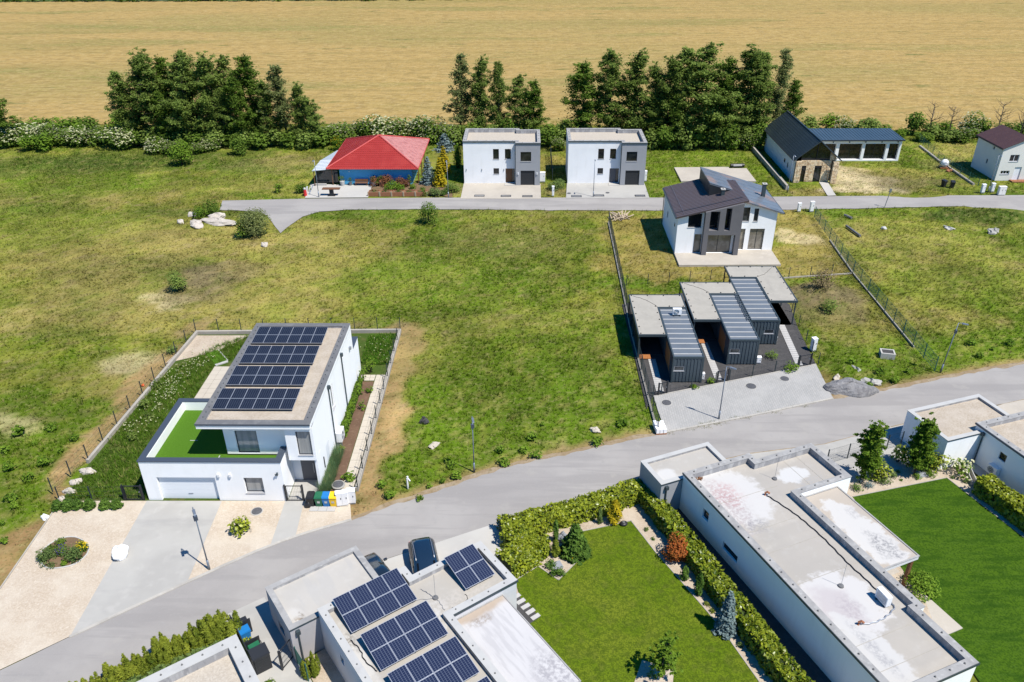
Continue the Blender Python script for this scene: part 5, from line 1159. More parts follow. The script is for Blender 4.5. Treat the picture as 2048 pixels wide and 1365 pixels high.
for i, h in enumerate(hol[0]): window(H, eF, *h, gm=M['glass_dark'] if h[2] > 3 else M['glass_tan'], split=1 if i == 2 else 0, dep=.18, sill=h[2] > 3)
for i, h in enumerate(hol[2]): window(H, eG, *h, gm=M['glass'] if h[2] > 3 else M['glass_tan'], split=1 if i == 3 else 0, dep=.16, sill=h[2] > 3)
# grey frame standing in front of the left half
gf = H.mb(); y0, y1 = 90.3, 90.985
def gbox(s0, s1, z0, z1): gf.hexa([(s0, y0, z0), (s1, y0, z0), (s1, y1, z0), (s0, y1, z0), (s0, y0, z1 if z1 else zl(s0)), (s1, y0, z1 if z1 else zl(s1)), (s1, y1, z1 if z1 else zl(s1)), (s0, y1, z1 if z1 else zl(s0))])
gbox(21.35, 21.93, .2, None); gbox(25.2, 25.78, .2, None); gbox(21.93, 25.2, 2.85, 3.42)
gbox(23.05, 23.75, 3.42, None); gbox(24.42, 25.2, 3.42, None); gbox(21.93, 23.05, 5.85, None); gbox(23.75, 24.42, 6.25, None)
H.part('portal_frame', gf, M['dark_grey_render'])
# roofs
def slab_roof(name, pl, zf_, th, m_, ribs=None, fascia='dark_steel'):
    mb = H.mb(); n = len(pl); mb.add([(p[0], p[1], zf_(p[0])) for p in pl] + [(p[0], p[1], zf_(p[0])-th) for p in pl], [tuple(range(n)), tuple(range(n, 2*n))[::-1]] + [(i, n+i, n+(i+1) % n, (i+1) % n) for i in range(n)])
    o = H.part(name, mb, m_); return o
zL = lambda s: 5.0+.253*(s-18.0); zR = lambda s: 7.8-.306*(s-22.5)
rl = slab_roof('brown_roof', [(17.95, 90.6), (26.35, 90.6), (26.35, 98.1), (22.6, 101.4), (17.95, 101.4)], zL, .18, M['brown_tile'])
for i in range(25):
    t_ = 90.75 + i*.44; s1 = 26.3 if t_ < 98 else 26.3-(t_-98.1)*1.12
    rb = H.mb(); rb.bar((18.0, t_, zL(18.0)+.03), (s1, t_, zL(s1)+.03), .09, .09); obj('roof_rib', rb, M['brown_rib'], rl)
gt = H.mb(); gt.bar((17.9, 90.6, 4.9), (17.9, 101.4, 4.9), .14, .12); obj('gutter', gt, M['dark_steel'], rl)
sg = H.mb(); sg.bar((18.9, 91.0, zL(18.9)+.14), (18.9, 101.2, zL(18.9)+.14), .02, .02); sg.bar((17.97, 92.0, zL(17.97)+.1), (25.9, 92.0, zL(25.9)+.1), .02, .02)
obj('snow_guard', sg, M['steel'], rl)
rr_ = slab_roof('slate_roof', [(26.37, 91.65), (31.05, 91.65), (31.05, 101.5), (22.5, 101.5), (22.5, 95.0), (26.37, 95.0)], zR, .2, M['slate_sheet'])
gt = H.mb(); gt.bar((31.1, 91.65, 5.08), (31.1, 101.5, 5.08), .14, .12); obj('gutter', gt, M['dark_steel'], rr_)
for i in range(7): t_ = 92.2+i*1.4; rb = H.mb(); s0 = 26.4 if t_ < 95 else 22.55; rb.bar((s0, t_, zR(s0)+.008), (31.0, t_, zR(31.0)+.008), .03, .016); obj('sheet_seam', rb, M['slate_sheet'], rr_)
cl = H.mb(); cl.hexa([(22.52, 95.02, zL(22.52)+.002), (22.72, 95.02, zL(22.72)+.002), (22.72, 101.3, zL(22.72)+.002), (22.52, 101.3, zL(22.52)+.002), (22.52, 95.02, zR(22.52)-.2), (22.72, 95.02, zR(22.72)-.2), (22.72, 101.3, zR(22.72)-.2), (22.52, 101.3, zR(22.52)-.2)])
cl.hexa([(22.72, 95.02, zL(22.72)), (25.4, 95.02, zL(25.4)), (25.4, 95.2, zL(25.4)), (22.72, 95.2, zL(22.72)), (22.72, 95.02, zR(22.72)-.2), (25.4, 95.02, zL(25.4)+.01), (25.4, 95.2, zL(25.4)+.01), (22.72, 95.2, zR(22.72)-.2)])
H.part('clerestory', cl, M['anthracite'])
for (s, t_), zt, zz in (((24.0, 94.2), 7.25, zL(24.0)), ((29.6, 96.3), 7.2, zR(29.6))):
    cb = H.mb(); cb.cbox((s, t_), .42, .42, zz-.3, zt); co = H.part('chimney', cb, M['dark_steel']); cc = H.mb(); cc.cbox((s, t_), .56, .56, zt+.003, zt+.10); obj('chimney_cap', cc, M['concrete_light'], co); hh_ = H.mb(); hh_.cbox((s, t_), .2, .2, zt+.102, zt+.108); obj('flue', hh_, M['black_plastic'], co)
dp = H.mb(); dp.cyl((18.1, 101.0), .05, .1, 4.8, 8); H.part('downpipe', dp, M['dark_steel'])

# ================= stone fronted gable house with a glazed wing
H = House('stone_gable_house', 'house with black gable roof, stone front and a low glazed wing', 'house', 0.0, 40.5, 118.0); HS = H
wb = H.mb(); e = Edge((40.5, 135.3), (40.5, 118.3)); walls(wb, [(40.5, 118.3), (40.56, 118.3), (40.56, 135.3), (40.5, 135.3)], 0, 3.5, {3: [(11.4, 12.1, 1.5, 2.1), (13.3, 13.7, 1.2, 2.0)]}, .05)
wb.box(40.56, 46.8, 134.9, 135.3, 0, 3.6); wb.box(46.6, 46.8, 119.0, 134.9, 0, 3.5)
for t0 in (): pass
H.part('wall', wb, M['cool_white'])
for h in ((11.4, 12.1, 1.5, 2.1), (13.3, 13.7, 1.2, 2.0)): window(H, e, *h, gm=M['glass_dark'], dep=.02, sill=False)
# stone front: piers, middle pier and lintel band set back under the roof
sf = H.mb()
def gz(s): return 6.4 - .80*abs(s-43.6) - .2
def stone_panel(s0, s1, z0, z1, y): sf.box(s0, s1, y, y+.35, z0, z1)
PANELS = [(40.5, 41.35, 0, 3.3, 118.0), (45.95, 46.8, 0, 3.3, 117.6), (42.25, 43.55, 0, 2.5, 118.5), (41.35, 41.6, 0, 2.5, 118.5), (44.6, 45.95, 0, 2.5, 118.5), (41.35, 45.95, 2.5, 3.35, 118.5)]
for p in PANELS: stone_panel(*p)
sf.hexa([(45.6, 118.5, 3.35), (46.5, 118.5, 3.35), (46.5, 118.8, 3.35), (45.6, 118.8, 3.35), (45.6, 118.5, gz(45.6)), (46.5, 118.5, gz(46.5)), (46.5, 118.8, gz(46.5)), (45.6, 118.8, gz(45.6))])
so_ = H.part('stone_front', sf, M['mortar'])
st_ = H.mb(); r2 = np.random.default_rng(12)
def lay(s0, s1, z0, z1, y, side=None):
    z = z0+.02
    while z < z1-.1:
        hh = min(.17+.14*r2.random(), z1-z-.01); s = s0+.01
        while s < s1-.05:
            ww = min(.16+.30*r2.random(), s1-s-.01); d = .02+.045*r2.random(); j = lambda: r2.normal(0, .012)
            q = [(s+.012+j(), z+.012+j()), (s+ww-.012+j(), z+.012+j()), (s+ww-.012+j(), z+hh-.012+j()), (s+.012+j(), z+hh-.012+j())]
            st_.add([(a, y-.001, b) for a, b in q] + [(a*.97+(s+ww/2)*.03, y-d, b*.97+(z+hh/2)*.03) for a, b in q], [(4, 5, 6, 7), (0, 1, 5, 4), (1, 2, 6, 5), (2, 3, 7, 6), (3, 0, 4, 7)]); s += ww
        z += hh
for p in PANELS: lay(*p)
lay(45.6, 46.2, 3.35, 4.1, 118.5)
so2 = obj('facing_stone', st_, M['stone'], so_); so2['kind'] = 'stuff'
door_e = Edge((41.6, 118.62), (46, 118.62)); 
window(H, door_e, 0, .65, .03, 2.5, gm=M['glass_dark'], dep=0, sill=False, name='window'); window(H, door_e, 1.95, 3.0, .03, 2.5, gm=M['glass_dark'], dep=0, sill=False, split=1, name='glazed_door')
gw = H.mb(); gw.add([(41.4, 118.7, 3.4), (45.6, 118.7, 3.4), (45.6, 118.7, gz(45.6)), (43.6, 118.7, gz(43.6)-.05), (41.4, 118.7, gz(41.4))], [(0, 1, 2, 3, 4)]); H.part('gable_glazing', gw, M['glass_dark'])
gb_ = H.mb(); gb_.bar((41.3, 118.6, 3.38), (45.7, 118.6, 3.38), .1, .08); gb_.bar((43.6, 118.62, 3.4), (43.6, 118.62, 5.9), .08, .08); H.part('gable_frame', gb_, M['anthracite'])
for nm, a, b in (('left', (40.1, 3.55), (43.6, 6.45)), ('right', (47.1, 3.55), (43.6, 6.45))):
    mb = H.mb(); d = .16; y0, y1 = 117.9, 135.9; x0, z0, x1, z1 = a[0], a[1], b[0], b[1]
    mb.hexa([(x0, y0, z0-d), (x1, y0, z1-d), (x1, y1, z1-d), (x0, y1, z0-d), (x0, y0, z0), (x1, y0, z1), (x1, y1, z1), (x0, y1, z0)] if nm == 'left' else [(x1, y0, z1-d), (x0, y0, z0-d), (x0, y1, z0-d), (x1, y1, z1-d), (x1, y0, z1), (x0, y0, z0), (x0, y1, z0), (x1, y1, z1)])
    ro = H.part('roof_slope', mb, M['anthracite_roof'])
    g = H.mb(); sx = -.06 if nm == 'left' else .06; g.bar((x0+sx, y0, z0-.1), (x0+sx, y1, z0-.1), .13, .11); obj('gutter', g, M['anthracite'], ro)
    sk = H.mb(); nrm = Vector((-(z1-z0), 0, abs(x1-x0))).normalized() if nm == 'left' else Vector((z1-z0, 0, abs(x1-x0))).normalized()
    for k in range(1, 12): q = k/12; pz = z0+(z1-z0)*q; px_ = x0+(x1-x0)*q; sk.bar((px_+nrm.x*.01, y0, pz+nrm.z*.01), (px_+nrm.x*.01, y1, pz+nrm.z*.01), .04, .025)
    obj('roof_lath', sk, M['anthracite_roof'], ro)
rc = H.mb(); rc.bar((43.6, 117.88, 6.47), (43.6, 135.92, 6.47), .22, .08); H.part('ridge_cap', rc, M['anthracite_roof'])
# wing with wide glass bays
wg = H.mb(); WO = [(46.81, 128.9), (60.7, 128.9), (60.7, 134.7), (46.81, 134.7)]
HO = [(1.35, 3.45, .25, 2.85), (3.95, 7.65, .25, 2.85), (8.1, 11.5, .25, 2.85), (11.95, 13.55, .25, 2.85)]
walls(wg, WO, 0, 3.4, {0: HO}, .55); H.part('wing_wall', wg, M['cool_white'])
eW = Edge(WO[0], WO[1])
for h in HO: window(H, eW, *h, gm=M['glass_dark'], dep=.42, sill=False, split=1)
wr = H.mb(); wr.hexa([(46.9, 128.55, 3.42), (60.95, 128.55, 3.42), (60.95, 134.9, 3.6), (46.9, 134.9, 3.6), (46.9, 128.55, 3.56), (60.95, 128.55, 3.56), (60.95, 134.9, 3.74), (46.9, 134.9, 3.74)]); wro = H.part('wing_roof', wr, M['seam_roof'])
for k in range(27): rb = H.mb(); s_ = 47.2+k*.52; rb.bar((s_, 128.58, 3.58), (s_, 134.88, 3.76), .04, .05); obj('standing_seam', rb, M['seam_roof'], wro)
fs = H.mb(); fs.bar((46.9, 128.5, 3.46), (60.95, 128.5, 3.46), .1, .16); obj('gutter', fs, M['anthracite'], wro)
for k in range(5): l = H.mb(); l.cbox((49.6+k*2.6, 128.82), .14, .14, 3.05, 3.22); H.part('wall_lamp', l, M['dark_steel'])
dp = H.mb(); dp.cyl((40.42, 118.15), .05, .05, 3.4, 8); H.part('downpipe', dp, M['steel'])
# ================= house at the right edge with a brown roof
H = House('plum_roof_house', 'cream house with a plum brown gable roof at the right edge', 'house', R(2.0), 75.4, 116.3)
x0, x1, y0, y1 = 75.4, 82.0, 116.3, 123.4
wb = H.mb(); OUTF = [(x0, y0), (x1, y0), (x1, y1), (x0, y1)]
HF = {0: [(1.3, 2.7, 2.95, 4.0), (.55, 1.9, 1.0, 1.55), (2.55, 3.6, .05, 2.1)], 3: [(3.6, 4.0, 1.7, 2.4), (4.4, 4.85, 4.1, 4.6)]}
walls(wb, OUTF, 0, 5.0, HF, .16); xm = (x0+x1)/2; wb.add([(x0, y0, 5.0), (x1, y0, 5.0), (xm, y0, 6.35)], [(0, 1, 2)]); H.part('wall', wb, M['cream_render'])
eA, eB = Edge(OUTF[0], OUTF[1]), Edge(OUTF[3], OUTF[0])
window(H, eA, *HF[0][0], split=1, fm=M['white_metal'], gm=M['glass_dark']); window(H, eA, *HF[0][1], split=2, fm=M['white_metal'], gm=M['glass_dark']); window(H, eA, *HF[0][2], fm=M['white_metal'], gm=M['garage_white'], sill=False, name='front_door')
for h in HF[3]: window(H, eB, *h, fm=M['steel'], gm=M['glass_dark'], sill=False)
for sg_ in (0, 1):
    mb = H.mb(); a, b = ((x0-.3, 4.9), (xm, 6.45)) if not sg_ else ((xm, 6.45), (x1+.3, 4.9))
    mb.hexa([(a[0], y0-.25, a[1]), (b[0], y0-.25, b[1]), (b[0], y1+.3, b[1]), (a[0], y1+.3, a[1]), (a[0], y0-.25, a[1]+.14), (b[0], y0-.25, b[1]+.14), (b[0], y1+.3, b[1]+.14), (a[0], y1+.3, a[1]+.14)]); ro = H.part('roof_slope', mb, M['plum_tile'])
    rb = H.mb()
    for k in range(1, 22): yy = y0-.25+k*(y1-y0+.55)/22; rb.bar((a[0], yy, a[1]+.15), (b[0], yy, b[1]+.15), .05, .04)
    obj('roof_tile', rb, M['plum_tile'], ro)['kind'] = 'stuff'
    if not sg_: g = H.mb(); g.bar((a[0]-.05, y0-.25, a[1]), (a[0]-.05, y1+.3, a[1]), .12, .11); obj('gutter', g, M['anthracite'], ro)
stp = H.mb(); stp.box(77.6, 80, 115.3, 116.28, 0, .16); H.part('door_step', stp, M['terracotta'])

# ================= three black container cabins under L shaped canopies
def cabin(s0, s1, t0, t1, can, label, left=True, ac=False, ladder=False):
    """cabin s0..s1, t0..t1; canopy outline can (counter-clockwise)"""
    H = House('container_cabin', label, 'cabin', 0.0, s0, t0, 'container cabins under canopies'); z = 2.68
    OUT = [(s0, t0), (s1, t0), (s1, t1), (s0, t1)]; wn = (.1, 1.05, 1.28, 1.78) if left else (1.45, 2.4, 1.25, 1.72)
    wb = H.mb(); walls(wb, OUT, .12, z, {0: [wn], 3: [(t1-t0-4.2, t1-t0-1.6, .16, 2.2)]}, .12); w_ = H.part('wall', wb, M['container_blue'])
    rb = H.mb(); n = 9
    for i in range(n):
        a = s0+.12+i*(s1-s0-.24)/(n-1)
        if s0+wn[0]-.09 < a < s0+wn[1]+.09: rb.box(a-.05, a+.05, t0-.045, t0-.001, .16, wn[2]-.06); rb.box(a-.05, a+.05, t0-.045, t0-.001, wn[3]+.05, z-.1)
        else: rb.box(a-.05, a+.05, t0-.045, t0-.001, .16, z-.1)
    m_ = 30
    for i in range(m_):
        a = t0+.15+i*(t1-t0-.3)/(m_-1); rb.box(s1+.001, s1+.04, a-.05, a+.05, .16, z-.1)
        if not (1.5 < a-t0 < 4.3): rb.box(s0-.04, s0-.001, a-.05, a+.05, .16, z-.1)
    obj('corrugation', rb, M['container_blue'], w_)['kind'] = 'stuff'
    fr = H.mb()
    for c in ((s0, t0), (s1, t0), (s1, t1), (s0, t1)): fr.cbox(c, .13, .13, .05, z-.03)
    H.part('corner_post', fr, M['dark_steel'])
    window(H, Edge(OUT[0], OUT[1]), *wn, fm=M['steel'], gm=M['glass'], dep=.02)
    dd = H.mb(); dd.box(s0+.03, s0+.09, t0+1.62, t0+4.18, .18, 2.18); H.part('sliding_door', dd, M['orange_wood'])
    rf = H.mb(); rf.box(s0-.02, s1+.02, t0-.02, t1+.02, z+.002, z+.05); ro = H.part('roof', rf, M['container_roof'])
    for i in range(10):
        tt = t0+.55+i*(t1-t0-1.0)/9; st = H.mb(); st.box(s0+.08, s1-.08, tt-.055, tt+.055, z+.052, z+.10); obj('roof_batten', st, M['cap_white'], ro)
    tm = H.mb(); ring(tm, [(s0-.06, t0-.06), (s1+.06, t0-.06), (s1+.06, t1+.06), (s0-.06, t1+.06)], 0, .12, z-.06, z+.115); obj('roof_trim', tm, M['dark_steel'], ro)
    # canopy
    cb = H.mb(); cb.prism(can, 2.70, 2.80); co = H.part('canopy', cb, M['slab_roof'])
    eb = H.mb(); ring(eb, can, -.05, .06, 2.60, 2.835); obj('canopy_edge', eb, M['dark_steel'], co)
    clip = H.mb()
    for a, b in zip(can, can[1:]+can[:1]):
        L_ = math.hypot(b[0]-a[0], b[1]-a[1])
        for k in range(max(1, int(L_/1.3))): q = (k+.5)/max(1, int(L_/1.3)); d = inset(can, .25); 
    ic = inset(can, .22)
    for a, b in zip(ic, ic[1:]+ic[:1]):
        n_ = max(1, int(math.hypot(b[0]-a[0], b[1]-a[1])/1.25))
        for k in range(n_+0): q = k/n_; clip.cyl((a[0]+(b[0]-a[0])*q, a[1]+(b[1]-a[1])*q), .06, 2.80, 2.87, 6)
    obj('roof_clip', clip, M['black_plastic'], co)['kind'] = 'stuff'
    return H, co
CAN1 = [(10.62, 65.9), (13.22, 65.9), (13.22, 71.5), (16.02, 71.5), (16.02, 74.3), (10.62, 74.3)]
H1, c1 = cabin(13.3, 16.0, 61.9, 71.4, CAN1, 'nearest and leftmost container cabin, with an air conditioner on its roof', ac=True)
CAN2 = [(16.36, 68.88), (18.98, 68.88), (18.98, 74.6), (21.86, 74.6), (21.86, 77.3), (16.36, 77.3)]
H2_, c2 = cabin(19.06, 21.76, 65.06, 74.5, CAN2, 'middle container cabin, with a ladder lying along its roof edge')
CAN3 = [(24.80, 72.95), (27.6, 72.95), (27.6, 81.42), (22.0, 81.42), (22.0, 78.58), (24.80, 78.58)]
H3, c3 = cabin(21.93, 24.7, 68.9, 78.48, CAN3, 'farthest container cabin, its canopy on the right over a bright orange deck', left=False)
for H, posts in ((H1, ((10.72, 66.0), (10.72, 70.2), (10.72, 74.2), (15.9, 74.2))), (H2_, ((16.46, 69.0), (16.46, 73), (16.46, 77.2), (21.7, 77.2))), (H3, ((27.5, 73.05), (27.5, 77.2), (27.5, 81.3), (22.1, 81.3)))):
    for p in posts: b_ = H.mb(); b_.cbox(p, .11, .11, 0, 2.6); H.part('canopy_post', b_, M['dark_steel'])
for H, co, path in ((H1, c1, [(11.0, 74.0), (11.9, 73.4), (12.6, 72.6), (13.2, 71.6)]), (H2_, c2, [(16.8, 77.0), (17.6, 76.4), (18.4, 75.7), (19.0, 74.8)]), (H3, c3, [(27.2, 81.2), (26.5, 80.2), (25.8, 79.3), (25.0, 78.8)])): cable(H, co, path, 2.80, .016)
def boards(H, name, s0, s1, t0, t1, z, n, m_):
    """deck whose boards are parts"""
    me = None
    for k in range(n):
        a = s0+(s1-s0)*k/n; b = H.mb(); b.box(a+.004, a+(s1-s0)/n-.004, t0, t1, z-.05, z + .002*(k % 3)); H.part(name, b, M[m_])
boards(H1, 'deck_board', 10.85, 12.0, 65.92, 66.75, .16, 7, 'orange_wood'); boards(H2_, 'deck_board', 16.6, 17.8, 68.95, 69.8, .16, 7, 'orange_wood')
for H, x0_, x1_, y0_, y1_ in ((H1, 10.85, 13.2, 66.76, 71.45), (H2_, 16.6, 18.95, 69.81, 74.55)): b = H.mb(); b.box(x0_, x1_, y0_, y1_, 0, .14); H.part('terrace_floor', b, M['dark_gravel']); boards(H3, 'deck_board', 24.85, 27.4, 72.9, 78.3, .16, 16, 'orange_wood')
for H, x0_, x1_, yb in ((H1, 10.8, 13.2, 71.5), (H2_, 16.55, 18.95, 74.6)):
    b = H.mb(); b.box(x0_, x1_, yb, yb+.1, 0, 2.58); b.box(x0_, x0_+.06, yb-5.4, yb, .0, 2.0) if H is H1 else None; H.part('screen_wall', b, M['anthracite'])
acb = H1.mb(); acb.cbox((14.85, 69.95), .85, .36, 2.88, 3.5); a_ = H1.part('air_conditioner', acb, M['white_metal'])
fg = H1.mb()
for rr in (.10, .19, .26): fg.tube([(14.75+rr*math.cos(k*math.pi/8), 69.755, 3.19+rr*math.sin(k*math.pi/8)) for k in range(17)], .014, 4)
obj('fan_grille', fg, M['dark_steel'], a_); ft = H1.mb(); ft.cbox((14.55, 69.95), .08, .5, 2.75, 2.88); ft.cbox((15.15, 69.95), .08, .5, 2.75, 2.88); obj('foot', ft, M['dark_steel'], a_)
# ---------------------------------------------------------------- fences and walls
def fence(name, label, line, step=2.5, h=1.35, base=None, m_='fence_steel', wire=True, hw=.10, post_r=.032, group=None, dens=.2, wr=.006):
    """wire mesh fence: each post a part, the wires of all panels one part, optional low base wall"""
    o = thing(name, label, 'fence', (line[0][0], line[0][1], 0), 0, group); off = (line[0][0], line[0][1]); wires = MB(off); zb = base or .05
    pm = MB(); pm.box(-post_r, post_r, -post_r, post_r, 0, h); pme = mesh_of('post', pm, M[m_])
    for si, (a, b) in enumerate(zip(line, line[1:])):
        L_ = math.hypot(b[0]-a[0], b[1]-a[1]); n = max(1, round(L_/step)); d = ((b[0]-a[0])/L_, (b[1]-a[1])/L_)
        for i in range(n + (1 if si == len(line)-2 else 0)):
            k = i/n; link('post', pme, o, (a[0]+(b[0]-a[0])*k-off[0], a[1]+(b[1]-a[1])*k-off[1], zb-.04), math.atan2(d[1], d[0]))
        if wire:
            m_n = int(L_/dens)
            for i in range(m_n+1):
                x, y = a[0]+d[0]*i*dens, a[1]+d[1]*i*dens; wires.bar((x, y, zb+.05), (x, y, zb+h-.08), wr, wr)
            for z in (.08, .45, .85, h-.10): wires.bar((a[0], a[1], zb+z), (b[0], b[1], zb+z), wr*1.6, wr*1.6)
    if wire: w_ = obj('wire_mesh', wires, M[m_], o); w_['kind'] = 'stuff'
    return o
def low_wall(name, label, line, w_=.28, h=.42):
    o = thing(name, label, 'wall', (line[0][0], line[0][1], 0)); off = (line[0][0], line[0][1])
    for a, b in zip(line, line[1:]):
        mb = MB(off); d = Vector((b[0]-a[0], b[1]-a[1])).normalized()*(w_*.5-.004)
        mb.bar((a[0]-d.x, a[1]-d.y, h/2-.05), (b[0]-d.x, b[1]-d.y, h/2-.05), w_, h+.1); obj('wall_section', mb, M['garden_wall'], o)
        L_ = math.hypot(b[0]-a[0], b[1]-a[1]); n = int(L_/2.0)
    return o
def xy(u, v, z=0): p = at(u, v, z); return (p.x, p.y)
WL = [xy(178, 925), xy(395, 668), xy(800, 664.5), xy(713, 985)]
low_wall('garden_wall', 'low pale concrete wall around the garden of the terrace house', WL, .26, .34)
FW = [xy(108, 990), xy(178, 923), xy(393, 667), xy(801, 663.5), xy(716, 982)]
fence('mesh_fence', 'dark mesh fence with thin posts on the low wall around the terrace house garden', FW, 2.35, 1.35, .34, dens=.4, wr=.005)
fence('mesh_fence', 'short dark fence on the front kerb left of the garage of the terrace house', [xy(120, 1002), xy(250, 1001)], 2.4, 1.35, .05, dens=.3, wr=.005)
for k, (a, b, lab) in enumerate(((xy(250, 1001.5), xy(291, 1001.5), 'dark framed side gate between the front fence and the garage'), )):
    pass
def gate(label, a, b, h=1.4, m_='anthracite', bars=0, name='gate'):
    o = thing(name, label, 'gate', (a[0], a[1], 0)); off = a; L_ = math.hypot(b[0]-a[0], b[1]-a[1]); d = ((b[0]-a[0])/L_, (b[1]-a[1])/L_); rot = math.atan2(d[1], d[0])
    P = lambda k: (a[0]+d[0]*L_*k, a[1]+d[1]*L_*k)
    for k in (0, 1): mb = MB(off); mb.cbox(P(k), .10, .10, 0, h+.08, rot); obj('gate_post', mb, M[m_], o)
    mb = MB(off)
    for k in (.08, .92): mb.cbox(P(k), .05, .05, .08, h, rot)
    for z in (.11, h-.03): mb.bar((*P(.08), z), (*P(.92), z), .05, .05)
    fr = obj('gate_frame', mb, M[m_], o); mb = MB(off)
    for i in range(1, 9): mb.cbox(P(.08+.84*i/9), .008, .008, .12, h-.05, rot)
    for z in (.5, .9): mb.bar((*P(.08), z), (*P(.92), z), .01, .01)
    obj('wire_mesh', mb, M[m_], fr)['kind'] = 'stuff'; mb = MB(off); mb.cbox(P(.86), .04, .14, h*.55, h*.62, rot); obj('handle', mb, M['steel'], fr)
    return o
gate('dark framed side gate between the front fence and the garage of the terrace house', xy(252, 1001), xy(289, 1001))
gate('dark framed garden gate in front of the porch of the terrace house', xy(574, 1003), xy(609, 1003), 1.5)
# lot of the cabins
CL = [xy(1217, 445), xy(1259, 655), xy(1262, 730), xy(1292, 793), xy(1313, 866)]
fence('mesh_fence', 'dense dark mesh fence along the left side of the cabins and the double house', [xy(1217, 446), xy(1260, 655), xy(1295, 794), xy(1315, 864)], 2.3, 1.6, .2, 'fence_steel', dens=.16, wr=.012)
low_wall('base_wall', 'narrow concrete base under the fence left of the cabins', [xy(1217, 446), xy(1260, 655), xy(1295, 794), xy(1315, 866)], .16, .2)
fence('mesh_fence', 'thin fence between the double house yard and the cabins', [xy(1253, 571), xy(1462, 557)], 2.6, 1.25, .05, 'fence_steel', dens=.35, wr=.004)
fence('mesh_fence', 'thin fence with pale kerb right of the cabin canopies', [xy(1577, 556), xy(1705, 547.5)], 2.6, 1.25, .12, 'fence_steel', dens=.35, wr=.004)
low_wall('base_wall', 'thin pale kerb between the farthest cabin and the green fence', [xy(1568, 557), xy(1704, 548)], .14, .12)
fence('mesh_fence', 'dark green mesh fence running from the back road down to the near road', [xy(1628, 437), xy(1705, 548), xy(1868, 745)], 2.5, 1.55, .16, 'fence_green', dens=.13, wr=.012)
low_wall('base_wall', 'pale kerb under the long dark green mesh fence', [xy(1660, 482), xy(1706, 548), xy(1828, 696)], .14, .16)
fence('mesh_fence', 'low dark fence between the dark gravel yard and the pale paving', [xy(1306, 794), xy(1322, 791)], 1.2, 1.25, .05, dens=.25, wr=.005)
fence('mesh_fence', 'dark fence in front of the nearest cabin above the paving', [xy(1334, 788), xy(1430, 768.5)], 2.6, 1.25, .05, dens=.3, wr=.005)
fence('mesh_fence', 'dark fence between the second and third stepping stone paths', [xy(1458, 763), xy(1594, 736.5)], 2.6, 1.25, .05, dens=.3, wr=.005)
fence('mesh_fence', 'thin fence with kerb between the farthest cabin yard and the weedy plot', [xy(1583, 625), xy(1612, 682), xy(1636, 729)], 2.5, 1.25, .05, dens=.35, wr=.004)
for k, (a, b, lb) in enumerate((((1316, 792), (1333, 788), 'gate at the foot of the first stepping stone path'), ((1433, 768), (1455, 763), 'gate at the foot of the second stepping stone path'), ((1596, 736), (1620, 731.5), 'gate at the foot of the third stepping stone path'))): gate('dark steel ' + lb, xy(*a), xy(*b), 1.3)
fence('mesh_fence', 'green wire fence beside the cream house with the plum roof', [xy(1836, 284), xy(1885, 330), xy(1955, 375)], 2.6, 1.3, .2, 'fence_green', dens=.2, wr=.010)
low_wall('base_wall', 'white kerb under the green wire fence right of the weedy yard', [xy(1840, 294), xy(1880, 325), xy(1948, 371)], .3, .25)
low_wall('boundary_wall', 'narrow white topped wall left of the stone fronted house', [xy(1502, 297), xy(1574, 381)], .35, .7)
fence('mesh_fence', 'tall dark mesh fence between the two cube houses', [xy(1101, 312), xy(1105, 362)], 3, 1.8, .05, dens=.14, wr=.02)
# fence along the hedge lot
fence('mesh_fence', 'thin mesh fence behind the trees beside the paved lot', [xy(1652, 930), xy(1694, 918), xy(1772, 900), xy(1800, 893)], 2.9, 1.5, .05, dens=.1, wr=.006)
# ---------------------------------------------------------------- street lamps
def lamp(label, base, h=5.4, az=0.0, arm=.35, head=True, name='street_lamp'):
    o = thing(name, label, 'street lamp', (base[0], base[1], 0), az, 'street lamps along the two roads')
    mb = MB(); mb.cyl((0, 0), .055, 0, h, 10, .035); mb.cyl((0, 0), .085, 0, .9, 10, .075); obj('pole', mb, M['lamp_steel'], o, True)
    mb = MB(); mb.tube([(0, 0, h-.02), (arm*.5, 0, h+.03), (arm, 0, h+.02)], .028, 6); obj('arm', mb, M['lamp_steel'], o)
    mb = MB(); mb.hexa([(arm-.05, -.10, h-.03), (arm+.48, -.08, h-.01), (arm+.48, .08, h-.01), (arm-.05, .10, h-.03), (arm-.05, -.09, h+.07), (arm+.44, -.06, h+.05), (arm+.44, .06, h+.05), (arm-.05, .09, h+.07)]); hd = obj('lamp_head', mb, M['lamp_steel'], o)
    mb = MB(); mb.box(arm+.02, arm+.42, -.06, .06, h-.045, h-.032); obj('lamp_glass', mb, M['cap_white'], hd)
    if head:
        mb = MB(); mb.cbox((.02, 0), .2, .26, h-1.05, h-.72); obj('control_box', mb, M['cap_blue'], o)
    return o
lamp('street lamp on the gravel edge in front of the white garage driveway', xy(419, 1140), 5.5, R(-60))
lamp('street lamp in the tall grass of the empty plot beside the near road', xy(948.5, 944), 5.3, R(-80))
lamp('street lamp on the pale paving in front of the cabins', xy(1437.5, 839), 5.3, R(-30), head=False)
lamp('leaning street lamp at the roadside right of the green mesh fence', xy(1881, 745), 5.3, R(-20)).rotation_euler = (0, R(2.5), R(-20))
lamp('street lamp on the forecourt of the red roofed bungalow', xy(638, 395), 5.6, R(-90), head=False)
lamp('street lamp between the bungalow garden and the left cube house', xy(897, 396), 5.6, R(-90), head=False)
lamp('street lamp on the forecourt of the right cube house', xy(1186.5, 394.5), 5.6, R(-90), head=False)
lamp('street lamp at the corner of the stone fronted house', xy(1575, 385), 5.6, R(-90), head=False)
lamp('street lamp beside the white meter boxes near the cream house', xy(1976, 385), 5.6, R(-90), head=False)
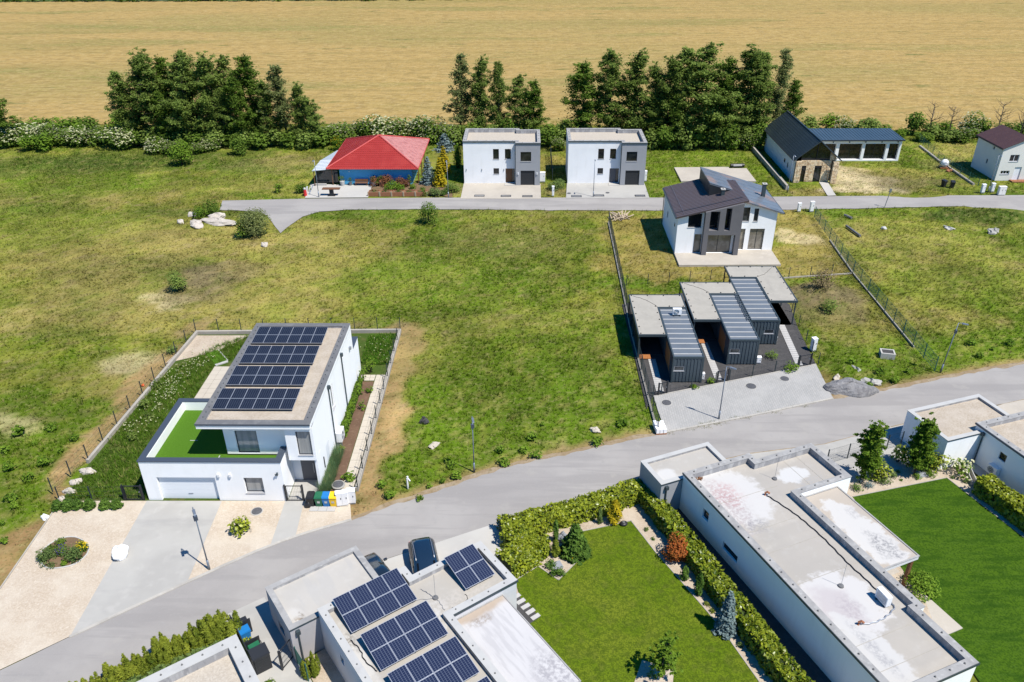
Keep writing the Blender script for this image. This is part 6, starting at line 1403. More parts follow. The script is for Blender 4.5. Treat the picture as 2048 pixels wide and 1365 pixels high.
o = thing('marker_post', 'short leaning grey post in the verge of the back road', 'post', (*xy(1769, 415), 0)); o.rotation_euler = (0, R(7), 0)
mb = MB(); mb.cyl((0, 0), .05, 0, 2.6, 8); obj('post', mb, M['lamp_steel'], o); mb = MB(); mb.cbox((0, 0), .3, .12, 2.2, 2.7); obj('post_head', mb, M['lamp_steel'], o)
# ---------------------------------------------------------------- bins and cabinets
def bin_(label, loc, mname, rz=0.0, h=1.06):
    o = thing('wheelie_bin', label, 'bin', (*loc, 0), rz, 'wheelie bins')
    mb = MB(); mb.hexa([(-.21, -.24, .06), (.21, -.24, .06), (.21, .22, .10), (-.21, .22, .10), (-.28, -.34, h-.12), (.28, -.34, h-.12), (.28, .30, h-.12), (-.28, .30, h-.12)]); b = obj('body', mb, M[mname], o)
    mb = MB(); mb.cbox((0, -.301), .2, .01, .45, .7); obj('sticker', mb, M['cap_white'], b) if mname != 'black_plastic' else None
    mb = MB(); mb.hexa([(-.30, -.38, h-.118), (.30, -.38, h-.118), (.30, .33, h-.118), (-.30, .33, h-.118), (-.27, -.33, h-.03), (.27, -.33, h-.03), (.27, .30, h+.02), (-.27, .30, h+.02)]); l = obj('lid', mb, M[mname], o)
    mb = MB(); mb.tube([(-.22, .34, h-.08), (-.22, .42, h-.06), (.22, .42, h-.06), (.22, .34, h-.08)], .02, 6); obj('handle', mb, M['black_plastic'], o)
    for s in (-.24, .24): mb = MB(); mb.tube([(s-.03, .26, .1), (s+.03, .26, .1)], .1, 12); obj('wheel', mb, M['rubber'], o)
    return o
bin_('black wheelie bin, leftmost of the four by the garden gate', xy(624, 1011), 'black_plastic')
bin_('green wheelie bin between the black and the blue bin by the garden gate', xy(640.5, 1011), 'green_plastic')
bin_('blue wheelie bin between the green and the yellow bin by the garden gate', xy(655, 1011), 'blue_plastic')
bin_('yellow wheelie bin beside the white meter cabinet', xy(669, 1011), 'yellow_plastic')
bag = thing('garbage_bag', 'black garbage sack leaning on the left side of the black wheelie bin', 'bag', (*xy(617, 1015), 0)); r2 = np.random.default_rng(5)
mb = MB(); 
def lump(mb, c, rx, ry, rz_, seed, nu=12, nv=8, amp=.12, flat=0.0):
    r_ = np.random.default_rng(seed); ph = r_.random(6)*6.28
    vs = []; 
    for j in range(nv+1):
        b = -math.pi/2 + math.pi*j/nv
        for i in range(nu):
            a = 2*math.pi*i/nu; k = 1 + amp*(math.sin(2*a+ph[0]+b*2)+.7*math.sin(3*a+ph[1]-b*3)+.5*math.sin(5*a+ph[2]+b*4)) + r_.normal(0, amp*.25)
            z = math.sin(b)*rz_*k; vs.append((c[0]+math.cos(b)*math.cos(a)*rx*k, c[1]+math.cos(b)*math.sin(a)*ry*k, c[2]+max(z, flat if flat else -9)))
    fs = [(j*nu+i, j*nu+(i+1) % nu, (j+1)*nu+(i+1) % nu, (j+1)*nu+i) for j in range(nv) for i in range(nu)]
    mb.add(vs, fs); return mb
lump(mb, (0, 0, .25), .25, .22, .28, 3); obj('sack', mb, M['black_plastic'], bag, True); mb = MB(); mb.cyl((0, 0), .05, .48, .6, 6, .09); obj('knot', mb, M['black_plastic'], bag)
def cabinet(label, loc, w_, d, h, rz=0.0, doors=2, plinth=.12, name='meter_cabinet', m_='white_metal'):
    o = thing(name, label, 'cabinet', (*loc, 0), rz); mb = MB(); mb.box(-w_/2, w_/2, -d/2, d/2, plinth, h); b = obj('body', mb, M[m_], o)
    mb = MB(); mb.box(-w_/2+.03, w_/2-.03, -d/2+.03, d/2-.03, 0, plinth); obj('plinth', mb, M['concrete'], o)
    mb = MB(); mb.hexa([(-w_/2-.03, -d/2-.03, h+.002), (w_/2+.03, -d/2-.03, h+.002), (w_/2+.03, d/2+.03, h+.002), (-w_/2-.03, d/2+.03, h+.002), (-w_/2-.03, -d/2-.03, h+.03), (w_/2+.03, -d/2-.03, h+.03), (w_/2+.03, d/2+.03, h+.06), (-w_/2-.03, d/2+.03, h+.06)]); obj('lid', mb, M[m_], o)
    for k in range(doors):
        a = -w_/2+.03+k*(w_-.06)/doors; mb = MB(); mb.box(a+.01, a+(w_-.06)/doors-.01, -d/2-.02, -d/2-.001, plinth+.05, h-.05); dd = obj('door', mb, M[m_], o)
        mb = MB(); mb.cbox((a+(w_-.06)/doors*.8, -d/2-.03), .05, .03, h*.6, h*.7); obj('handle', mb, M['anthracite'], dd)
    return o
cabinet('white two door meter cabinet between the yellow bin and the wall corner', xy(686, 1011), .85, .35, 1.25, R(12))
cabinet('white concrete meter cabinet at the wall corner, right of the two door cabinet', xy(704, 1006), .6, .4, 1.2, R(6), 1)
cabinet('white meter box by the back road, left of two above the long green fence', xy(1597, 424), .42, .3, 1.25, R(5), 1)
cabinet('white meter box at the top end of the long green fence', xy(1622, 424), .5, .35, 1.45, R(5), 1)
cabinet('white meter box in front of the fence by the cream house, left of its pair', xy(1964, 386.5), .5, .35, 1.3, R(5), 1)
cabinet('white meter box in front of the fence by the cream house, right of its pair', xy(1983, 384.5), .45, .35, 1.3, R(5), 1)
cabinet('squat stone coloured gate pillar with meter boxes near the cream house', xy(2001, 391), 1.0, .45, 1.3, R(2), 2, m_='cream_render', name='gate_pillar')
cabinet('white narrow meter box in the shrubs between the cube houses', xy(1106, 393), .32, .3, 1.5, 0, 1)
cabinet('white air conditioning cabinet on the right side of the left cube house', (2.35, 118.6), .9, .45, 1.5, 0, 1)
cabinet('white box on the right side wall of the right cube house', (18.05, 118.9), .6, .5, 1.6, 0, 1)
cabinet('white meter box beside the third stepping stone path', xy(1625, 702), .45, .4, 1.4, R(15), 1)
for i, (p, lab) in enumerate(((xy(1403, 760), 'white box at the front right corner of the nearest cabin'), (xy(1516, 727), 'white box at the front right corner of the middle cabin'), (xy(1548, 686), 'white box at the front right corner of the farthest cabin'))):
    cabinet(lab, p, .42, .28, .7, 0, 1, name='meter_box')
# steel bin box with two bins beside the path
o = House('bin_shelter', 'open topped dark sheet bin shelter holding a blue and a green bin', 'bin shelter', PHP, 5.2, 33.7)
mb = o.mb()
for t in (33.72, 35.25, 36.95): pass
mb.box(5.2, 5.26, 33.75, 37.9, 0, 1.25); o.part('back_panel', mb, M['anthracite'])
for t0, t1 in ((33.75, 34.45), ): mb = o.mb(); mb.box(5.27, 6.2, t0, t0+.05, 0, 1.3); o.part('side_panel', mb, M['anthracite']); mb = o.mb(); mb.hexa([(5.22, 33.72, 1.24), (6.24, 33.72, 1.24), (6.24, 34.6, 1.32), (5.22, 34.6, 1.32), (5.22, 33.72, 1.27), (6.24, 33.72, 1.27), (6.24, 34.6, 1.35), (5.22, 34.6, 1.35)]); o.part('lid', mb, M['anthracite'])
for k in range(6): mb = o.mb(); mb.box(5.27, 6.2, 33.70, 33.745, .06+k*.2, .06+k*.2+.185); o.part('panel_slat', mb, M['anthracite'])
for t in (35.35, 36.95): mb = o.mb(); mb.box(5.27, 6.15, t, t+.05, 0, 1.2); o.part('partition', mb, M['anthracite'])
mb = o.mb(); mb.box(5.27, 6.1, 36.99, 37.9, .55, .58); o.part('shelf_plate', mb, M['anthracite'])
b1 = bin_('blue bin in the far compartment of the dark bin shelter', o.world(5.62, 36.55)[:2], 'blue_plastic', PHP-R(90), 1.0)
b2 = bin_('green bin in the near compartment of the dark bin shelter', o.world(5.72, 34.98)[:2], 'green_plastic', PHP-R(90), 1.0)
a, b = fp(6.25, 33.55), fp(7.5, 33.3); gate('open dark steel gate beside the bin shelter and the grey annex', fp(6.6, 33.2), fp(7.55, 33.75), 1.6)
fence('mesh_fence', 'short green mesh panel against the corner of the grey annex', [fp(7.5, 33.1), fp(7.55, 31.6)], 1.5, 1.5, .05, 'fence_green', dens=.06, wr=.012)
# ---------------------------------------------------------------- covers, slabs, small stones
def cover(label, u, v, r_=.42, m_='cap_blue', z=.06, name='manhole_cover'):
    o = thing(name, label, 'manhole cover', (*xy(u, v), z-.02)); mb = MB(); mb.cyl((0, 0), r_+.10, -.05, .03, 20, r_+.07); obj('cover_ring', mb, M['concrete'], o); mb = MB(); mb.cyl((0, 0), r_, .031, .06, 20, r_*.96)
    for k in range(6): a = k*math.pi/3; mb.cbox((r_*.5*math.cos(a), r_*.5*math.sin(a)), .18, .04, .06, .066, a)
    obj('lid', mb, M[m_], o); return o
mat('iron', (.075, .075, .08), .6, [(8, 3, .4, .7, (.11, .11, .115), .6)])
cover('round dark manhole cover on the pale gravel right of the bush', 514, 1024, .38, 'iron', .06)
cover('round dark manhole cover on the paving, nearest the mesh fence', 1333, 807, .42, 'iron', .06)
cover('round dark manhole cover at the middle of the paving, the darkest of three', 1502, 774, .46, 'iron', .06)
cover('round dark manhole cover on the paving nearest the weedy plot', 1569, 759, .40, 'iron', .06)
cover('round dark well cover in the bark bed behind the bins', 677, 974, .42, 'iron', .25)
for (u, v, lab) in ((1138, 388, 'left end of the right forecourt'), (1215, 387, 'middle of the right forecourt')): cover('flat round cover at the ' + lab, u, v, .3, 'iron', .06)
for i, (u, v, fc) in enumerate(((959, 393, 'left on the left forecourt'), (1012, 393.5, 'middle of the left forecourt'), (1055, 394, 'right on the left forecourt'), (1153, 394, 'left on the right forecourt'), (1198, 392.5, 'beside the lamp on the right forecourt'), (1280, 393, 'right on the right forecourt'))):
    o = thing('drain_grate', 'rectangular metal drain grate, ' + fc, 'drain grate', (*xy(u, v), .06), 0, 'drain grates on the forecourts'); mb = MB(); ring(mb, [(-.75, -.35), (.75, -.35), (.75, .35), (-.75, .35)], 0, .09, 0, .07); obj('grate_frame', mb, M['iron'], o); mb = MB()
    for k in range(9): mb.box(-.62+k*.145, -.55+k*.145, -.26, .26, .02, .06)
    obj('grate_bar', mb, M['steel'], o)
def slab_path(label, a, b, n, w_, gap=.06, m_='cap_white', h=.05, cut=None):
    """stepping stone path: every slab a part"""
    o = thing('stepping_stone_path', label, 'path', (a[0], a[1], .035)); L_ = math.hypot(b[0]-a[0], b[1]-a[1]); d = ((b[0]-a[0])/L_, (b[1]-a[1])/L_); rot = math.atan2(d[1], d[0]); s = L_/n
    mb = MB(); mb.cbox((0, 0), s-gap, w_, 0, h, 0); me = mesh_of('slab', mb, M[m_])
    for i in range(n): link('slab', me, o, (d[0]*s*(i+.5), d[1]*s*(i+.5), 0), rot + random.gauss(0, .012))
    return o
mat('slab_white', (.62, .61, .60), .85, [(2, 4, .4, .7, (.54, .53, .52), .6)])
slab_path('pale slab path from the nearest cabin deck to the paving', (12.07, 66.0), (12.07, 60.35), 17, .70, .05, 'slab_white')
slab_path('pale slab path between the nearest and the middle cabin', (17.70, 69.2), (17.74, 62.3), 20, .66, .05, 'slab_white')
slab_path('pale slab path right of the farthest cabin, below the orange deck', (26.38, 72.9), (25.9, 64.9), 22, .66, .05, 'slab_white')
slab_path('four pale slabs in dark gravel beside the white canopy', fp(20.95, 30.0), fp(21.0, 27.45), 5, .62, .22, 'slab_white')
sheet('dark_gravel_strip', [fp(20.0, 30.6), fp(21.1, 30.4), fp(21.45, 27.3), fp(20.4, 27.2), fp(18.9, 27.2), fp(19.0, 28.4), fp(20.0, 28.4)], .052, M['dark_gravel'])
# patio tiles and path tiles of the terrace house: each tile of the right path is a part
def tiles(label, x0, x1, y0, y1, s, m_, z=.03, name='tile_path'):
    o = thing(name, label, 'path', (x0, y0, z)); nx_ = max(1, round((x1-x0)/s)); ny_ = max(1, round((y1-y0)/s)); sx, sy = (x1-x0)/nx_, (y1-y0)/ny_
    mb = MB(); mb.box(.012, sx-.012, .012, sy-.012, 0, .04); me = mesh_of('tile', mb, M[m_])
    for j in range(ny_):
        for i in range(nx_): q = link('tile', me, o, (i*sx, j*sy, random.random()*.006))
    return o
sheet('garden_soil', pts([(396, 670), (798, 667), (712, 985), (608, 1003), (571, 1003), (294, 1003), (123, 1001), (180, 925)]), .012, M['garden_ground'])
tiles('beige tiled terrace along the left side of the terrace house', -29.8, -22.4, 53.7, 64.4, .74, 'patio_tile')
tiles('pale tiled path between bark bed and garden wall right of the terrace house', -14.05, -13.15, 44.8, 63.0, .9, 'patio_tile')
tiles('pale tiles crossing behind the right side bed of the terrace house', -15.5, -14.1, 62.0, 63.0, .5, 'patio_tile')
sheet('bark_bed', [(-15.5, 45.6), (-14.1, 45.1), (-14.1, 61.9), (-15.5, 61.9)], .035, M['bark'])
sheet('concrete_apron', [(-17.8, 45.4), (-15.45, 45.4), (-15.5, 49.6), (-17.8, 48.0)], .05, M['concrete'])
sheet('gravel_corner', pts([(392, 672), (500, 672), (430, 705), (330, 728)]), .04, M['gravel_bed'])
tiles('grey concrete slabs in the gravel in front of the bins', *[v for v in (xy(618, 1024.5)[0], xy(670, 1024.5)[0], xy(644, 1024.5)[1], xy(644, 1014.5)[1])], .62, 'slab_white', .05)
# ---------------------------------------------------------------- rocks, rubble, odd things
def rock(name, label, cat, u, v, rx, ry, rz_, m_='boulder', seed=1, amp=.16, group=None, sub=0):
    o = thing(name, label, cat, (*xy(u, v), 0), random.random()*6, group); mb = MB(); lump(mb, (0, 0, rz_*.3), rx, ry, rz_, seed, 14, 9, amp); obj('stone', mb, M[m_], o, False); return o
rock('boulder', 'flat pale boulder, left of the pair by the end of the back road', 'boulder', 393, 450, 1.5, .9, .32, seed=2)
rock('boulder', 'largest flat pale boulder at the end of the back road', 'boulder', 440, 446, 2.5, 1.1, .38, seed=3)
rock('boulder', 'pale boulder lying on top of the largest boulder', 'boulder', 435, 437, 1.1, .6, .55, seed=4)
rock('boulder', 'small pale boulder behind the boulder pair, under the bush', 'boulder', 386, 431, .8, .6, .35, seed=5)
rock('boulder', 'small pale stone left of the boulder pair', 'stone', 361, 446, .6, .4, .35, seed=6)
rock('boulder', 'single pale stone in the grass below the grey bush', 'stone', 529, 492, .55, .4, .35, seed=7)
for k, (u, v, s) in enumerate(((176, 945, .62), (152, 966, .5), (140, 985, .5), (124, 1000, .3))): rock('garden_stone', ['upper large pale stone at the broken end of the garden wall', 'second pale stone from the broken end of the garden wall', 'third pale stone from the broken end of the garden wall', 'smallest pale stone beside the fence corner post'][k], 'stone', u, v, s, s*.6, .24, seed=20+k)
rock('garden_stone', 'small white stone at the left rim of the pale gravel yard', 'stone', 91, 1037, .3, .22, .25, 'white_wrap', 31)
gp = thing('gravel_heap', 'heap of dark grey gravel beside the near road', 'gravel heap', (*xy(1703, 780), 0)); mb = MB(); lump(mb, (0, 0, -.05), 2.3, 1.3, .85, 8, 30, 14, .09); obj('heap', mb, M['heap_stone'], gp)
rock('limestone_block', 'pale yellow block beside the dark gravel heap', 'block', 1673, 758, .6, .3, .25, 'patio_tile', 35)
rock('concrete_lump', 'broken concrete lump right of the dark gravel heap', 'rubble', 1741, 768, .8, .55, .35, 'concrete', 36, .25)
rock('concrete_lump', 'small concrete lump behind the dark gravel heap', 'rubble', 1712, 742, .7, .3, .25, 'concrete', 37, .25)
rock('pale_stone', 'pale stone lying in the lush grass of the empty plot', 'stone', 869, 892, .5, .3, .18, 'patio_tile', 38, .2)
rock('pale_stone', 'pale stone in the grass near the right end of the empty plot', 'stone', 1190, 862, .45, .3, .2, 'patio_tile', 39, .2); rock('dark_stone', 'dark stone in the grass near the bark bed fence', 'stone', 849, 845, .4, .35, .35, 'dark_gravel', 40, .2)
rock('soil_heap', 'small heap of grey stones at the back edge of the right meadow', 'stone', 1986, 466, .8, .45, .4, 'concrete', 41, .3); rock('white_debris', 'white scrap lying in the right meadow', 'debris', 1897, 457, .8, .35, .15, 'cap_white', 42, .3)
rock('white_stone', 'white block in the right meadow near the fence', 'stone', 1767, 458, .4, .3, .25, 'cap_white', 43, .1)
for k, (a, b) in enumerate((((1692, 455), (1720, 475)), ((1688, 433), (1703, 439)))):
    o = thing('pipe', ['long grey pipe lying in the grass behind the green fence', 'short grey pipe in the grass near the back road'][k], 'pipe', (*xy(*a), 0)); p, q = at(*a), at(*b); mb = MB((p.x, p.y)); mb.tube([(p.x, p.y, .22), (q.x, q.y, .18)], .16, 8); obj('pipe_wall', mb, M['cap_grey'], o)
tb = thing('concrete_shaft', 'pale square concrete shaft with dark lid in the weedy plot', 'shaft', (*xy(1773, 713), 0), R(-12)); mb = MB(); ring(mb, [(-.65, -.5), (.65, -.5), (.65, .5), (-.65, .5)], 0, .14, -.1, .55); obj('shaft_wall', mb, M['concrete_light'], tb); mb = MB(); mb.box(-.5, .5, -.35, .35, .45, .5); obj('lid', mb, M['dark_gravel'], tb)
wr = thing('covered_rock', 'white wrapped round mound on the seam of gravel and driveway', 'covered mound', (*xy(243, 1114), 0)); mb = MB(); lump(mb, (0, 0, .42), .52, .56, .55, 17, 20, 12, .09); obj('cover', mb, M['white_wrap'], wr); mb = MB(); mb.tube([(-.3, -.25, .55), (0, -.4, .75), (.25, -.2, .85), (.3, .1, .9)], .018, 5); mb.tube([(-.25, .05, .9), (0, -.1, .95), (.2, .1, .93)], .016, 5); obj('tie_cord', mb, M['steel'], wr)
lp = thing('white_marker', 'white bent standpipe in the grass beside the bark coloured strip', 'marker', (*xy(816, 978), 0)); mb = MB(); mb.tube([(0, 0, 0), (0, 0, 1.05), (.05, -.02, 1.2)], .07, 8); obj('pipe', mb, M['white_metal'], lp); mb = MB(); mb.tube([(.02, 0, 1.12), (.22, -.05, .8)], .05, 6); obj('spout', mb, M['white_metal'], lp)
pl = thing('timber_pile', 'pile of pale split timber in the corner of the double house yard', 'timber pile', (*xy(1241, 437), 0)); r2 = np.random.default_rng(6)
for k in range(26):
    a = r2.random()*3.14; L_ = .9+r2.random()*1.6; c = (r2.normal(0, .55), r2.normal(0, .4), .12+.5*r2.random()); mb = MB(); mb.bar((c[0]-math.cos(a)*L_/2, c[1]-math.sin(a)*L_/2, max(.05, c[2]-.2)), (c[0]+math.cos(a)*L_/2, c[1]+math.sin(a)*L_/2, c[2]+.1), .10, .10); obj('log', mb, M['pale_wood'], pl)
rl = thing('membrane_roll', 'black roll with a white wrapper lying behind the foundation slab', 'roll', (*xy(1474, 335), 0), R(4)); mb = MB(); mb.tube([(-1.1, 0, .3), (1.1, 0, .3)], .3, 14); obj('roll', mb, M['black_plastic'], rl); mb = MB(); mb.tube([(-.8, 0, .3), (.8, 0, .3)], .304, 14); 
mb = MB(); mb.hexa([(-.7, -.31, .3), (.7, -.31, .3), (.7, -.2, .53), (-.7, -.2, .53), (-.7, -.32, .3), (.7, -.32, .3), (.7, -.21, .55), (-.7, -.21, .55)]); obj('wrapper', mb, M['cap_white'], rl)
ib = thing('water_tank', 'white caged water tank on a pallet beside the white kerb', 'water tank', (*xy(1887, 336), 0), R(-8)); mb = MB(); lump(mb, (0, 0, .75), .62, .55, .62, 9, 16, 10, .02); obj('tank', mb, M['white_wrap'], ib, True); mb = MB()
for z in (.25, .6, .95, 1.25): ring(mb, [(-.64, -.57), (.64, -.57), (.64, .57), (-.64, .57)], 0, .03, z, z+.03)
obj('cage', mb, M['steel'], ib); mb = MB(); mb.box(-.65, .65, -.6, .6, 0, .14); obj('pallet', mb, M['orange_wood'], ib)
rock('orange_sack', 'orange sack lying beside the pallet of the water tank', 'sack', 1898, 343, .5, .3, .25, 'terracotta', 44)
bin_('black bin in the weedy yard, left of the two near the back road', xy(1886, 374), 'black_plastic', .4); bin_('dark grey bin in the weedy yard, right of the two near the back road', xy(1903, 376), 'black_plastic', -.2)
gb = thing('ladder', 'dark metal ladder lying on the roof edge between the middle and farthest cabin', 'ladder', (21.55, 68.8, 2.80), 0); mb = MB(); mb.bar((0, 0, .05), (.02, 5.6, .05), .05, .06); mb.bar((.34, 0, .05), (.36, 5.6, .05), .05, .06); obj('ladder_rail', mb, M['dark_steel'], gb)
for k in range(14): mb = MB(); mb.bar((0, .25+k*.4, .06), (.36, .25+k*.4, .06), .035, .035); obj('rung', mb, M['steel'], gb)
pk = thing('paving_pallet', 'pallet of shrink wrapped paving stones at the lower left paving corner', 'pallet', (*xy(1319, 862), .05), R(6)); 
for k in range(3): mb = MB(); mb.box(-.45, .45, -.6+k*.55, -.5+k*.55, 0, .12); obj('pallet_board', mb, M['orange_wood'], pk)
r2 = np.random.default_rng(15)
for i in range(3):
    for j in range(4): mb = MB(); mb.cbox((-.3+i*.3, -.45+j*.33), .27, .3, .12, .42+.18*r2.random(), r2.normal(0, .08)); obj('wrapped_stone', mb, M['white_wrap'], pk)
mw = thing('robot_mower', 'dark round robot mower on the lawn corner beside the hedge', 'robot mower', (*xy(1247, 1051), .07), .3); mb = MB(); lump(mb, (0, 0, .10), .30, .26, .15, 21, 16, 8, .02); obj('shell', mb, M['black_plastic'], mw, True); mb = MB(); lump(mb, (0, .02, .2), .15, .13, .06, 22, 12, 6, .02); obj('cover', mb, M['cap_grey'], mw, True)
mat('slate', (.24, .25, .27), .6)
gr_ = thing('grey_slab', 'grey slate plate between the two dark shrubs in the lawn bed', 'slate', (*xy(1112, 1134), .05), .5); mb = MB(); mb.hexa([(-.42, -.3, 0), (.4, -.34, 0), (.46, .28, 0), (-.36, .34, 0), (-.40, -.28, .14), (.38, -.32, .10), (.44, .26, .12), (-.34, .32, .16)]); obj('plate', mb, M['slate'], gr_)
rock('grey_rock', 'blue grey rock at the edge of the bed behind the pine', 'rock', 1127, 1080, .55, .38, .35, 'slate', 46, .15)
gr2 = thing('grey_slab', 'grey slate plate in the bed right of the striped lawn shrubs', 'slate', (*xy(1843, 950), .05), .3); mb = MB(); mb.hexa([(-.5, -.35, 0), (.5, -.35, 0), (.5, .35, 0), (-.5, .35, 0), (-.48, -.33, .08), (.48, -.33, .08), (.48, .33, .1), (-.48, .33, .1)]); obj('plate', mb, M['slate'], gr2)
sw = thing('garden_swing', 'slim dark A frame stand against the white annex wall', 'stand', (*xy(1921, 925), 0), R(15)); mb = MB()
for s in (-.45, .45): mb.tube([(s, 0, 0), (0, .1, 1.9)], .03, 6)
mb.tube([(0, .7, 0), (0, .1, 1.9)], .03, 6); obj('leg', mb, M['anthracite'], sw); mb = MB(); mb.cbox((0, .1), .5, .3, .35, .5); obj('seat', mb, M['steel'], sw)
tr_ = thing('trough', 'long white trough beside the path of the right edge house', 'trough', (*xy(1940, 956), 0), PHT+R(60)); mb = MB(); ring(mb, [(-1.0, -.2), (1.0, -.2), (1.0, .2), (-1.0, .2)], 0, .05, 0, .4); obj('trough_wall', mb, M['cap_white'], tr_)
# table grill, sign and small things at the bungalow
gt = thing('stone_table', 'dark T shaped table on the bungalow forecourt', 'table', (*xy(664, 392), .06)); mb = MB(); mb.box(-.55, .55, -.4, .4, 0, .12); obj('table_base', mb, M['anthracite'], gt); mb = MB(); mb.box(-.28, .28, -.22, .22, .12, 1.0); obj('pedestal', mb, M['anthracite'], gt); mb = MB(); mb.box(-1.3, 1.3, -.4, .4, 1.0, 1.1); obj('table_top', mb, M['brown_wood'], gt)
gn = thing('lawn_figure', 'small red and white figure at the left edge of the bungalow forecourt', 'figure', (*xy(611, 392), 0)); mb = MB(); mb.cyl((0, 0), .28, 0, .9, 10, .2); obj('figure_body', mb, M['red_plastic'], gn); mb = MB(); lump(mb, (0, 0, 1.05), .2, .2, .22, 51, 10, 6, .02); obj('figure_head', mb, M['cap_white'], gn, True)
sn = thing('folding_stand', 'white and blue folding stand beside the red figure', 'stand', (*xy(616, 391), .05)); mb = MB(); mb.bar((-.2, 0, 0), (.05, 0, 1.3), .22, .05); obj('panel', mb, M['white_metal'], sn); mb = MB(); mb.bar((.1, .1, 0), (.9, .1, 1.4), .10, .06); obj('strut', mb, M['blue_plastic'], sn)
bench = thing('bench', 'dark wooden bench against the blue bungalow wall', 'bench', (-25.2, 117.0, 0)); 
for nm, b in (('seat', (-1, 1, -.25, .2, .42, .48)), ('backrest', (-1, 1, .2, .26, .5, .95)), ('leg', (-.9, -.8, -.2, .2, 0, .42)), ('leg', (.8, .9, -.2, .2, 0, .42))): mb = MB(); mb.box(*b); obj(nm, mb, M['brown_wood'], bench)
def pot(label, x, y, m_, plantm='mid_leaf', s=.5, square=False, seed=1):
    o = thing('planter', label, 'planter', (x, y, .05)); mb = MB()
    if square: mb.hexa([(-s*.5, -s*.5, 0), (s*.5, -s*.5, 0), (s*.5, s*.5, 0), (-s*.5, s*.5, 0), (-s*.58, -s*.58, s*1.1), (s*.58, -s*.58, s*1.1), (s*.58, s*.58, s*1.1), (-s*.58, s*.58, s*1.1)])
    else: mb.cyl((0, 0), s*.4, 0, s, 12, s*.55)
    obj('pot', mb, M[m_], o); fo, _ = bush(seed, s*1.5, s*1.5, plantm, .09, 260, 5, stems=False); f = link('plant', fo, o); f.location = (0, 0, s*.9); f['kind'] = 'stuff'
pot('white pot with a plant at the left end of the blue wall', -28.1, 116.9, 'cap_white', s=.7, seed=61); pot('white pot with a thin plant right of the bench', -23.3, 116.9, 'cap_white', s=.65, seed=62); pot('square terracotta planter right of the white pots', -22.0, 116.8, 'terracotta', s=.75, square=True, seed=63); pot('grey slim pot left of the bench', -26.9, 117.0, 'cap_grey', s=.5, seed=64); pot('small white pot right of the square planter', -21.2, 116.7, 'cap_white', s=.5, seed=65)
sheet('garden_soil', pts([(742, 373), (738, 388), (880, 392), (905, 396), (905, 372), (850, 366)]), .04, M['soil'])
x0_, x1_ = xy(736, 393)[0], xy(855, 393)[0]; yb_ = xy(800, 393)[1]; wd = (x1_-x0_)/5
for k in range(5):
    o = thing('raised_bed', ['leftmost', 'second', 'middle', 'fourth', 'rightmost'][k] + ' of the five terracotta coloured raised beds along the back road', 'raised bed', (x0_+wd*(k+.5), yb_+.5, 0), 0, 'raised beds along the back road')
    mb = MB(); ring(mb, [(-wd*.46, -.55), (wd*.46, -.55), (wd*.46, .55), (-wd*.46, .55)], 0, .08, 0, .62); obj('bed_board', mb, M['terracotta'], o)
    for s in (-1, 1): mb = MB(); mb.cbox((s*wd*.475, -.56), .12, .12, 0, .72); obj('corner_post', mb, M['pale_wood'], o)
    mb = MB(); mb.box(-wd*.42, wd*.42, -.46, .46, .3, .5); obj('bed_soil', mb, M['soil'], o); fo, _ = bush(70+k, wd*.8, .5, 'pine_leaf', .12, 160, 7, stems=False); f = link('herbs', fo, o); f.location = (0, 0, .45)
# colourful stand at the garage of the left cube house
ts = thing('garage_sign', 'small blue, white and red flag board on a stand at the left cube house garage', 'sign', (*xy(1057, 369.5), .06)); mb = MB(); mb.cyl((0, 0), .04, 0, .75, 8); obj('stand', mb, M['steel'], ts); mb = MB(); mb.cyl((0, 0), .22, 0, .2, 10, .12); obj('stand_foot', mb, M['terracotta'], ts)
for z, m_ in ((1.08, 'white_metal'), (.9, 'blue_plastic'), (.72, 'red_plastic')): mb = MB(); mb.box(-.42, .42, -.03, .03, z, z+.178); obj('stripe_board', mb, M[m_], ts)
kb = thing('garden_tool', 'dark small cart at the garage of the right cube house', 'cart', (*xy(1269, 368.5), .06)); mb = MB(); mb.hexa([(-.25, -.3, .2), (.25, -.3, .2), (.25, .3, .2), (-.25, .3, .2), (-.4, -.45, .55), (.4, -.45, .55), (.4, .45, .55), (-.4, .45, .55)]); obj('tray', mb, M['anthracite'], kb); mb = MB(); mb.tube([(-.06, -.35, .2), (.06, -.35, .2)], .2, 12); obj('wheel', mb, M['rubber'], kb); mb = MB(); mb.tube([(-.25, .3, .4), (-.25, .9, .6)], .025, 6); mb.tube([(.25, .3, .4), (.25, .9, .6)], .025, 6); obj('handle', mb, M['steel'], kb)
# turf mat in the side garden
gm = thing('turf_mat', 'strip of artificial turf with a pale edge lying in the side garden', 'turf mat', (*xy(433, 716), .03), R(-52)); mb = MB(); mb.box(-1.3, 1.3, -.6, .6, 0, .05); obj('mat', mb, M['turf'], gm); mb = MB(); mb.box(-1.3, 1.3, .61, .70, 0, .07); mb.box(1.31, 1.6, -.6, .6, 0, .10); obj('mat_edge', mb, M['cap_white'], gm)
os_ = rock('orange_marker', 'small orange plastic scrap outside the garden wall', 'scrap', 286, 772, .16, .12, .14, 'orange_plastic', 47)
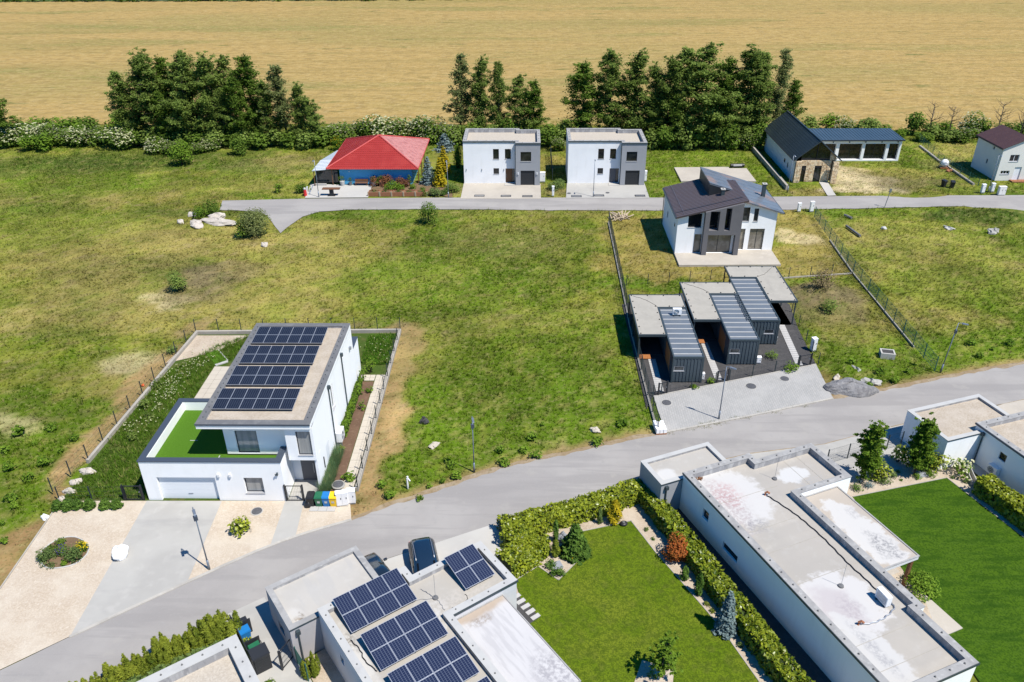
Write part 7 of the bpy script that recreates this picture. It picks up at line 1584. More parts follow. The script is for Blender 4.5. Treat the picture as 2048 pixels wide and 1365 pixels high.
# ---------------------------------------------------------------- cars
def car(name, label, c, az, paint, L_=4.6, W_=1.82, H_=1.65, wagon=True, z0=.05):
    o = thing(name, label, 'car', (c[0], c[1], z0), az)       # +y is the rear of the car, seen from the house side when az is small
    hw = W_/2
    # lofted shell: station (y, half width low, half width waist, z bottom, z waist, half width roof, z roof)
    if wagon: ST = [(-2.3, .62, .70, .42, .68, .62, .72), (-2.2, .78, .84, .30, .80, .72, .86), (-1.5, .86, .90, .24, .92, .74, .98), (-.95, .88, .91, .22, 1.0, .72, 1.06), (-.25, .88, .92, .22, 1.02, .66, H_-.06), (.5, .88, .92, .22, 1.03, .68, H_), (1.5, .88, .92, .22, 1.05, .67, H_-.02), (1.95, .87, .91, .24, 1.06, .62, H_-.10), (2.25, .84, .86, .32, 1.02, .60, 1.10), (2.32, .74, .80, .44, .80, .62, .84)]
    else: ST = [(-2.1, .60, .68, .40, .64, .60, .68), (-2.0, .76, .82, .28, .74, .70, .80), (-1.35, .84, .87, .22, .86, .72, .92), (-.85, .85, .88, .2, .93, .70, .98), (-.1, .85, .89, .2, .95, .63, H_-.06), (.6, .85, .89, .2, .96, .64, H_), (1.3, .85, .89, .2, .98, .62, H_-.06), (1.85, .82, .86, .24, .98, .60, 1.1), (2.05, .72, .80, .4, .8, .62, .84)]
    mb = MB(); n = 12
    for y, a, b, zb, zw, r_, zr2 in ST:
        k = hw/.92; mb.v += [(-a*k, y, zb), (-b*k, y, (zb+zw)/2), (-b*k, y, zw), (-(b*.35+r_*.65)*k, y, zw*.3+zr2*.7), (-r_*k*.92, y, zr2-.02), (-r_*k*.5, y, zr2+.01), (r_*k*.5, y, zr2+.01), (r_*k*.92, y, zr2-.02), ((b*.35+r_*.65)*k, y, zw*.3+zr2*.7), (b*k, y, zw), (b*k, y, (zb+zw)/2), (a*k, y, zb)]
    for i in range(len(ST)-1):
        for j in range(n): mb.f.append((i*n+j, i*n+(j+1) % n, (i+1)*n+(j+1) % n, (i+1)*n+j))
    mb.f += [tuple(range(n))[::-1], tuple(range((len(ST)-1)*n, len(ST)*n))]
    obj('body', mb, M[paint], o, True)
    def rib(i, j, q): a, b = mb.v[i*n+j], mb.v[i*n+j]; return a
    def pane(name_, q4, m_='glass_dark', out=.012):
        a, b, c_, d = [Vector(x) for x in q4]; nr = (b-a).cross(d-a).normalized(); m2 = MB(); m2.add([a+nr*out, b+nr*out, c_+nr*out, d+nr*out], [(0, 1, 2, 3)]); m2.f.append((3, 2, 1, 0)); return obj(name_, m2, M[m_], o)
    V = lambda i, j: Vector(mb.v[i*n+j]); rl_ = len(ST)
    fw = 3 if True else 0
    pane('windscreen', (V(3, 4).lerp(V(4, 4), .1), V(3, 7).lerp(V(4, 7), .1), V(4, 7).lerp(V(3, 7), .06), V(4, 4).lerp(V(3, 4), .06)))
    ri = rl_-3; pane('rear_window', (V(ri+1, 7).lerp(V(ri, 7), .12), V(ri+1, 4).lerp(V(ri, 4), .12), V(ri, 4).lerp(V(ri+1, 4), .08), V(ri, 7).lerp(V(ri+1, 7), .08)))
    for s, (jw, jr) in ((-1, (2, 4)), (1, (9, 7))):
        for i0 in range(4, ri):
            q = [V(i0, jw).lerp(V(i0, jr), .12), V(i0+1, jw).lerp(V(i0+1, jr), .12), V(i0+1, jr).lerp(V(i0+1, jw), .12), V(i0, jr).lerp(V(i0, jw), .12)]
            jm = 3 if s < 0 else 8; q[0] = V(i0, jw).lerp(V(i0, jm), .15).lerp(V(i0+1, jw).lerp(V(i0+1, jm), .15), .06); q[1] = V(i0+1, jw).lerp(V(i0+1, jm), .15).lerp(V(i0, jw).lerp(V(i0, jm), .15), .06); q[2] = V(i0+1, jm).lerp(V(i0, jm), .06); q[3] = V(i0, jm).lerp(V(i0+1, jm), .06)
            pane('side_window', q if s > 0 else q[::-1], out=.014)
        m2 = MB(); m2.cbox((s*(hw+.10), -.72), .22, .12, .98, 1.12); obj('mirror', m2, M[paint], o)
        if wagon: m2 = MB(); m2.tube([(s*.6, -.1, H_-.03), (s*.6, 0, H_+.05), (s*.6, 1.5, H_+.04), (s*.58, 1.65, H_-.04)], .025, 6); obj('roof_rail', m2, M['steel'], o)
        m2 = MB(); m2.cbox((s*.62, -ST[0][0]*-1+.12), .34, .12, .62, .74); obj('headlight', m2, M['cap_white'], o)
        m2 = MB(); m2.cbox((s*.70, ST[-1][0]-.06), .2, .14, .85, 1.0); obj('tail_light', m2, M['red_plastic'], o)
        for y in (-1.35, 1.35): m2 = MB(); m2.tube([(s*(hw-.2), y, .33), (s*(hw+.005), y, .33)], .33, 18); w_ = obj('wheel', m2, M['rubber'], o); m3 = MB(); m3.tube([(s*(hw+.006), y, .33), (s*(hw+.016), y, .33)], .2, 12); obj('rim', m3, M['steel'], w_)
    return o
mat('paint_black', (.012, .018, .028), .18, spec=.6, coat=.8)
mat('paint_dark_blue', (.010, .022, .042), .16, spec=.6, coat=.9)
car('parked_car', 'dark blue estate car with roof rails parked between the road and the solar house', (-6.62, 38.15), R(15), 'paint_dark_blue', H_=1.62)
car('parked_car', 'black hatchback half hidden between the grey annex and the tilted panels', (-9.75, 37.35), R(215), 'paint_black', H_=1.46, wagon=False)
# ---- pale concrete block paving in front of the cabins: laid courses as relief of the sheet, edge stones as pieces
def pave_extra(t, vec, c):
    N, Lk = t.nodes.new, t.links.new
    mp = N('ShaderNodeMapping'); mp.inputs['Rotation'].default_value = (0, 0, R(90)); Lk(vec, mp.inputs[0])
    br = N('ShaderNodeTexBrick'); br.inputs['Scale'].default_value = 1.0; br.inputs['Brick Width'].default_value = .40; br.inputs['Row Height'].default_value = .2; br.inputs['Mortar Size'].default_value = .018; br.inputs['Mortar Smooth'].default_value = .3
    br.inputs['Color1'].default_value = (.345, .335, .315, 1); br.inputs['Color2'].default_value = (.305, .30, .285, 1); br.inputs['Mortar'].default_value = (.265, .258, .245, 1); Lk(mp.outputs[0], br.inputs['Vector'])
    bs = t.nodes['Principled BSDF']; b = N('ShaderNodeBump'); b.inputs['Strength'].default_value = .5; b.inputs['Distance'].default_value = .012; b.invert = True; Lk(br.outputs['Fac'], b.inputs['Height']); Lk(b.outputs[0], bs.inputs['Normal'])
    return mixc(t, mask_noise(t, vec, .5, 5, .4, .7), br.outputs['Color'], (.37, .36, .34), .6)
mat('block_paving', (.5, .5, .48), .88, extra=pave_extra, world=True)
sheet('block_paving', PAVE, .05, M['block_paving'])
def kerb_row(name, a, b, s=1.0, w_=.18, h=.10):
    o = MB(); par = tag(bpy.data.objects.new(name, None), kind='structure'); COL.objects.link(par); par.location = (a[0], a[1], 0); L_ = math.hypot(b[0]-a[0], b[1]-a[1]); n = max(1, round(L_/s)); d = ((b[0]-a[0])/L_, (b[1]-a[1])/L_); mb = MB(); mb.box(-L_/n/2+.006, L_/n/2-.006, -w_/2, w_/2, -.1, h); me = mesh_of('kerb_stone', mb, M['kerb'])
    for i in range(n): q = L_*(i+.5)/n; link('kerb_stone', me, par, (d[0]*q, d[1]*q, random.random()*.008), math.atan2(d[1], d[0]))
kerb_row('paving_kerb', xy(1331, 866), xy(1500, 833.2)); kerb_row('paving_kerb', xy(1500, 833.2), xy(1666, 798)); kerb_row('paving_edge', xy(1306, 794), xy(1632, 730), 1.0, .10, .09)
# ---------------------------------------------------------------- trees beyond the houses
TT = [tall_tree(100+i, 14, w_, d, b, lm, nb=n_, leaf=.18) for i, (w_, d, b, lm, n_) in enumerate(((2.8, 34, .08, 'alder_leaf', 46), (2.4, 34, .10, 'alder_leaf', 44), (3.1, 34, .06, 'alder_leaf', 52), (2.2, 24, .20, 'pale_leaf', 40), (2.6, 34, .09, 'mid_leaf', 46)))]
TREES = [  # u foot, v foot, v top, proto, width factor, label
 (268, 286, 140, 0, .95, 'leftmost dark tree at the edge of the left grove'), (296, 282, 116, 2, 1.0, 'tall dark tree second from the left in the left grove'), (325, 288, 104, 1, 1.05, 'tall tree with a split crown in the left part of the left grove'),
 (352, 280, 112, 4, 1.05, 'broad tree in the left middle of the left grove'), (380, 291, 118, 2, 1.0, 'bushy dark tree at the middle front of the left grove'), (403, 281, 100, 0, 1.05, 'tallest tree in the middle of the left grove'), (430, 286, 107, 1, 1.05, 'tall tree right of the tallest one in the left grove'),
 (462, 282, 113, 2, 1.05, 'broad tree in the right middle of the left grove'), (490, 292, 150, 4, .95, 'shorter dark tree at the front of the left grove'), (517, 284, 107, 4, 1.05, 'tall green tree with a clear trunk in the right half of the left grove'),
 (548, 290, 160, 0, .9, 'shorter dense tree right of the clear trunk in the left grove'), (577, 286, 129, 3, 1.15, 'thin see-through tree with bare lower trunk near the right end of the left grove'), (606, 288, 165, 1, .9, 'slim tree near the right end of the left grove'), (630, 290, 190, 2, .85, 'low dark tree at the right end of the left grove'),
 (455, 290, 175, 0, .9, 'low dark tree filling the front of the left grove'), (340, 292, 180, 4, .95, 'low dark tree at the front left of the left grove'),
 (921, 278, 108, 3, 1.0, 'slim pale tree behind the left cube house, leftmost of three'), (960, 280, 115, 1, .85, 'slim dark tree behind the left cube house, middle of three'), (997, 282, 122, 0, .72, 'slim dark tree behind the left cube house, right of three'), (1040, 283, 152, 2, 1.0, 'rounded tree behind the right corner of the left cube house'), (1068, 284, 158, 4, 1.0, 'rounded tree right of the left cube house'),
 (1165, 284, 121, 4, 1.25, 'broad cone shaped tree behind the left part of the right cube house'), (1220, 284, 97, 0, 1.0, 'tall dark tree behind the right cube house'), (1258, 286, 104, 1, 1.1, 'tall tree with open crown behind the right cube house'), (1290, 290, 190, 2, .9, 'low dark tree right behind the right cube house'),
 (1328, 288, 110, 2, .9, 'leftmost tree of the right grove'), (1365, 286, 93, 0, 1.1, 'tall dark tree second in the right grove'), (1400, 290, 90, 2, 1.15, 'tallest and broadest tree of the right grove'), (1437, 288, 112, 4, 1.0, 'tree right of the tallest in the right grove'), (1482, 288, 92, 1, 1.1, 'tall tree in the middle right of the right grove'), (1508, 286, 101, 0, .95, 'tall dark tree near the stone fronted house'), (1541, 284, 99, 3, .8, 'thin pale tree above the black gable roof'), (1572, 282, 158, 4, .95, 'lower tree above the ridge of the black gable roof'),
 (1308, 287, 128, 1, .9, 'slim dark tree between the right cube house and the right grove'),
 (1345, 294, 185, 4, .9, 'low dark tree at the front left of the right grove'), (1455, 294, 180, 2, .95, 'low dark tree at the front of the right grove'), (1415, 294, 200, 1, .95, 'lowest dark tree at the front of the right grove'),
 (8, 292, 188, 4, 1.6, 'grey green tree cut by the left edge of the picture')]
for u, v, vt, k, wf, lab in TREES:
    p = at(u, v); h = hgt(u, v, vt); s = h/14.4
    o = plant('alder_tree', lab, 'tree', TT[k], (p.x, p.y, 0), (s*wf*1.12 if h > 9 else s*wf*1.5, s*wf*1.12 if h > 9 else s*wf*1.5, s), group='trees in the rows before the wheat field')
# undergrowth: each shrub of the row on its own
BD = [bush(200+i, 3.2, 3.0, 'alder_leaf' if i % 2 else 'mid_leaf', .26, 60, 14) for i in range(4)]
BF = [bush(210+i, 3.6, 3.2, 'mid_leaf', .24, 55, 14, flowers='white_flower', fl=17) for i in range(3)]
BB = [bush(220+i, 2.6, 2.6, 'bright_leaf', .22, 75, 12) for i in range(3)]
def shrub_row(items, protos, name, labels, group):
    for k, (u, v, wpx, hpx) in enumerate(items):
        p = at(u, v); q = mpp(u, v); pr = protos[k % len(protos)]; base = 3.2
        plant(name, labels(k, u) if callable(labels) else labels, 'shrub', pr, (p.x, p.y, 0), (wpx*q/3.1, wpx*q/3.1, hpx*q/3.0*.92), group=group)
def where(u):
    return ('far left edge' if u < 60 else 'left field gap' if u < 240 else 'left grove' if u < 450 else 'right half of the left grove' if u < 660 else 'red pyramid roof' if u < 880 else 'left cube house' if u < 1100 else 'right cube house' if u < 1290 else 'right grove' if u < 1560 else 'glazed wing' if u < 1800 else 'cream house')
def numbered(fmt):
    seen = {}
    def f(k, u):
        w_ = where(u); seen[w_] = seen.get(w_, -1)+1; return fmt.format(ORD[seen[w_]], w_)
    return f
dark = [(u, 292 + (k % 3)*2, 46, 34 + (k*7) % 14) for k, u in enumerate(range(275, 650, 31))] + [(u, 288 + (k % 3)*2, 44, 40 + (k*5) % 16) for k, u in enumerate((915, 950, 985, 1020, 1060, 1095, 1130, 1165))] + [(u, 296 + (k % 3), 46, 42 + (k*7) % 18) for k, u in enumerate((1300, 1332, 1362, 1394, 1428, 1460, 1492, 1520))]
shrub_row(dark, BD, 'undergrowth_shrub', numbered('{} dark undergrowth shrub from the left by the {}'), 'dark undergrowth shrubs below the trees')
shrub_row([(75, 272, 62, 46), (115, 268, 60, 44), (155, 268, 64, 44), (185, 272, 44, 38), (240, 268, 48, 52), (95, 300, 56, 46), (62, 300, 50, 40), (40, 280, 50, 44)], BB + BD[:1], 'green_shrub', numbered('{} dark green shrub from the left by the {}'), 'green shrubs at the left field edge')
shrub_row([(15, 292, 44, 40), (45, 288, 46, 38), (75, 286, 44, 36), (105, 288, 44, 38), (135, 290, 42, 34), (165, 290, 42, 36), (197, 290, 42, 36), (228, 294, 46, 40), (258, 296, 42, 36), (320, 304, 40, 26), (350, 308, 36, 26), (395, 306, 30, 20), (425, 300, 30, 22)], BF, 'elder_bush', numbered('{} white flowering elder bush from the left by the {}'), 'white flowering elder bushes')
shrub_row([(655, 288, 46, 34), (690, 286, 48, 42), (725, 284, 46, 46), (765, 282, 50, 50), (800, 280, 48, 46), (838, 282, 50, 48), (872, 284, 48, 46), (905, 286, 44, 40), (1115, 300, 28, 26), (1500, 300, 30, 34), (1475, 296, 26, 24)], BF, 'elder_bush', numbered('{} cream flowering elder bush from the left by the {}'), 'white flowering elder bushes')
shrub_row([(1618, 262, 36, 34), (1655, 262, 44, 44), (1690, 266, 36, 30), (1735, 268, 46, 36), (1770, 268, 34, 26), (1825, 268, 42, 46), (1860, 276, 40, 34), (1885, 272, 40, 38), (1945, 272, 44, 44), (1900, 282, 44, 26), (1965, 274, 36, 46), (2010, 278, 44, 34), (2040, 276, 40, 38), (1800, 274, 28, 22), (1925, 284, 40, 26), (1990, 282, 40, 26), (1750, 276, 40, 18), (1845, 282, 36, 18)], [BD[1], BB[0], BF[0], BD[3], BB[1], BD[0]], 'hedgerow_shrub', numbered('{} leafy hedgerow shrub from the left behind the {}'), 'hedgerow shrubs at the right field edge')
# bare dead trees at the right field edge
def dead_tree(seed, h):
    r_ = np.random.default_rng(seed); limbs = [([(0, 0, -.2), (.1, .05, h*.5), (.25, 0, h)], .16, .03)]
    for k in range(16):
        z = h*(.35+.6*r_.random()); a = r_.random()*6.28; L_ = (h-z)*.35+.5+r_.random(); e = (L_*math.cos(a)+.1, L_*math.sin(a), z+L_*.6); limbs.append(([(.1, .02, z), (e[0]*.5, e[1]*.5, z+L_*.25), e], .05, .012))
        limbs.append(([(e[0]*.5, e[1]*.5, z+L_*.25), (e[0]*.5+r_.normal(0, .4), e[1]*.5+r_.normal(0, .4), z+L_*.8)], .025, .01))
    return limb_mesh('trunk', limbs, M['twig'])
for u, v, vt, lab in ((1855, 275, 204, 'bare grey tree behind the glazed wing, left of two'), (1895, 278, 214, 'bare grey tree left of the cream house, right of two'), (2035, 285, 198, 'tall bare trunk beside the plum roof'), (1990, 282, 205, 'thin half bare tree above the plum roof')):
    p = at(u, v); h = hgt(u, v, vt); plant('bare_tree', lab, 'tree', [dead_tree(int(u), h)], (p.x, p.y, 0), group='bare trees at the field edge')
# far hedge line beyond the field is one mass
r_ = np.random.default_rng(88); cs = [(x, 338.5+r_.normal(0, 1.0) + (abs(x+70)*.010), 1.2+r_.random()*.8, 1.5+r_.random()*1.0) for x in np.arange(-230, 10, 2.2) if r_.random() < .8]
o = tag(link('far_hedgerow', leaf_mesh('far_hedgerow', [clumps(cs, 14, .7, r_, .7)], M['mid_leaf'])), 'distant green strip beyond the wheat field', kind='stuff')
# ---------------------------------------------------------------- bushes on the meadow
def one(name, label, u, v, wpx, hpx, leafm, seed, leaf=.14, dens=130, cat='bush', fl=None, group=None, n=12):
    p = at(u, v); q = mpp(u, v); w_, h = wpx*q, hpx*q/.9
    return plant(name, label, cat, bush(seed, w_, h, leafm, leaf, dens, n, flowers=fl, fl=30 if leaf > .11 else 90), (p.x, p.y, float(ground_z(p.x, p.y))), group=group)
one('bush', 'dark rounded bush standing alone in the left meadow', 357, 582, 40, 44, 'alder_leaf', 301)
one('bush', 'green bush on the verge below the red roofed bungalow', 857, 447, 42, 44, 'mid_leaf', 302)
one('bush', 'large grey green bush at the end of the back road', 512, 472, 62, 54, 'pale_leaf', 303, n=16); one('bush', 'dark green bush left half of the road end thicket', 488, 474, 40, 36, 'mid_leaf', 304)
one('bush', 'bush behind the pale boulders at the end of the back road', 427, 428, 34, 36, 'mid_leaf', 305); one('bush', 'low bush left of the boulders', 402, 436, 36, 20, 'bright_leaf', 306)
one('bush', 'yellow green sapling bush in the left plot near the road end', 558, 385, 18, 20, 'bright_leaf', 307); one('bush', 'bright green bush in front of the left grove', 365, 330, 44, 46, 'bright_leaf', 308, .2, 90)
one('bush', 'dark bush at the front right of the left grove', 480, 310, 38, 34, 'mid_leaf', 309, .2, 90); one('bush', 'green bush left of the bungalow forecourt', 606, 385, 28, 22, 'mid_leaf', 310); one('bush', 'small shrub with yellow flowers left of the red roof', 676, 300, 24, 26, 'bright_leaf', 311, fl='yellow_flower')
BW = [bush(320+i, .9, .75, 'bright_leaf', .15, 170, 7) for i in range(3)]
WEEDS = [(700, 960), (765, 975), (885, 965), (912, 958), (905, 935), (858, 975), (1010, 930), (1000, 905), (1045, 905), (1065, 880), (1070, 915), (1195, 890), (1085, 850), (1245, 850), (840, 1000), (25, 1000), (60, 960), (90, 930), (20, 940), (120, 905), (70, 890), (150, 880), (40, 870), (10, 905), (105, 860), (1760, 750), (1790, 765), (1815, 745), (1940, 690), (1985, 700), (2020, 690), (1960, 715), (1700, 730), (1735, 775), (5, 1050), (30, 1015), (8, 1085), (780, 995)]
WEEDS.sort(); WN = {}
for k, (u, v) in enumerate(WEEDS):
    a_ = 'in the meadow at the lower left' if u < 200 else 'in the empty plot above the near road' if u < 1310 else 'in the weedy plots at the right'; WN[a_] = WN.get(a_, -1)+1
    p = at(u, v); s = .5+.75*random.random(); plant('weed_clump', '%s leafy weed clump from the left %s' % (ORD[WN[a_]], a_), 'weed', BW[k % 3], (p.x, p.y, float(ground_z(p.x, p.y))), (s, s, s*.9), group='bright leafy weed clumps in the rough grass')
mw_ = one('bush', 'dry brownish shrub on the mound beside the farthest canopy', 1640, 588, 60, 34, 'dry_leaf', 330, .12, 90); one('bush', 'dark shrub on the mound right of the cabins', 1660, 625, 40, 26, 'alder_leaf', 331, .12, 90)
one('bush', 'low green plants in the dark gravel beside the third path', 1580, 742, 34, 16, 'bright_leaf', 332, .10, 200); one('bush', 'tuft of green in the dark gravel between middle and farthest cabin', 1543, 718, 24, 20, 'bright_leaf', 333, .08, 160); one('bush', 'green weeds at the fence by the second path', 1421, 766, 16, 14, 'bright_leaf', 334, .1, 220); one('bush', 'green weeds at the foot of the fence in front of the nearest cabin', 1388, 777, 20, 10, 'bright_leaf', 335, .1, 220)
# ---------------------------------------------------------------- garden of the terrace house
SIDE = [tuple(p[:2]) for p in pts([(392, 674), (505, 672), (420, 790), (300, 800), (272, 930), (290, 1000), (130, 998), (180, 930)])]
tufts('garden_grass', 46000, (-41, -20, 44, 72), (.12, .4), .024, 5, keep=[xy(128, 998), xy(184, 929), xy(332, 748), xy(440, 690), xy(500, 672), (-26, 68), (-29.9, 64.4), (-29.9, 53.6), (-28.35, 53.6), (-28.35, 45.6), xy(290, 1000)], seed=21, exclude=False, tint=(.085, .155, .014))
tufts('garden_grass', 7000, (-16, -12, 62, 72), (.1, .35), .030, 5, keep=[tuple(p[:2]) for p in pts([(722, 672), (797, 669), (783, 730), (722, 730)])], seed=22, exclude=False, tint=(.075, .165, .014))
r_ = np.random.default_rng(5); c = []
for u, v, n_ in ((350, 760, 60), (340, 790, 70), (375, 740, 40), (320, 815, 30), (395, 725, 30), (265, 860, 30), (430, 690, 20), (300, 845, 25), (745, 690, 15), (760, 710, 12)):
    p = at(u, v)
    for _ in range(n_): c.append((p.x+r_.normal(0, .7), p.y+r_.normal(0, .8), .25+.2*r_.random()))
c = np.array(c); tag(link('daisy_flowers', leaf_mesh('daisy_flowers', [leaves(c, np.tile([[0, -.3, 1.]], (len(c), 1)), .11, r_, 1.2, .3)], M['white_flower'])), 'white daisies in the long grass of the terrace house garden', kind='stuff')
for k, (u, v) in enumerate(((290, 815), (315, 775), (300, 840), (345, 705), (268, 880))): one('garden_shrub', ['small dark shrub in the garden beside the terrace parapet', 'small shrub among the daisies', 'dark low shrub below the daisies', 'low shrub near the gravel corner of the garden', 'dark low shrub near the garage wall'][k], u, v, 24, 16, 'alder_leaf', 340+k, .12, 150, 'shrub')
PJ = [conifer(350+i, .8, .46, 'pine_leaf', .10, 7, 11, cluster=26, droop=-.25) for i in range(2)]
for k, (u, v) in enumerate(((117, 1018), (137, 1018), (156, 1017), (181, 1017), (211, 1017), (234, 1016))):
    p = at(u, v); plant('dwarf_pine', ['leftmost', 'second', 'third', 'fourth', 'fifth', 'rightmost'][k] + ' of six dwarf pines in a row on the pale gravel', 'dwarf pine', PJ[k % 2], (p.x, p.y, .04), .9+.15*random.random(), group='dwarf pines on the pale gravel')
one('magnolia_bush', 'yellow green bush in a stone ring on the pale gravel', 480, 1066, 38, 38, 'laurel_leaf', 360, .17, 110, n=14)
o = thing('stone_ring', 'pale stone ring around the yellow green bush on the gravel', 'edging', (*xy(481, 1066), .04)); mb = MB(); mb.tube([(.75*math.cos(k*.3925), .65*math.sin(k*.3925), .04) for k in range(9)], .07, 6); obj('edging_stone', mb, M['gravel_roof'], o)
# flower island
isl = [xy(80, 1122), xy(92, 1136), xy(115, 1138), (xy(150, 1130)), xy(173, 1112), xy(177, 1098), xy(168, 1084), xy(150, 1076), xy(125, 1078), xy(100, 1090), xy(84, 1106)]
isl = smooth(isl + [isl[0]], 3); o = thing('flower_bed', 'oval flower bed with purple and yellow flowers in the pale gravel', 'flower bed', (*xy(128, 1106), .045)); mb = MB(o.location[:2]); mb.poly(isl[:-1][::-1] if area(isl[:-1]) < 0 else isl[:-1], .02); obj('bed_soil', mb, M['soil'], o); mb = MB(o.location[:2]); mb.tube([(p[0], p[1], .03) for p in isl], .05, 5); obj('bed_edging', mb, M['cap_white'], o)
for nm, u, v, wp, hp, lm, fl, lab in (('shrub', 95, 1122, 34, 24, 'juniper_leaf', None, 'yellow green juniper at the left of the oval flower bed'), ('shrub', 105, 1103, 20, 16, 'mid_leaf', None, 'dark green shrub behind the juniper in the oval flower bed'), ('shrub', 122, 1090, 18, 16, 'mid_leaf', None, 'small dark shrub at the back of the oval flower bed'), ('lavender', 127, 1109, 24, 18, 'mid_leaf', 'purple_flower', 'purple flowering lavender in the middle of the oval flower bed'), ('flower', 165, 1100, 24, 16, 'mid_leaf', 'yellow_flower', 'yellow flowering plant at the right of the oval flower bed'), ('shrub', 150, 1118, 34, 26, 'juniper_leaf', None, 'yellow green juniper at the right front of the oval flower bed'), ('shrub', 128, 1130, 14, 10, 'bright_leaf', None, 'small green cushion at the front of the oval flower bed'), ('shrub', 104, 1135, 22, 8, 'juniper_leaf', None, 'low ground cover at the front rim of the oval flower bed')):
    one(nm + '_plant' if nm != 'shrub' else 'bed_shrub', lab, u, v, wp*1.12, hp*1.12, lm, int(u*7+v), .07, 420, 'shrub', fl)
# right side bed of the terrace house
hedge('low_hedge', 'bright green low hedge at the foot of the white side wall', [(-15.25, 53.4), (-15.25, 61.2)], .55, .75, 'bright_leaf', .12, 130, 31)
gl = tufts('ornamental_grass', 900, (-15.5, -14.9, 46.0, 51.3), (.5, .9), .012, 14, seed=23, exclude=False, tint=(.10, .17, .075)); gl.name = 'ornamental_grass'
one('bed_shrub', 'small round bush below the heat pump', 682, 903, 16, 14, 'laurel_leaf', 371, .1, 260, 'shrub')
for k, (u, v, wp, hp) in enumerate(((718, 790, 22, 26), (727, 763, 22, 34), (742, 745, 26, 36), (740, 785, 16, 20), (725, 820, 16, 22))): one('bed_shrub', ['young shrub at the middle of the bark bed', 'tall young shrub at the upper end of the bark bed', 'sapling beside the upper end of the tiled path', 'small shrub near the tiled path in the bark bed', 'small shrub in the lower bark bed'][k], u, v, wp, hp, 'bright_leaf', 372+k, .11, 160, 'shrub', n=9)
# ---------------------------------------------------------------- conifer row, lower left
TH = [thuja(400+i, 1.9, .66, spires=12) for i in range(3)]
ths = [(-3.2, 37.7), (-2.0, 37.75), (-1.1, 37.65), (-.2, 37.7), (.7, 37.75), (1.5, 37.65), (2.3, 37.6), (3.1, 37.6), (3.9, 37.4), (4.55, 37.1)]
for k, (s, t) in enumerate(ths):
    h = (.9, .85, .9, .85, .95, 1.0, .9, 1.0, 1.15, 1.25)[k]; plant('thuja', ['lowest', 'second', 'third', 'fourth', 'fifth', 'sixth', 'seventh', 'eighth', 'ninth', 'tallest'][k] + ' yellow green thuja from the bottom of the roadside conifer row', 'thuja', TH[k % 3], (*fp(s, t), 0), (h*1.2, h*1.2, h), group='thujas in the roadside conifer row')
JU = [conifer(410+i, 1.1, 1.15, 'juniper_leaf', .13, 8, 15, cluster=44, droop=-.05) for i in range(2)]
for k, (s, t) in enumerate(((-3.0, 36.2), (-1.8, 36.3), (-.6, 36.2), (.6, 36.3), (1.7, 36.25), (2.8, 36.2), (3.9, 36.05))): plant('juniper', ['lowest', 'second', 'third', 'fourth', 'fifth', 'sixth', 'uppermost'][k] + ' spreading juniper between thuja row and the gravel roof', 'juniper', JU[k % 2], (*fp(s, t), 0), 1.15+.15*random.random(), group='junipers in front of the thuja row')
one('bush', 'bright green bush leaning over the bin shelter partition', 492, 1291, 26, 24, 'laurel_leaf', 420, .11, 200); p = fp(7.9, 31.9); plant('thuja', 'single yellow green thuja below the grey annex corner', 'thuja', TH[1], (*p, 0), (.8, .8, .8)); one('grass_tuft_plant', 'small green tuft in the pale gravel below the annex', 634, 1344, 10, 7, 'bright_leaf', 421, .05, 500, 'plant'); p = fp(5.6, 32.3); plant('garden_shrub', 'low green shrub at the bottom edge beside the gravel roof corner', 'shrub', bush(423, 1.0, .6, 'mid_leaf', .09, 300, 8), (*p, 0))
# ---------------------------------------------------------------- laurel hedges and lawn bed
hedge('laurel_hedge', 'clipped laurel hedge along the near road behind the square lawn', [xy(1012, 1072), xy(1060, 1062), xy(1120, 1045), xy(1200, 1022), xy(1268, 998)], 1.5, 1.35, 'laurel_leaf', .14, 105, 41)
hedge('laurel_hedge', 'broad rounded laurel hedge between the parking bay and the lawn bed', [xy(1030, 1086), xy(1068, 1106), xy(1048, 1122), xy(1022, 1138)], 2.0, 1.25, 'laurel_leaf', .14, 110, 42)
hedge('laurel_hedge', 'long laurel hedge between the square lawn and the blue shaded house wall', [xy(1280, 990), xy(1330, 1052), xy(1385, 1120), xy(1440, 1196), xy(1500, 1272), xy(1545, 1335), xy(1600, 1400)], 1.35, 1.35, 'laurel_leaf', .15, 105, 43)
hedge('laurel_hedge', 'laurel hedge at the right edge beside the striped lawn', [xy(1968, 990), xy(2010, 1022), xy(2048, 1050), xy(2080, 1075)], 1.6, 1.5, 'laurel_leaf', .15, 105, 44)
one('red_bush', 'round red leaved bush in front of the long laurel hedge', 1352, 1118, 50, 52, 'red_leaf', 430, .09, 480, n=16)
def con(name, label, u, v, hpx, wpx, lm, seed, leaf=.08, cat='conifer', tiers=13, per=11, cl=28):
    p = at(u, v); q = mpp(u, v); h = hgt(u, v, v-hpx); return plant(name, label, cat, conifer(seed, h, wpx*q/2, lm, leaf, tiers, per, cluster=cl), (p.x, p.y, .04))
def colm(name, label, u, v, hpx, wpx, lm, seed, leaf=.06, n=900, cat='conifer', taper=.6):
    p = at(u, v); q = mpp(u, v); h = hgt(u, v, v-hpx); return plant(name, label, cat, column(seed, h, wpx*q/2, lm, leaf, n, taper), (p.x, p.y, .04))
con('blue_spruce', 'silver blue spruce in the gravel bed by the long laurel hedge', 1449, 1262, 76, 48, 'spruce_leaf', 440, .10, 'spruce', 16, 13, 36)
colm('dwarf_conifer', 'small dark green cone between the red bush and the slim conifer', 1368, 1160, 28, 17, 'pine_leaf', 441, .05, 900, taper=.9); colm('slim_conifer', 'slim dark conifer above the blue spruce', 1396, 1190, 42, 16, 'pine_leaf', 442, .06, 1000)
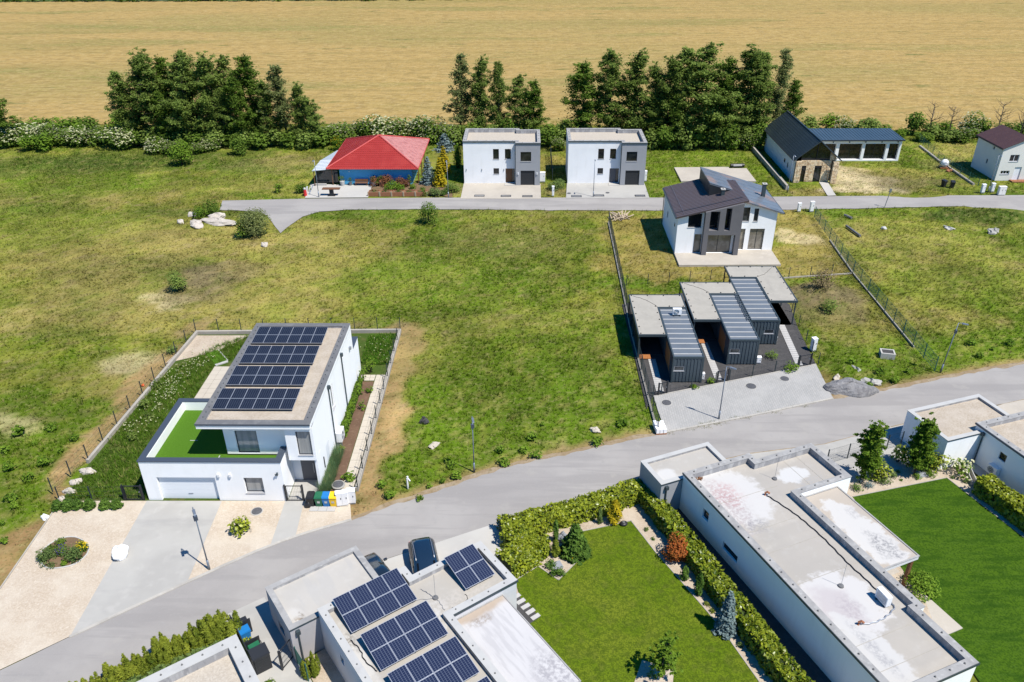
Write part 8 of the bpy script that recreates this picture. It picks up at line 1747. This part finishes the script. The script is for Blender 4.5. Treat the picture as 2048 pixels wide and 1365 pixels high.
for k, (u, v, w_, lm) in enumerate(((1413, 1212, 14, 'thuja_leaf'), (1425, 1225, 14, 'thuja_leaf'), (1480, 1293, 14, 'juniper_leaf'), (1292, 1062, 12, 'juniper_leaf'), (1306, 1080, 9, 'pine_leaf'))): one('cushion_shrub', ['yellow green cushion above the blue spruce, upper one', 'yellow green cushion beside the blue spruce, lower one', 'single green cushion below the blue spruce', 'small green cushion at the upper lawn corner', 'tiny dark cushion above the red bush'][k], u, v, w_, w_*.8, lm, 450+k, .05, 700, 'shrub')
colm('yellow_conifer', 'golden conifer at the foot of the roadside hedge', 1228, 1046, 44, 26, 'yellow_leaf', 460, .10, 1100, taper=.75); colm('slim_conifer', 'thin blue green conifer left of the golden conifer', 1199, 1048, 30, 10, 'juniper_leaf', 461, .05, 700)
colm('slim_conifer', 'tall thin dark conifer in the lawn bed', 1111, 1083, 42, 11, 'pine_leaf', 462, .06, 900); colm('slim_conifer', 'short dark conifer in the lawn bed beside the yellow flowers', 1111, 1113, 32, 16, 'thuja_leaf', 463, .06, 900)
con('pine', 'broad green pine in the bed at the lawn corner', 1150, 1108, 60, 62, 'pine_leaf', 464, .14, 'pine', 11, 12, 46); con('pine', 'second green pine just in front of the broad pine', 1160, 1106, 34, 44, 'pine_leaf', 465, .13, 'pine', 9, 11, 40)
for k, (u, v) in enumerate(((1123, 1103), (1132, 1118), (1144, 1122))): one('yellow_flower_plant', ['yellow flowering plant beside the short dark conifer', 'yellow flowering plant left of a pair below the pine', 'yellow flowering plant right of a pair below the pine'][k], u, v, 10, 13, 'yellow_leaf', 470+k, .06, 600, 'flower', 'yellow_flower')
one('mugo_pine', 'dark round mugo pine at the corner of the lawn bed', 1101, 1134, 22, 20, 'pine_leaf', 480, .07, 500, 'shrub'); one('mugo_pine', 'wide dark mugo pine at the tip of the lawn bed, its left half', 1108, 1150, 20, 18, 'pine_leaf', 481, .07, 500, 'shrub'); one('mugo_pine', 'wide dark mugo pine at the tip of the lawn bed, its right half', 1121, 1152, 20, 20, 'pine_leaf', 482, .07, 500, 'shrub'); one('bed_shrub', 'small dark shrub above the yellow flowers', 1126, 1120, 12, 16, 'pine_leaf', 483, .06, 500, 'shrub'); one('bed_shrub', 'dry twiggy plant left of the short dark conifer', 1099, 1100, 14, 14, 'juniper_leaf', 484, .05, 300, 'shrub')
colm('slim_conifer', 'spiky green plant at the roadside corner of the parking bay', 1009, 1052, 22, 14, 'juniper_leaf', 485, .07, 300)
# young tree in a stone square at the lower edge of the lawn
sheet('gravel_square', pts([(1284, 1322), (1348, 1342), (1342, 1400), (1262, 1385)]), .085, M['gravel_bed']); p = at(1325, 1358); plant('young_tree', 'young thin tree in the gravel square at the lower edge of the lawn', 'tree', tall_tree(490, hgt(1325, 1358, 1283), .6, 420, .25, 'bright_leaf', .2, .085, 30), (p.x, p.y, .06))
one('bed_shrub', 'low leafy plant in the gravel square under the young tree', 1302, 1352, 20, 12, 'bright_leaf', 491, .07, 200, 'shrub')
# bed of the striped lawn
def crown_tree(name, label, u, v, vt, wpx, lm, seed, leaf=.10):
    p = at(u, v); h = hgt(u, v, vt); w_ = wpx*mpp(u, v); return plant(name, label, 'tree', tall_tree(seed, h*.97, w_/2*.55, 420, .2, lm, .25, leaf, 64), (p.x, p.y, .04))
crown_tree('young_tree', 'slim upright tree beside the corner of the stained roof', 1721, 962, 848, 50, 'bright_leaf', 500); crown_tree('young_tree', 'taller upright tree in front of the white annex wall', 1828, 950, 838, 62, 'bright_leaf', 501)
one('garden_bush', 'yellow green bush right of the slim tree', 1757, 955, 42, 46, 'laurel_leaf', 510, .13, 160, n=14); one('garden_bush', 'yellow green bush behind the taller tree', 1795, 925, 34, 44, 'laurel_leaf', 511, .13, 160, n=14); one('garden_bush', 'yellow green bush right of the taller tree against the annex', 1866, 938, 46, 44, 'laurel_leaf', 512, .13, 160, n=14); one('garden_bush', 'lower yellow green bush below the taller tree', 1850, 925, 34, 34, 'laurel_leaf', 513, .13, 160)
one('garden_bush', 'leafy bush left of the striped lawn hedge', 1965, 975, 30, 30, 'bright_leaf', 514, .13, 160); one('flowering_shrub', 'open white flowering shrub at the foot of the annex wall', 1920, 948, 48, 30, 'bright_leaf', 515, .15, 60, 'shrub', 'white_flower', n=9)
for k, (u, v, w_, h_, lm) in enumerate(((1712, 980, 28, 14, 'pine_leaf'), (1738, 975, 20, 14, 'spruce_leaf'), (1768, 968, 30, 16, 'juniper_leaf'), (1785, 955, 18, 14, 'juniper_leaf'), (1802, 962, 8, 6, 'pine_leaf'), (1833, 957, 18, 11, 'bright_leaf'), (1860, 952, 22, 15, 'bright_leaf'), (1930, 965, 14, 12, 'juniper_leaf'), (1905, 957, 10, 8, 'juniper_leaf'), (1720, 965, 18, 12, 'spruce_leaf'), (1795, 946, 10, 7, 'mid_leaf'))):
    one('bed_shrub', ['flat dark cushion at the corner of the white roof', 'grey green cushion beside the striped lawn', 'wide yellow green cushion at the lawn edge', 'round green cushion behind the wide one', 'tiny dark cushion in the middle of the bed', 'bright green cushion before the slate plate', 'bright green tuft behind the slate plate', 'small tuft near the right lawn corner', 'small tuft below the white flowering shrub', 'grey cushion under the slim tree', 'small dark tuft in the middle of the bed'][k], u, v, w_, h_, lm, 520+k, .06, 420, 'shrub')
ya = tufts('spiky_grass_plant', 160, (*sorted((xy(1835, 940)[0], xy(1852, 940)[0])), xy(1840, 945)[1], xy(1840, 930)[1]), (.7, 1.1), .02, 16, seed=25, exclude=False, tint=(.08, .14, .06))
one('terrace_bush', 'feathery green bush at the end of the right canopy', 1838, 1185, 64, 50, 'bright_leaf', 540, .10, 170, n=16); one('terrace_bush', 'lower part shrub below the right canopy corner', 1822, 1165, 34, 30, 'mid_leaf', 541, .10, 170)
sheet('gravel_corner', [_rz(p, R(23.49))[:2] for p in ((34.6, 20.0, 0), (36.4, 20.8, 0), (38.3, 24.0, 0), (38.2, 25.6, 0), (34.4, 25.4, 0))], .13, M['gravel_bed'])
# ---------------------------------------------------------------- bungalow garden
con('blue_spruce', 'blue green spruce right of the bungalow', 857, 368, 56, 34, 'spruce_leaf', 550, .14, 'spruce'); con('blue_spruce', 'silver spruce behind the bungalow right corner', 890, 300, 34, 48, 'spruce_leaf', 551, .16, 'spruce', 9, 10, 30)
con('golden_conifer', 'golden yellow conifer nearest the lamp right of the bungalow', 880, 372, 58, 32, 'yellow_leaf', 552, .15, 'conifer'); con('golden_conifer', 'golden conifer behind the nearest golden conifer', 888, 345, 54, 34, 'yellow_leaf', 553, .15, 'conifer'); colm('thuja', 'bright green column beside the left cube house', 916, 335, 48, 16, 'bright_leaf', 554, .12, 1100, 'thuja')
for k, (u, v, w_, h_, lm) in enumerate(((748, 372, 24, 20, 'rust_leaf'), (773, 372, 26, 22, 'rust_leaf'), (800, 373, 24, 20, 'rust_leaf'), (812, 374, 18, 18, 'rust_leaf'), (783, 380, 30, 16, 'bright_leaf'), (800, 380, 22, 12, 'bright_leaf'), (757, 372, 14, 22, 'mid_leaf'), (826, 378, 14, 12, 'bright_leaf'), (872, 392, 26, 18, 'juniper_leaf'), (890, 390, 18, 12, 'pine_leaf'), (845, 383, 14, 10, 'mid_leaf'), (820, 372, 12, 26, 'mid_leaf'), (905, 385, 26, 18, 'alder_leaf'), (1115, 378, 40, 20, 'juniper_leaf'), (850, 392, 16, 12, 'bright_leaf'))):
    one('garden_shrub', ['leftmost rust coloured shrub before the blue wall', 'second rust coloured shrub before the blue wall', 'third rust coloured shrub before the blue wall', 'rightmost rust coloured shrub before the blue wall', 'bright green shrub below the rust coloured shrubs', 'bright low shrub at the right below the rust coloured shrubs', 'small standard tree at the left of the bungalow garden', 'light green shrub at the right end of the blue wall', 'yellow green shrub at the right end of the raised beds', 'dark low shrub near the lamp by the left cube house', 'small green shrub behind the rightmost raised bed', 'thin standard tree before the right end of the blue wall', 'dark shrub left of the left forecourt', 'grey green juniper mat between the two forecourts', 'bright shrub at the road end of the raised beds'][k], u, v, w_, h_, lm, 560+k, .11, 220, 'shrub')
one('elder_bush', 'cream flowering shrub beside the white picket by the bungalow lamp', 898, 381, 16, 16, 'mid_leaf', 580, .12, 180, 'shrub', 'white_flower')
# verge weeds growing over the kerb of the paving
for k, (u, v, n_) in enumerate(((1420, 850, 200), (1400, 857, 80), (1370, 862, 80), (1480, 838, 110), (1540, 827, 90), (1600, 815, 70), (1325, 868, 100), (1435, 847, 110))):
    p = at(u, v); tufts('verge_weeds', n_, (p.x-1.0, p.x+1.0, p.y-.12, p.y+.28), (.08, .22), .02, 5, seed=600+k, exclude=False, tint=(.16, .17, .05))
vg = ROAD; r_ = np.random.default_rng(9)
